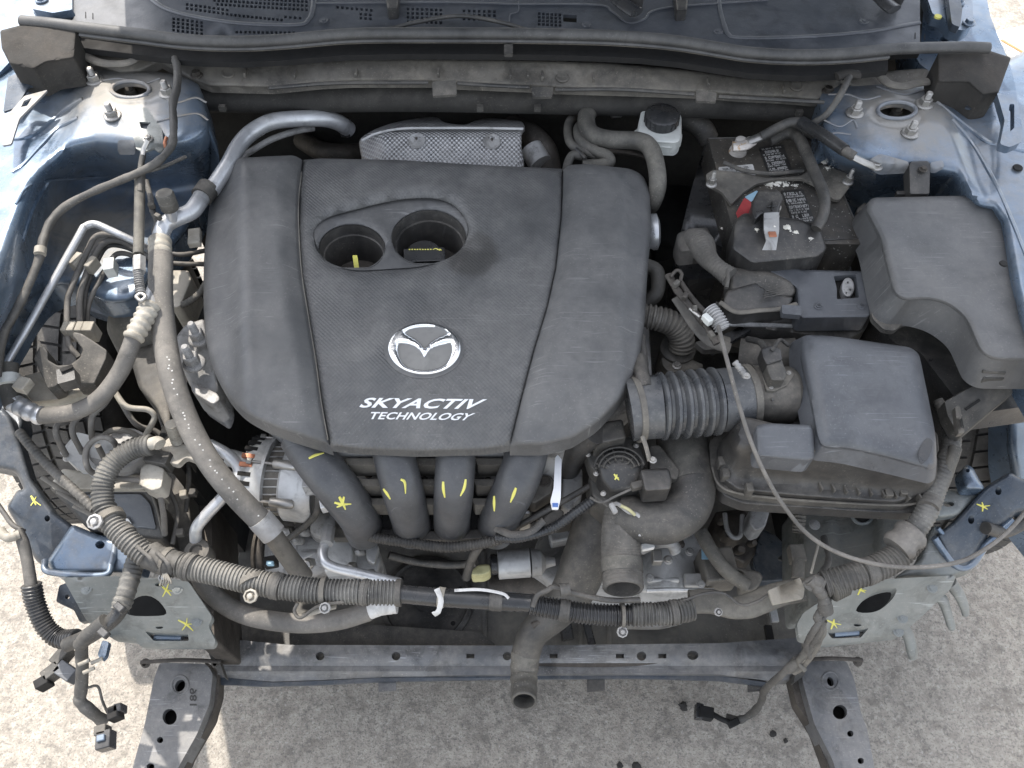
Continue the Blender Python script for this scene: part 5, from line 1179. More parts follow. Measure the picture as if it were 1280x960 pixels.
part_sheet(ab, 'lid', [(60, 608), (182, 606), (196, 622), (207, 676), (112, 664)], lambda u, v: .648-.0009*(v-606), 'plastic', r=7, rnd=5, step=6, thick=.07)
part_sheet(ab, 'lid_panel', [(100, 618), (176, 617), (188, 630), (196, 662), (128, 654)], lambda u, v: .6515-.0009*(v-606), 'plastic_blue', r=5, rnd=1, step=7, thick=.003)
part_tube(ab, 'lid_ridge', [(66, 613, .647), (120, 611, .648), (178, 611, .648), (192, 624, .634), (204, 668, .597)], 1.6, 'steel_dusty', n=8)
part_sheet(ab, 'label', [(140, 649), (160, 648), (166, 657), (146, 658)], lambda u, v: .6555-.0009*(v-606), 'label_white', r=1, step=5, thick=.001)
part_sheet(ab, 'connector', [(176, 584), (186, 578), (206, 586), (202, 610), (190, 614), (174, 606)], .69, 'cream_plastic', rnd=2, step=5, thick=.03)
part_box(ab, 'plug_body', 196, 570, .70, 30, 18, .03, 'plastic_dusty', rot=-.2)
part_sheet(ab, 'side_shield', [(206, 580), (230, 575), (240, 660), (236, 700), (210, 690)], .52, 'plastic_dusty', rnd=3, step=8, thick=.1)
for k in range(3): part_tube(ab, 'bracket_strip', [(52+k*20, 596+k*18, .68-k*.01), (100+k*8, 628+k*8, .66)], 3, 'steel_dusty', straight=True, flat=.4)
mb = thing('hose_bracket', 'cream painted bracket and knurled bolt beside the thick grey hose', 'bracket', (225, 550, .6))
part_sheet(mb, 'plate', [(202, 556), (212, 546), (240, 560), (252, 580), (232, 572), (222, 582), (204, 576)], .69, 'cream_plastic', rnd=2, step=6, thick=.01)
part_tube(mb, 'knurled_bolt', [(222, 552, .69), (214, 530, .73)], 8, 'cream_plastic', straight=True, ring=(4, .1))
sp = thing('strap_cable', 'stiff dark earth cable running from the left tower bracket down to a small spring', 'cable', (176, 280, .8))
part_tube(sp, 'lug', [(185, 175, .945), (180, 186, .935), (178, 194, .93)], 4, 'zinc', flat=.6); part_tube(sp, 'neck', [(179, 192, .93), (176, 210, .92), (175, 240, .91)], 3.6, 'tape')
part_tube(sp, 'sleeve', [(175, 218, .913), (174, 280, .895), (173, 318, .885)], 6.3, 'rubber_dusty', n=14)
part_tube(sp, 'end_fitting', [(174, 322, .884), (174, 340, .88)], 8, 'cast', n=6, straight=True)
part_tube(sp, 'spring', [(173, 340, .88), (174, 354, .875), (176, 366, .87)], 6, 'cast', ring=(3, .25)); part_tube(sp, 'eye', [(170, 371, .872), (176, 367, .872), (182, 371, .872), (176, 376, .872), (170, 371, .872)], 2.4, 'zinc')
th = thing('tower_harness', 'taped wiring harness looping over the left strut tower to the left edge', 'wiring harness', (120, 240, .85))
part_tube(th, 'trunk', [(219, 74, .96), (222, 88, .962), (221, 110, .96), (216, 130, .955), (217, 158, .945), (214, 182, .935), (196, 203, .93), (168, 218, .925), (120, 238, .91), (85, 256, .90), (64, 276, .895), (54, 300, .89), (50, 320, .885), (34, 360, .87), (16, 396, .855), (4, 420, .84), (-4, 470, .80)], 5, 'tape', n=12, wob=.10)
part_tube(th, 'thin_branch', [(172, 217, .925), (200, 210, .92), (232, 196, .90)], 2.2, 'tape'); part_tube(th, 'tie', [(51, 310, .892), (50, 318, .89)], 7, 'cream_plastic', straight=True)
part_tube(th, 'drop_branch', [(182, 226, .89), (188, 246, .88), (190, 262, .87), (196, 276, .86), (192, 292, .85)], 3.6, 'tape', wob=.2)
part_tube(th, 'bracket_wire', [(208, 172, .94), (206, 180, .94), (209, 188, .93)], 2.2, 'copper')
for u, v, r_ in ((188, 254, .3), (196, 268, -.5)): part_box(th, 'clip', u, v, .885, 8, 6, .01, 'plastic_dusty', rot=r_)
mt2 = thing('engine_mount', 'cast aluminium engine mount with two studs at the left edge of the cover', 'engine mount', (242, 440, .65))
part_sheet(mt2, 'arm', [(218, 424), (232, 406), (256, 398), (266, 440), (274, 488), (268, 504), (238, 484), (228, 460)], lambda u, v: .79-.0005*(v-400), 'cast', rnd=5, r=6, step=7, thick=.08)
part_sheet(mt2, 'lower_arm', [(238, 476), (272, 492), (276, 500), (266, 506), (240, 490)], .765, 'cast', rnd=2, step=6, thick=.05)
bolt(mt2, 243, 455, .783, 14, MAT['cast'], 'nut', hscale=1.6); bolt(mt2, 249, 424, .79, 13, MAT['cast'], 'nut', hscale=1.5)
cp = thing('coolant_bottle', 'cream plastic bottle neck between grey hose and engine mount', 'bottle', (225, 370, .7))
part_sheet(cp, 'neck', [(213, 338), (236, 338), (240, 350), (226, 384), (214, 386)], .775, 'cream_plastic', rnd=4, step=6, thick=.06)
part_sheet(cp, 'lower_body', [(160, 440), (198, 428), (210, 470), (214, 520), (212, 548), (196, 510), (174, 486)], lambda u, v: .70, 'plastic_dusty', r=5, rnd=6, step=8, thick=.12)
wd = thing('suspension_dome', 'dusty rubber suspension dome behind the cream hose crimp', 'rubber dome', (178, 380, .7))
part_lathe(wd, 'dome', P(176, 400, .70), (0, 0, 1), [(.06, -.05), (.055, 0), (.04, .03), (.02, .04), (0, .042)], 'rubber_dusty', 30)
part_lathe(wd, 'boot', P(166, 360, .73), (0, 0, 1), [(.03, -.02), (.028, .02), (.018, .03), (0, .032)], 'cream_plastic', 24)
lw = thing('inner_wing_wires', 'thin dark wires and small clips in the gap beside the left frame rail', 'wires', (220, 600, .5))
for k, pts in enumerate(([(206, 470, .62), (196, 500, .60), (206, 540, .58), (218, 580, .56)], [(232, 500, .62), (226, 540, .60), (236, 590, .58), (232, 640, .56)], [(150, 500, .66), (170, 530, .64), (196, 540, .62), (214, 560, .60)], [(118, 452, .72), (130, 480, .70), (124, 500, .70)], [(210, 610, .60), (222, 640, .58), (216, 680, .57)])):
    part_tube(lw, 'wire', pts, 2.6+.5*(k % 3), ('rubber', 'tape', 'hose_grey')[k % 3], wob=.1)
for u, v, r_, mt_ in ((228, 616, .2, 'cream_plastic'), (240, 614, 0, 'plastic_dusty'), (224, 664, .1, 'plastic_dusty'), (176, 466, .4, 'cast'), (212, 500, .2, 'plastic_dusty')): part_box(lw, 'clip', u, v, .60, 9, 9, .012, mt_, rot=r_)
bp_ = thing('bent_pipe', 'bent silver coolant pipe left of the alternator', 'pipe', (280, 620, .5))
part_tube(bp_, 'pipe', [(262, 556, .66), (284, 568, .66), (297, 582, .65), (298, 598, .645), (278, 622, .63), (256, 646, .615), (245, 662, .60), (246, 684, .56)], 7.5, 'alu_pipe', n=16)
part_tube(bp_, 'stub', [(286, 572, .64), (308, 578, .64)], 11, 'alu', n=18, straight=True)
part_lathe(bp_, 'collar', P(247, 690, .575), (0, 0, 1), [(.019, -.03), (.021, 0), (.019, .006), (.010, .008), (.009, .002)], 'plastic_dusty', 24)
lh_ = thing('lower_loop_hose', 'grey rubber hose sagging in a loop below the corrugated harness', 'hose', (370, 775, .4))
part_tube(lh_, 'hose', [(244, 700, .50), (254, 728, .48), (276, 752, .46), (312, 770, .45), (368, 779, .45), (420, 776, .455), (462, 764, .46)], 12, 'hose_grey', n=18)
part_tube(lh_, 'white_band', [(462, 763, .464), (478, 758, .468), (496, 756, .47)], 11, 'label_white', n=16, wob=.05)
wp = thing('white_pipe', 'bright silver small pipe running from the compressor towards the harness', 'pipe', (440, 710, .45))
part_tube(wp, 'pipe', [(408, 676, .56), (403, 690, .565), (406, 702, .565), (420, 710, .56), (455, 718, .55), (500, 729, .54)], 6.5, 'alu_pipe', n=14); part_tube(wp, 'fitting', [(411, 660, .565), (408, 680, .57)], 8.5, 'cast', n=8, straight=True)
# ================================================================ RIGHT SIDE
# --- loom at the right tower
rt = thing('right_tower_harness', 'short black cable dropping from the cowl corner beside the right strut tower', 'cable', (1050, 120, .9))
part_tube(rt, 'cable', [(1072, 92, .965), (1062, 96, .966), (1056, 108, .965), (1046, 126, .95), (1032, 144, .93), (1014, 156, .91)], 4.2, 'tape', wob=.08); part_tube(rt, 'boot', [(1046, 96, .965), (1060, 92, .968), (1074, 94, .965)], 7, 'foam', flat=.6)
# --- battery
bt = thing('battery', 'dirty black car battery with white warning labels and corroded terminals', 'battery', (985, 240, .66))
zt_ = .858
part_sheet(bt, 'case', [(884, 172), (1022, 170), (1079, 298), (1078, 306), (925, 305), (915, 285)], zt_, 'battery_black', r=3, rnd=2, step=14, thick=.17)
part_tube(bt, 'lid_edge', [(886, 173, zt_), (955, 172, zt_), (1021, 172, zt_)], 1.3, 'plastic', straight=True); part_tube(bt, 'lid_edge', [(1022, 172, zt_), (1078, 298, zt_), (1000, 302, zt_)], 1.5, 'plastic', straight=True)
part_sheet(bt, 'tray', [(884, 172), (892, 182), (922, 290), (918, 316), (852, 286), (866, 230)], .80, 'plastic_clean', r=3, step=12, thick=.12)
def label(par, q, mt_, rows, z=zt_, pr='label_white', seed=1):
    lb_ = part_sheet(par, 'label', q, z+.0012, mt_, r=2, step=12, thick=.001)
    rng = random.Random(seed); m = M(); g = quadmap(q, z+.0012, .0006)
    def bar(x0, y0, x1, y1): m.add([g(x0, y0), g(x1, y0), g(x1, y1), g(x0, y1)], [(0, 1, 2, 3)])
    y = .06
    while y < .90:                                                    # worn, unreadable small print: strokes grouped like letters
        h = rng.choice((.045, .05, .085)); x = .07+rng.random()*.04; end = rng.uniform(.7, .95)
        while x < end:
            w = h*rng.uniform(.45, .8)*1.0
            if rng.random() < .84:
                t = w*.28
                if rng.random() < .75: bar(x, y, x+t, y+h)
                if rng.random() < .55: bar(x+w-t, y, x+w, y+h)
                for yy in (0, .42, .8):
                    if rng.random() < .5: bar(x, y+h*yy, x+w, y+h*(yy+.2))
            x += w*1.3
        y += h*1.45
    m.build('print', MAT[pr], lb_, stuff=True); return lb_
label(bt, [(962, 222), (992, 217), (979, 180), (948, 184)], 'label_black', 12, seed=2)
label(bt, [(901, 224), (945, 219), (941, 205), (898, 209)], 'label_white', 5, pr='label_black', seed=5)
label(bt, [(992, 282), (1019, 278), (1004, 236), (976, 238)], 'label_black', 10, seed=4)
part_sheet(bt, 'red_label', [(920, 266), (930, 248), (938, 246), (941, 276), (924, 276)], zt_+.0014, 'red_label', r=1, step=8, thick=.001)
part_sheet(bt, 'blue_label', [(931, 246), (946, 238), (950, 242), (939, 252)], zt_+.0024, 'sky_label', r=1, step=8, thick=.001)
part_lathe(bt, 'negative_post', P(922, 190, zt_), (0, 0, 1), [(.015, 0), (.014, .006), (.010, .008), (.009, .026), (.006, .027)], 'terminal', 20)
part_lathe(bt, 'positive_post', P(965, 270, zt_), (0, 0, 1), [(.012, 0), (.009, .006), (.009, .02)], 'terminal', 20)
# hold-down
hd = thing('battery_clamp', 'grey steel hold down bar bolted across the top of the battery', 'battery clamp', (975, 225, zt_))
part_sheet(hd, 'bar', [(882, 218), (892, 212), (930, 216), (958, 222), (1000, 220), (1018, 208), (1030, 206), (1056, 216), (1068, 222), (1063, 232), (1050, 250), (1042, 250), (1024, 234), (1004, 224), (972, 224), (946, 230), (930, 240), (914, 256), (902, 240), (886, 232)], zt_+.010, 'steel_dusty', r=3, rnd=1, step=7, thick=.004)
for u, v in ((889, 231), (1059, 228)): bolt(hd, u, v, zt_+.010, 7, MAT['zinc'], 'nut', hscale=1.8)
# positive terminal cover / fuse block
tc = thing('terminal_cover', 'black positive terminal cover with a plus sign and white corrosion crust', 'terminal cover', (970, 300, zt_))
part_sheet(tc, 'fuse_block', [(918, 276), (930, 266), (1000, 274), (1026, 286), (1034, 312), (1022, 322), (940, 330), (915, 312)], lambda u, v: zt_+.022-.0003*max(0, v-280), 'plastic', r=5, rnd=4, step=7, thick=.05)
part_sheet(tc, 'cap', [(941, 250), (948, 238), (972, 237), (980, 246), (974, 262), (974, 286), (956, 286), (954, 266), (944, 276), (939, 264)], zt_+.036, 'plastic', r=4, rnd=3, step=5, thick=.03)
m = M(); z = zt_+.0375; tube(m, [(960, 258, z), (970, 257, z)], 1.2, 6, straight=True); tube(m, [(965, 252.5, z), (965, 263, z)], 1.2, 6, straight=True); m.build('plus_sign', MAT['label_black'], tc)
part_sheet(tc, 'strap', [(955, 266), (974, 265), (974, 288), (970, 314), (956, 330), (952, 314), (958, 300), (955, 285)], lambda u, v: zt_+.038-.0009*max(0, v-284), 'cast', r=2, step=5, thick=.003)
part_box(tc, 'copper_tab', 966, 292, zt_+.034, 10, 9, .003, 'copper')
def crust(par, spots, mt_='corrosion', nm='corrosion'):
    for k, (u, v, z, r) in enumerate(spots):
        m = M(); r *= 1.35
        rg_ = random.Random(k*17+int(u)); blob(m, u, v, z-.001, r*.5, k+int(u), .4, 3, .5)
        for q in range(26):
            a = rg_.uniform(0, 6.283); w = abs(rg_.gauss(0, .62)); blob(m, u+r*w*math.cos(a)*1.2, v+r*w*.7*math.sin(a), z-.001-.0006*w, r*rg_.uniform(.08, .34)/(1+w*.6), q+k*5+3, .4, 2, .5)
        m.build(nm, MAT[mt_], par, stuff=True)
crust(bt, [(962, 229, zt_+.003, 7), (973, 227, zt_+.003, 6), (982, 231, zt_+.002, 4), (994, 232, zt_+.002, 3), (1030, 202, zt_+.004, 5), (1026, 194, zt_+.003, 3), (1022, 184, zt_+.002, 2.5), (1034, 210, zt_+.012, 3)])
crust(tc, [(984, 284, zt_+.022, 6), (995, 290, zt_+.020, 4), (1014, 298, zt_+.018, 3), (946, 287, zt_+.022, 3), (962, 276, zt_+.038, 3), (968, 283, zt_+.038, 2.5), (905-2, 0+285, .82, 2)])
# cables
bc = thing('battery_cable', 'black earth cable from the corroded battery post to the right strut tower', 'cable', (1000, 170, .86))
part_tube(bc, 'post_clamp', [(916, 183, zt_+.022), (930, 182, zt_+.024), (940, 176, zt_+.026)], 8, 'terminal', flat=.6); part_tube(bc, 'crimp', [(934, 178, zt_+.028), (956, 169, zt_+.034)], 6, 'zinc', straight=True, flat=.7)
part_tube(bc, 'cable', [(952, 171, .892), (972, 160, .905), (990, 153, .915), (1008, 156, .915), (1032, 172, .93), (1052, 186, .938), (1068, 196, .935)], 6.3, 'rubber', n=14)
part_tube(bc, 'heat_shrink', [(1002, 153, .918), (1030, 170, .932), (1056, 188, .94)], 7.6, 'plastic_clean', n=14)
part_tube(bc, 'lug', [(1066, 196, .936), (1080, 203, .928), (1092, 208, .915)], 6, 'zinc', flat=.5); bolt(bc, 1094, 208, max(.905, zr(1094, 208)+.004), 9, MAT['zinc'], 'bolt')
pc = thing('positive_cable', 'black cable curving over the battery labels down to the terminal cover', 'cable', (1010, 230, .87))
part_tube(pc, 'cable', [(962, 176, .875), (985, 166, .885), (998, 172, .89), (1008, 192, .895), (1020, 220, .90), (1030, 244, .90), (1029, 268, .895), (1020, 286, .885)], 7, 'rubber', n=14)
part_tube(pc, 'thin_cable', [(905, 203, .868), (930, 213, .872), (965, 217, .874), (1004, 213, .874)], 2.6, 'rubber', n=8)
part_tube(pc, 'back_loop', [(985, 163, .875), (1012, 166, .87), (1034, 182, .86), (1042, 200, .85), (1036, 214, .84)], 6, 'rubber', n=12)
# --- brake reservoir and hoses
rs = thing('brake_reservoir', 'white brake fluid reservoir with black cap behind the engine', 'fluid reservoir', (825, 165, .80))
part_sheet(rs, 'tank', [(802, 136), (812, 132), (846, 134), (852, 146), (852, 174), (846, 180), (812, 178), (796, 164)], .87, 'white_plastic', r=5, rnd=4, step=5, thick=.025)
part_sheet(rs, 'flange', [(790, 166), (800, 158), (853, 166), (852, 178), (838, 186), (808, 182)], .858, 'white_plastic', r=4, rnd=2, step=5, thick=.01)
m = M(); c = P(826, 155, .868); s = S(826, 155, .87); pr = [(20*s, 0), (21*s, .004), (21*s, .020), (18*s, .023), (0, .023)]; lathe(m, c, (0, -.05, 1), pr, 32); m.build('cap', MAT['plastic_clean'], rs)
for k in range(18):
    a = 2*math.pi*k/18; m = M(); box(m, c+Vector((math.cos(a)*21.2*s, math.sin(a)*21.2*s, .012)), .0022, .0022, .015, a); m.build('cap_grip', MAT['plastic_clean'], rs)
vh = thing('vacuum_hose', 'thick grey vacuum hose bending down beside the brake fluid reservoir', 'hose', (790, 180, .8))
part_tube(vh, 'hose', [(800, 134, .84), (770, 132, .85), (744, 134, .855), (733, 146, .86), (738, 166, .862), (760, 174, .865), (796, 176, .868), (812, 184, .87), (820, 206, .865), (822, 232, .85), (816, 252, .82), (808, 262, .78)], 11, 'rubber_dusty', n=18)
part_tube(vh, 'clip', [(764, 133, .853), (776, 132, .853)], 14, 'cast', straight=True); part_tube(vh, 'rear_section', [(800, 134, .835), (840, 140, .83), (875, 158, .82), (886, 175, .80)], 13, 'rubber', n=18)
hh2 = thing('heater_hoses', 'pair of thin grey hoses curling behind the right of the engine cover', 'hose', (730, 170, .8))
part_tube(hh2, 'hose', [(722, 142, .83), (712, 152, .84), (710, 168, .84), (716, 182, .845), (738, 192, .845), (752, 196, .84)], 5.5, 'rubber_dusty'); part_tube(hh2, 'hose', [(735, 156, .84), (724, 160, .845), (726, 176, .85), (742, 188, .85), (758, 194, .85), (762, 203, .845), (745, 206, .84), (728, 206, .84)], 7, 'rubber_dusty')
part_tube(hh2, 'end', [(728, 195, .85), (716, 194, .85), (710, 204, .845), (708, 216, .84)], 5.5, 'rubber_dusty'); part_tube(hh2, 'ties', [(720, 186, .856), (732, 198, .856)], 2.5, 'plastic')
part_tube(hh2, 'lower_pipe', [(745, 188, .80), (790, 192, .80), (815, 200, .79)], 3, 'iron')
# side fittings of the engine right behind the cover
sf = thing('coolant_fitting', 'small coolant hoses and pipe flange at the right edge of the engine cover', 'hose', (815, 300, .7))
part_lathe(sf, 'flange', P(818, 290, .80), (1, 0, .1), [(.026, -.01), (.030, -.004), (.030, .004), (.02, .008)], 'alu_pipe', 24)
part_tube(sf, 'hose', [(808, 332, .79), (820, 338, .79), (823, 352, .785), (820, 368, .78), (808, 378, .77)], 9, 'rubber_dusty'); part_tube(sf, 'lower_hose', [(800, 420, .80), (803, 446, .80), (806, 478, .79)], 7, 'rubber', n=14, ring=(18, .1))
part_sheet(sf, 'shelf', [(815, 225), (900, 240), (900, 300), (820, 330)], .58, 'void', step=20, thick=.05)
# corrugated pipe going under the cover
cp2 = thing('corrugated_pipe', 'dusty corrugated breather pipe turning down right of the engine cover', 'pipe', (830, 400, .7))
part_tube(cp2, 'bellows', [(798, 394, .80), (822, 398, .80), (842, 406, .79), (852, 422, .77), (852, 436, .75)], 16, 'steel_dusty', ring=(5.5, .16), n=22); part_lathe(cp2, 'base', P(846, 440, .73), (0, 0, 1), [(.028, -.05), (.028, .01), (.02, .015)], 'plastic_dusty', 24)
part_sheet(cp2, 'foot', [(826, 446), (852, 444), (880, 456), (876, 462), (836, 466), (828, 458)], .735, 'steel_dusty', rnd=2, step=6, thick=.01); bolt(cp2, 846, 457, .737, 6, MAT['zinc'], 'bolt')
# --- ecu and bracket
eu = thing('control_module', 'grey control module bracket with big plug and corrugated boot in front of the battery', 'control unit', (1000, 365, .70))
part_sheet(eu, 'bracket', [(950, 328), (984, 327), (1000, 337), (1078, 339), (1089, 350), (1090, 388), (1086, 397), (1003, 398), (998, 394), (996, 360), (978, 348), (952, 336)], .84, 'plastic_blue', holes=[rounded([(1042, 345), (1070, 343), (1074, 372), (1046, 374), (1046, 360)], 2)], r=4, rnd=3, step=7, thick=.03, hole_thick=.012)
part_sheet(eu, 'recess', [(1040, 342), (1074, 341), (1076, 374), (1044, 376)], .826, 'void', step=9, thick=.002)
part_sheet(eu, 'round_plug', ell(1060, 359, 8, 12, 18), .838, 'cast', r=0, rnd=2, step=4, thick=.02, holes=[ell(1060, 353, 1.6, 1.6, 8), ell(1063, 362, 1.6, 1.6, 8), ell(1058, 366, 1.4, 1.4, 8)])
for u, v in ((1023, 383), (1077, 383)): bolt(eu, u, v, .8405, 5.5, MAT['plastic_blue'], 'bolt', hscale=.6)
part_sheet(eu, 'plug_housing', [(912, 334), (958, 337), (992, 352), (996, 365), (990, 372), (960, 374), (912, 364)], lambda u, v: .845-.0004*max(0, v-345), 'plastic_dusty', r=5, rnd=6, step=6, thick=.04)
part_sheet(eu, 'plug_cover', [(908, 364), (945, 352), (962, 366), (992, 372), (986, 384), (920, 392), (902, 382)], lambda u, v: .842-.0003*max(0, v-360), 'plastic', r=4, rnd=3, step=6, thick=.03)
for k in range(5): part_tube(eu, 'grip_line', [(954+k*.5, 372-k*2.6, .846), (984-k*2, 366-k*2.6, .846)], .7, 'plastic_dusty', straight=True, n=6)
part_tube(eu, 'boot', [(852, 300, .81, 8), (866, 298, .83, 13), (876, 306, .84, 17), (884, 322, .845, 13), (896, 334, .85, 11), (912, 346, .85, 13)], 12, 'braid', n=24, ring=(4, .05))
part_sheet(eu, 'boot_mouth', [(846, 292), (862, 286), (884, 284), (888, 292), (884, 312), (850, 316), (845, 304)], lambda u, v: .845-.0008*abs(u-868), 'braid', r=5, rnd=5, step=5, thick=.03)
part_tube(eu, 'boot_ring', [(907, 332, .86), (910, 345, .862), (908, 360, .858)], 2.6, 'plastic_dusty')
part_sheet(eu, 'module_box', [(894, 376), (920, 390), (980, 386), (1000, 396), (1088, 398), (1082, 412), (1060, 424), (960, 412), (900, 396)], .80, 'plastic', r=3, step=10, thick=.06)
part_tube(eu, 'lower_strip', [(900, 378, .835), (920, 390, .835), (950, 388, .836), (976, 386, .836), (996, 380, .836)], 3.4, 'steel_dusty', flat=.6)
part_sheet(eu, 'module_edge', [(904, 402), (1024, 406), (1022, 409), (904, 406)], .803, 'alu', r=1, step=20, thick=.003)
part_sheet(eu, 'clip_plate', [(977, 381), (1001, 382), (1002, 394), (978, 392)], .848, 'plastic_blue', r=2, step=6, thick=.01)
part_sheet(eu, 'battery_shelf', [(850, 300), (920, 300), (930, 345), (860, 350), (845, 330)], .74, 'plastic_clean', r=4, step=12, thick=.1)
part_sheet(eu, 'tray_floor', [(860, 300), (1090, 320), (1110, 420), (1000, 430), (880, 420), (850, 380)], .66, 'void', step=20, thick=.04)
# --- fuse box
fb = thing('fuse_box', 'large matte black fuse box with a curved corner at the right edge', 'fuse box', (1180, 330, .70))
part_sheet(fb, 'lid', [(1088, 247), (1228, 244), (1248, 256), (1262, 290), (1284, 345), (1330, 430), (1330, 452), (1240, 450), (1224, 440), (1206, 398), (1184, 380), (1160, 374), (1130, 376), (1116, 368), (1100, 300), (1080, 262)], lambda u, v: .905-.00003*(v-245), 'cover_side', r=12, rnd=9, step=10, thick=.05, taper=.012)
part_sheet(fb, 'lid_flange', [(1070, 262), (1082, 252), (1096, 300), (1112, 372), (1132, 392), (1165, 388), (1190, 402), (1204, 430), (1216, 462), (1340, 468), (1340, 476), (1212, 474), (1194, 440), (1180, 416), (1160, 402), (1130, 404), (1118, 414), (1104, 412), (1090, 398), (1080, 320)], .845, 'plastic_dusty', r=4, rnd=1.5, step=8, thick=.008)
part_sheet(fb, 'base', [(1092, 300), (1340, 300), (1340, 500), (1226, 516), (1196, 500), (1150, 440), (1120, 430), (1090, 400), (1072, 264)], .80, 'plastic', r=6, step=14, thick=.05)
part_sheet(fb, 'stay', [(1180, 502), (1222, 478), (1264, 474), (1266, 492), (1232, 520), (1204, 544), (1194, 538), (1184, 520)], lambda u, v: .83-.0006*(v-480), 'plastic_dusty', r=3, rnd=2, step=6, thick=.02)
part_sheet(fb, 'stay_slot', [(1206, 510), (1224, 498), (1226, 501), (1208, 513)], lambda u, v: .8312-.0006*(v-480), 'void', r=1, step=6, thick=.001)
part_sheet(fb, 'stay_clip', [(1194, 508), (1200, 508), (1206, 540), (1198, 542)], .825, 'steel_dusty', r=1.5, step=5, thick=.01)
part_box(fb, 'latch', 1241, 467, .86, 26, 14, .02, 'plastic_dusty'); part_tube(fb, 'latch_pin', [(1228, 464, .868), (1256, 466, .868)], 2.4, 'plastic_dusty', n=8)
part_tube(fb, 'side_lip', [(1076, 262, .85), (1088, 310, .85), (1098, 350, .85), (1101, 370, .85)], 2.2, 'steel_dusty', n=8)
fbk = thing('fuse_box_strap', 'dark upright strap bracket bolted to the right tower behind the fuse box', 'bracket', (1149, 220, .86))
part_sheet(fbk, 'strap', [(1138, 202), (1160, 201), (1163, 206), (1162, 243), (1137, 243), (1136, 206)], lambda u, v: .925-.0006*(v-200), 'plastic', r=3, rnd=1.5, step=5, thick=.02); bolt(fbk, 1154, 212, .92, 5.5, MAT['iron'], 'bolt')
part_box(fbk, 'foot', 1127, 240, .89, 12, 6, .01, 'plastic')
part_sheet(fbk, 'wing', [(1086, 200), (1100, 192), (1136, 202), (1136, 214), (1100, 216), (1090, 210)], lambda u, v: max(.90, zr(u, v)+.004), 'blue_dusty', r=4, step=6, thick=.004)
part_sheet(fbk, 'wing', [(1163, 203), (1178, 200), (1181, 208), (1170, 214), (1163, 213)], lambda u, v: max(.90, zr(u, v)+.004), 'blue_dusty', r=3, step=6, thick=.004)
# --- air box
ab2 = thing('air_filter_box', 'big dusty black air filter box with inlet neck and ribbed front edge', 'air filter box', (1050, 540, .60))
part_sheet(ab2, 'lower_tray', [(888, 556), (896, 552), (940, 530), (1172, 560), (1174, 604), (1164, 634), (1140, 642), (1090, 640), (930, 630), (904, 620), (890, 590)], .715, 'plastic', r=6, rnd=2, step=10, thick=.022)
part_sheet(ab2, 'flange', [(886, 552), (894, 545), (944, 500), (1172, 540), (1176, 600), (1164, 620), (1130, 634), (1000, 628), (926, 620), (898, 608), (888, 584)], .728, 'plastic_dusty', r=7, rnd=2, step=10, thick=.012)
zab = lambda u, v: .735+.10*(1-sm(545, 625, v-.06*(u-1000)))*sm(893, 905, u)-.022*sm(600, 620, v)*0
part_sheet(ab2, 'lower_skirt', [(898, 556), (930, 520), (1010, 540), (1100, 545), (1172, 570), (1172, 598), (1158, 616), (1120, 628), (1000, 620), (922, 612), (900, 596)], lambda u, v: .742+.078*(1-sm(556, 612, v-.10*(u-1000)))*sm(1180, 1160, u)*sm(895, 925, u), 'plastic', r=6, rnd=3, step=7, thick=.01)
part_sheet(ab2, 'dome', [(999, 418), (1040, 420), (1138, 434), (1149, 442), (1160, 495), (1170, 545), (1171, 582), (1163, 588), (1110, 573), (1062, 562), (1026, 560), (1020, 545), (1012, 500), (1000, 450)], lambda u, v: .868-.00018*(v-420)-.00018*max(0, 1015-u), 'plastic_blue', r=14, rnd=20, step=7, thick=.022, taper=.01, drop=.75)
part_sheet(ab2, 'step', [(944, 532), (960, 529), (1014, 531), (1017, 540), (1018, 574), (1010, 577), (946, 571)], lambda u, v: .842-.0003*(v-530), 'plastic_blue', r=6, rnd=6, step=5, thick=.03)
part_tube(ab2, 'neck', [(936, 492, .80), (960, 494, .80), (985, 494, .798)], 36, 'plastic_dusty', n=36)
part_tube(ab2, 'neck_back', [(925, 448, .76), (960, 450, .77), (995, 448, .78)], 26, 'plastic_dusty', n=28)
part_tube(ab2, 'elbow', [(972, 494, .798, 36), (990, 494, .796, 34), (1002, 500, .79, 26), (1008, 508, .78, 14)], 30, 'plastic_dusty', n=36)
part_sheet(ab2, 'collar_web', [(985, 440), (1002, 430), (1016, 520), (1012, 536), (990, 530)], .79, 'plastic', rnd=4, step=7, thick=.06)
for k in range(9):
    u = 1024+k*15.5; v = 601+k*1.6; m = M(); boxp(m, u, v, .752-.0005*k, 2.4, 24, .014, .2); m.build('rib', MAT['plastic_dusty'], ab2, bevel=.0006)
for k in range(7): part_lathe(ab2, 'rib_stud', P(1016+k*20, 613+k*1.8, .735), (0, 0, 1), [(.0022, 0), (.0022, .006)], 'plastic_dusty', 8)
for u, v in ((903, 575), (908, 590), (938, 608), (1112, 614), (1130, 612)): part_box(ab2, 'clip_tab', u, v, .752, 9, 12, .02, 'plastic_dusty')
m = M()
for k in range(8): boxp(m, 950+k*7.3, 617+k*.6, .7305, 4, 2, .001)
m.build('worn_edge', MAT['label_white'], ab2, stuff=True)
part_tube(ab2, 'seam', [(890, 584, .731), (899, 606, .731), (926, 617, .731), (1000, 625, .731), (1130, 631, .731), (1160, 618, .731)], 1.5, 'steel_dusty', n=6)
part_sheet(ab2, 'corner_wear', smoothpoly([(1150, 560), (1158, 548), (1166, 552), (1162, 570), (1152, 580), (1148, 572)], 4), lambda u, v: .8445, 'plastic_clean', r=0, step=6, thick=.0005)
ms = thing('airflow_sensor', 'small grey airflow sensor plugged into the air box neck', 'sensor', (968, 465, .84))
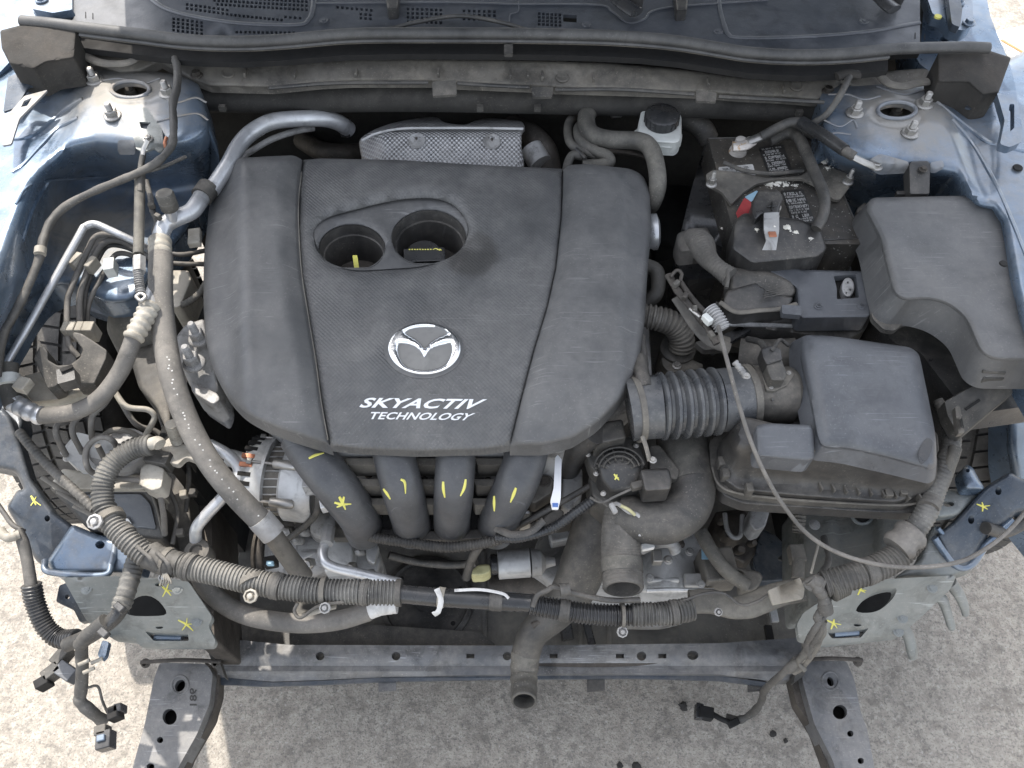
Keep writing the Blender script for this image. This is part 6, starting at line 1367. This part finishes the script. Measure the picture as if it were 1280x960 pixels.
part_sheet(ms, 'base', [(952, 472), (956, 465), (988, 462), (993, 468), (984, 482), (968, 489), (958, 488)], .842, 'steel_dusty', r=2, rnd=1, step=5, thick=.006)
part_sheet(ms, 'body', [(957, 446), (975, 444), (984, 468), (980, 476), (964, 476), (958, 462)], .862, 'plastic_dusty', r=3, rnd=3, step=4, thick=.02)
part_sheet(ms, 'plug', [(951, 436), (962, 432), (976, 436), (978, 450), (958, 456), (953, 446)], .866, 'plastic', r=2, rnd=2, step=4, thick=.02)
for u, v in ((964, 484), (986, 466)): bolt(ms, u, v, .8425, 3, MAT['zinc'], 'bolt')
part_tube(ms, 'wire', [(958, 440, .86), (950, 428, .84), (935, 424, .82)], 4, 'rubber'); part_tube(ms, 'wire', [(966, 436, .87), (975, 425, .84), (986, 432, .83)], 2.5, 'rubber')
part_lathe(ms, 'neck_stud', P(965, 500, .832), (0, -.4, 1), [(.002, 0), (.002, .004)], 'plastic', 8)  # tiny plastic stud on the neck
ih = thing('intake_hose', 'glossy ribbed black intake hose between throttle body and air filter box', 'intake hose', (860, 505, .70))
part_tube(ih, 'throttle_end', [(786, 512, .795), (800, 510, .797), (826, 508, .80)], 40, 'glossy_rubber', n=40)
part_tube(ih, 'bellows', [(822, 508, .80), (850, 506, .80), (880, 503, .80), (900, 501, .80)], 43, 'glossy_rubber', n=44, ring=(13.2, .15))
part_tube(ih, 'air_box_end', [(896, 501, .80), (915, 499, .80), (932, 497, .80)], 40, 'glossy_rubber', n=40)
part_tube(ih, 'clamp', [(930, 497, .80), (938, 496, .80)], 41.5, 'steel_dusty', n=40, straight=True); part_tube(ih, 'clamp_band', [(792, 512, .796), (799, 511, .796)], 42, 'steel_dusty', n=40, straight=True)
part_tube(ih, 'clamp_screw', [(918, 452, .87), (926, 462, .865), (933, 472, .86)], 4.5, 'cast', straight=True, ring=(5, .2)); bolt(ih, 933, 470, .862, 5, MAT['zinc'], 'bolt')
part_tube(ih, 'breather_nipple', [(808, 486, .835), (802, 468, .83), (798, 448, .82)], 9, 'rubber', n=16)
part_tube(ih, 'clamp_tail', [(803, 545, .81), (808, 560, .80), (812, 576, .79)], 3, 'steel_dusty', flat=.5); bolt(ih, 816, 575, .79, 5, MAT['zinc'], 'bolt')
# --- shift cable bracket
sb = thing('shift_linkage', 'grimy selector lever with coil spring and white clip beside the air box', 'linkage', (870, 390, .75))
part_tube(sb, 'lever', [(836, 344, .85), (846, 362, .852), (862, 382, .85), (880, 404, .845), (896, 430, .84)], 5, 'iron', wob=.2, flat=.7); part_tube(sb, 'side_rod', [(850, 352, .855), (866, 374, .853), (886, 396, .85)], 3.5, 'iron', wob=.1)
part_tube(sb, 'rear_plate', [(846, 372, .83), (880, 420, .82), (912, 436, .81)], 8, 'steel_dusty', flat=.4); part_tube(sb, 'spring', [(886, 386, .86), (896, 398, .858), (904, 412, .852)], 10.5, 'cast', ring=(3.6, .22), n=18)
part_box(sb, 'white_clip', 885, 396, .875, 8, 14, .012, 'white_plastic', rot=.6); part_tube(sb, 'pin', [(862, 386, .86), (882, 402, .86)], 2.2, 'zinc', straight=True)
for k, (u, v) in enumerate(((846, 352), (857, 368), (869, 384), (878, 398), (890, 416))): part_box(sb, 'catch', u, v, .866, 9, 6, .010, 'iron' if k % 2 else 'steel_dusty', rot=.8+k*.3)
part_tube(sb, 'hook', [(838, 346, .86), (846, 338, .862), (852, 342, .862), (850, 352, .86)], 2.2, 'iron'); part_sheet(sb, 'foot', [(868, 428), (900, 418), (914, 422), (912, 436), (880, 438)], .80, 'steel_dusty', r=3, rnd=2, step=5, thick=.01)
part_sheet(sb, 'stay', [(880, 430), (950, 396), (1000, 392), (1004, 398), (956, 402), (892, 440)], .79, 'plastic_clean', r=2, step=8, thick=.01)
lc = thing('release_cable', 'long thin grey cable hanging from the linkage across the air box to the right edge', 'cable', (985, 640, .7))
part_tube(lc, 'cable', [(898, 408, .872), (906, 440, .885), (914, 470, .892), (922, 500, .89), (936, 545, .865), (955, 590, .835), (978, 630, .80), (1010, 668, .765), (1050, 692, .74), (1100, 706, .725), (1150, 709, .715), (1200, 702, .705), (1235, 684, .70), (1262, 662, .70), (1290, 630, .70)], 2.7, 'hose_grey', n=12)
# --- odds and ends below the air box
bb = thing('air_box_stay', 'brown ribbed wiring sleeve standing in the dark gap below the air box', 'wiring sleeve', (1001, 660, .5))
part_tube(bb, 'sleeve', [(1001, 606, .60), (1000, 640, .60), (998, 666, .59)], 8, 'steel_dusty', ring=(4, .14), n=16)
part_box(bb, 'block', 998, 690, .585, 18, 22, .02, 'steel_dusty'); part_tube(bb, 'lower_sleeve', [(998, 700, .58), (997, 724, .58)], 8, 'rubber_dusty', straight=True)
part_tube(bb, 'wire', [(1024, 676, .60), (1018, 700, .61), (1014, 716, .62)], 1.6, 'cream_plastic'); part_tube(bb, 'taped_wire', [(1030, 672, .58), (1036, 700, .60), (1024, 720, .64)], 4, 'tape', wob=.3)
# --- radiator hoses
rh = thing('upper_radiator_hose', 'big grey rubber radiator hose bending in an S with an open braided end', 'radiator hose', (820, 640, .45))
part_tube(rh, 'downpipe', [(852, 545, .70), (856, 580, .70), (862, 606, .70)], 32, 'rubber_dusty', n=32)
part_tube(rh, 'joint_ring', [(846, 592, .705), (866, 592, .70)], 1, 'void')
part_tube(rh, 'hose', [(858, 575, .70, 31), (863, 606, .70, 31), (856, 634, .695, 31), (832, 650, .69, 30), (804, 650, .69, 28), (786, 644, .69, 26), (772, 640, .69, 22)], 30, 'rubber', n=36)
part_tube(rh, 'braided_end', [(778, 636, .685, 22), (776, 660, .675, 24), (776, 690, .66, 25), (778, 716, .655, 25), (779, 735, .656, 26)], 25, 'braid', n=32, open_end=True, ring=(5, .02))
part_tube(rh, 'end_band', [(777, 700, .6575, 26), (778, 716, .655, 26)], 26, 'rubber_dusty', n=32)
part_tube(rh, 'clamp', [(764, 632, .72), (772, 630, .725), (786, 640, .725), (798, 644, .72), (802, 656, .71), (800, 670, .70)], 2.6, 'cast', flat=.6); part_tube(rh, 'yellow_clamp', [(776, 632, .73), (786, 637, .73), (794, 644, .727)], 2, 'yellow_green')
part_box(rh, 'clamp_ear', 767, 634, .735, 6, 14, .008, 'cast', rot=.4)
lr = thing('lower_radiator_hose', 'dark drooping lower radiator hose with open end over the crossmember', 'radiator hose', (690, 780, .2))
part_tube(lr, 'hose', [(752, 640, .60, 30), (742, 670, .58, 30), (730, 705, .56, 29), (716, 738, .53, 27), (694, 766, .50, 22), (668, 790, .47, 19), (658, 815, .44, 18), (656, 838, .424, 17)], 25, 'rubber', n=32)
part_tube(lr, 'end_section', [(657, 815, .44, 18.5), (655, 840, .425, 17.5), (655, 860, .43, 17), (655, 876, .44, 16.5)], 17, 'rubber_dusty', n=28, open_end=True, ring=(14, .05))
part_tube(lr, 'clamp', [(646, 838, .43), (643, 850, .425), (648, 858, .42)], 3, 'cast', wob=.2); part_tube(lr, 'clamp', [(666, 782, .50), (674, 778, .505), (680, 784, .50)], 4, 'iron', wob=.2)
# ================================================================ FRONT HARNESS
fh = thing('front_harness', 'long dusty corrugated wiring harness hanging across the whole front of the bay', 'wiring harness', (640, 740, .55))
part_tube(fh, 'left_bundle', [(188, 694, .665), (200, 700, .665), (222, 706, .66)], 17, 'tape', wob=.1, n=18)
part_tube(fh, 'left_conduit', [(216, 704, .66), (262, 714, .66), (320, 728, .655), (390, 738, .65), (450, 740, .65), (500, 741, .645)], 16, 'conduit', ring=(4.6, .13), n=24, wob=.015, seed=2)
part_tube(fh, 'conduit_end', [(496, 741, .645), (502, 741, .645)], 17, 'rubber', n=20, straight=True)
part_tube(fh, 'taped_section', [(500, 742, .645), (540, 746, .64), (600, 750, .635), (650, 753, .63), (672, 755, .63)], 11.5, 'plastic_clean', n=20, wob=.03)
part_tube(fh, 'middle_conduit', [(662, 755, .63), (700, 762, .625), (745, 768, .62), (800, 768, .62), (862, 762, .62)], 13.5, 'plastic_clean', ring=(4.4, .14), n=22)
part_tube(fh, 'open_conduit', [(790, 768, .622), (830, 767, .622), (866, 761, .62)], 15, 'conduit', ring=(4.4, .13), n=22, wob=.04, seed=5)
part_tube(fh, 'cloth_section', [(862, 752, .60, 15), (890, 752, .60, 16), (915, 760, .60, 14), (940, 756, .605, 16), (970, 744, .61, 16), (1004, 736, .62, 15)], 15, 'rubber_dusty', n=18, flat=.6, wob=.03)
part_sheet(fh, 'cloth_flap', [(960, 738), (1000, 722), (1006, 736), (1004, 748), (966, 756)], .648, 'cream_plastic', r=2, step=8, thick=.004)
part_tube(fh, 'right_conduit', [(1030, 730, .67), (1060, 722, .68), (1090, 712, .685), (1120, 696, .69), (1142, 672, .70)], 17, 'tape', ring=(5, .10), n=22)
part_tube(fh, 'right_sleeve', [(1036, 735, .67), (1052, 727, .672)], 18.5, 'rubber_dusty', ring=(3, .06), n=20, straight=True)
part_tube(fh, 'grey_band', [(1120, 686, .70), (1142, 664, .71)], 21, 'hose_grey', n=22, straight=True, ring=(17, .12))
part_tube(fh, 'upper_conduit', [(1140, 668, .71), (1158, 640, .73), (1168, 612, .745), (1180, 584, .755, 13), (1190, 550, .76, 11), (1184, 522, .765, 10), (1176, 500, .77, 9)], 14, 'conduit', ring=(5, .06), n=20)
part_tube(fh, 'side_conduit', [(1176, 600, .75), (1188, 578, .765), (1194, 560, .77)], 8, 'rubber_dusty', n=14)
part_tube(fh, 'left_riser', [(190, 696, .665), (172, 684, .67), (148, 664, .68), (132, 640, .69), (128, 614, .70), (134, 590, .71), (148, 572, .715), (168, 560, .72), (190, 556, .725)], 13.5, 'conduit', ring=(5, .10), n=20)
part_tube(fh, 'riser_conduit', [(184, 696, .672), (160, 676, .682), (138, 652, .69), (131, 636, .693)], 14.5, 'conduit', ring=(5, .15), n=20)
part_tube(fh, 'riser_tip', [(182, 557, .727), (196, 553, .73), (200, 556, .73)], 8, 'cream_plastic')
part_tube(fh, 'thin_left_trunk', [(24, 540, .70), (40, 560, .70), (64, 586, .70), (92, 612, .70), (118, 636, .69)], 6, 'tape', n=12, ring=(6, .1))
for a, b, z_, r in (((232, 707), (242, 710), .663, 17.2), ((340, 731), (352, 734), .655, 16.8), ((452, 740), (462, 741), .65, 16.4), ((612, 751), (628, 752), .635, 12), ((700, 762), (712, 764), .626, 14), ((838, 766), (846, 765), .622, 15.6), ((150, 664), (158, 671), .683, 14.6), ((1078, 716), (1090, 712), .686, 17.5), ((1160, 634), (1164, 622), .741, 13)):
    part_tube(fh, 'tape_wrap', [(*a, z_), ((a[0]+b[0])/2, (a[1]+b[1])/2, z_), (*b, z_)], r, 'tape', wob=.05, seed=a[0], n=18)
for a, b, z_ in (((170, 682), (196, 712), .69), ((196, 690), (214, 716), .685)): part_tube(fh, 'loose_tape_end', [(*a, z_), ((a[0]+b[0])/2+4, (a[1]+b[1])/2, z_+.006), (*b, z_-.01)], 2.5, 'tape', wob=.3, flat=.5)
for k in range(5): part_tube(fh, 'frayed_strand', [(204+k, 716, .668), (202+k*3, 724+k, .662), (200+k*3, 732-k, .655)], 1.1, 'cream_plastic')
# clips along the harness
for u, v, z_, r in ((313, 745, .665, 10), (406, 760, .66, 8), (778, 790, .62, 8), (118, 652, .712, 11), (898, 765, .625, 6), (205, 722, .66, 8)):
    part_lathe(fh, 'rosette_clip', P(u, v, z_), (0, -.35, 1), [(r*.0010, -.004), (r*.0010, .001), (r*.00075, .002), (r*.0007, -.002), (r*.00045, -.002), (r*.0004, .004), (r*.0002, .005)], 'cast' if u != 313 else 'cream_plastic', 8)
for a, b, z_ in (((314, 724), (316, 730), .656), ((402, 739), (408, 739), .65), ((548, 746), (556, 747), .64), ((776, 768), (780, 768), .622), ((206, 701), (212, 703), .663), ((136, 646), (140, 652), .69)):
    part_tube(fh, 'tie_band', [(*a, z_), (*b, z_)], 18 if a[0] < 500 else (12.5 if a[0] < 600 else 17), 'steel_dusty' if a[0] != 548 else 'cream_plastic', straight=True, n=20)
part_tube(fh, 'white_tape', [(546, 736, .655), (551, 750, .655), (548, 764, .645), (542, 768, .64)], 3.5, 'label_white', flat=.3, wob=.2); part_tube(fh, 'white_tape', [(568, 738, .654), (600, 737, .652), (628, 742, .648), (636, 748, .646)], 2, 'label_white', flat=.3)
part_tube(fh, 'wire_loop', [(666, 758, .65), (672, 744, .66), (684, 738, .665), (694, 734, .665), (720, 742, .66), (760, 750, .65), (800, 750, .645)], 3.5, 'rubber'); part_tube(fh, 'tape_knot', [(700, 738, .665), (712, 736, .665)], 8, 'tape', wob=.2)
part_tube(fh, 'thin_wire', [(852, 752, .63), (880, 742, .64), (905, 742, .645), (926, 756, .64), (946, 752, .64), (962, 742, .64)], 2, 'rubber')
part_tube(fh, 'clip_strap', [(372, 754, .655), (368, 764, .65), (376, 772, .65), (398, 758, .655), (430, 752, .655)], 2.2, 'plastic_dusty'); part_tube(fh, 'white_strap', [(378, 770, .62), (398, 764, .63), (420, 758, .64)], 3.2, 'cream_plastic', flat=.5)
# right dangling branch
rb = thing('right_dangling_harness', 'dirty taped wiring branch hanging by the right arm down to a black plug', 'wiring branch', (980, 850, .2))
part_tube(rb, 'knot', [(1012, 724, .68), (1022, 734, .675), (1030, 748, .66), (1032, 764, .64)], 8, 'tape', wob=.3, n=16); part_tube(rb, 'knot', [(1010, 732, .67), (1018, 726, .68), (1030, 730, .68)], 8, 'tape', wob=.2)
part_tube(rb, 'upper', [(1030, 760, .64), (1022, 772, .63), (1026, 784, .61), (1016, 800, .58), (1004, 820, .54), (984, 838, .50)], 5.5, 'tape', wob=.2, flat=.8)
part_tube(rb, 'strand', [(1034, 764, .63), (1020, 784, .62), (1008, 806, .57), (1012, 822, .54), (996, 836, .51)], 4, 'tape', wob=.25)
part_tube(rb, 'strand', [(1024, 770, .62), (1030, 790, .60), (1014, 812, .56), (998, 826, .53), (1006, 838, .52)], 3.4, 'rubber_dusty', wob=.25)
part_tube(rb, 'side_wire', [(1030, 776, .61), (1022, 806, .57), (1004, 832, .52), (992, 840, .50)], 4, 'steel_dusty', wob=.1)
part_tube(rb, 'lower', [(996, 824, .52), (976, 844, .48), (962, 856, .40), (954, 866, .30), (952, 876, .20), (942, 890, .10), (924, 900, .06), (908, 896, .05)], 4.5, 'tape', wob=.15)
part_box(rb, 'plug', 884, 890, .07, 17, 14, .03, 'void', rot=-.2); part_box(rb, 'plug_end', 875, 888, .065, 9, 18, .025, 'plastic_clean', rot=-.2); part_box(rb, 'small_clip', 918, 903, .07, 14, 8, .015, 'void', rot=.4)
part_tube(rb, 'clip_wire', [(984, 835, .50), (1004, 826, .53), (1020, 800, .58)], 2, 'cream_plastic'); part_tube(rb, 'plug_wire', [(888, 891, .06), (900, 898, .06), (912, 903, .06)], 3.4, 'void')
# left dangling loops
lb1 = thing('left_dangling_harness', 'black corrugated wiring loops hanging over the left corner with loose plugs', 'wiring branch', (90, 780, .3))
part_tube(lb1, 'upper_lead', [(22, 664, .62), (28, 676, .615), (34, 700, .60), (39, 732, .58)], 7, 'tape', wob=.06)
part_tube(lb1, 'conduit', [(39, 730, .58), (44, 754, .56), (56, 782, .54), (74, 798, .53), (96, 798, .54)], 12, 'plastic_clean', ring=(4.4, .12), n=20)
part_tube(lb1, 'right_loop', [(172, 694, .64), (166, 712, .635), (158, 740, .63), (150, 762, .625)], 12, 'conduit', wob=.05, n=18, ring=(6, .05))
part_tube(lb1, 'smooth_loop', [(162, 728, .632), (156, 752, .625), (140, 776, .61), (112, 794, .58), (84, 806, .55)], 9, 'rubber', n=16); part_tube(lb1, 'side_loop', [(150, 752, .628), (146, 770, .62), (126, 790, .60), (108, 802, .58)], 6, 'plastic_clean', n=14)
part_tube(lb1, 'tape_wrap', [(132, 776, .615), (112, 792, .60), (100, 806, .58)], 9, 'tape', wob=.15)
part_tube(lb1, 'drop_lead', [(106, 794, .58), (102, 812, .55), (103, 836, .52), (101, 866, .48), (100, 876, .47), (112, 888, .45), (130, 902, .42)], 7.5, 'tape', wob=.06, n=14)
part_tube(lb1, 'thin_wire', [(108, 860, .49), (122, 858, .48), (128, 876, .46), (134, 890, .44)], 1.6, 'rubber')
for u, v, w, d, r_, mt_ in ((80, 838, 26, 17, -.5, 'plastic_blue'), (62, 838, 14, 22, -.8, 'plastic_dusty'), (50, 852, 16, 12, .6, 'void'), (74, 818, 14, 24, -.5, 'plastic_dusty'), (128, 924, 18, 22, .25, 'plastic_clean'), (124, 912, 14, 12, .25, 'plastic_dusty'), (140, 890, 14, 16, .4, 'void'), (146, 884, 10, 10, .2, 'plastic_clean')):
    part_box(lb1, 'plug', u, v, .47, w, d, .025, mt_, rot=r_)
part_box(lb1, 'plug_face', 125, 922, .475, 10, 8, .008, 'blue', rot=.25)
for u, v in ((104, 828), (120, 826), (110, 838)): part_tube(lb1, 'tie', [(u-6, v+3, .55), (u+8, v-3, .55)], 2.4, 'cream_plastic')
for u, v in ((148, 758), (128, 790)): part_box(lb1, 'mould_clip', u, v, .655, 14, 9, .01, 'plastic_clean', rot=-.6)
part_tube(lb1, 'left_lead', [(0, 664, .63), (10, 672, .63), (24, 668, .625)], 6, 'cream_plastic', wob=.2)
part_sheet(lb1, 'blue_tab', [(128, 800), (136, 802), (132, 820), (126, 826), (122, 818)], .50, 'blue', r=3, step=5, thick=.01)
# small cable at the far left edge
el = thing('edge_cable', 'thin black cable curving at the far left edge beside the support arm', 'cable', (10, 640, .6))
part_tube(el, 'cable', [(-10, 620, .60), (4, 640, .60), (16, 656, .61), (30, 664, .61)], 3, 'rubber')
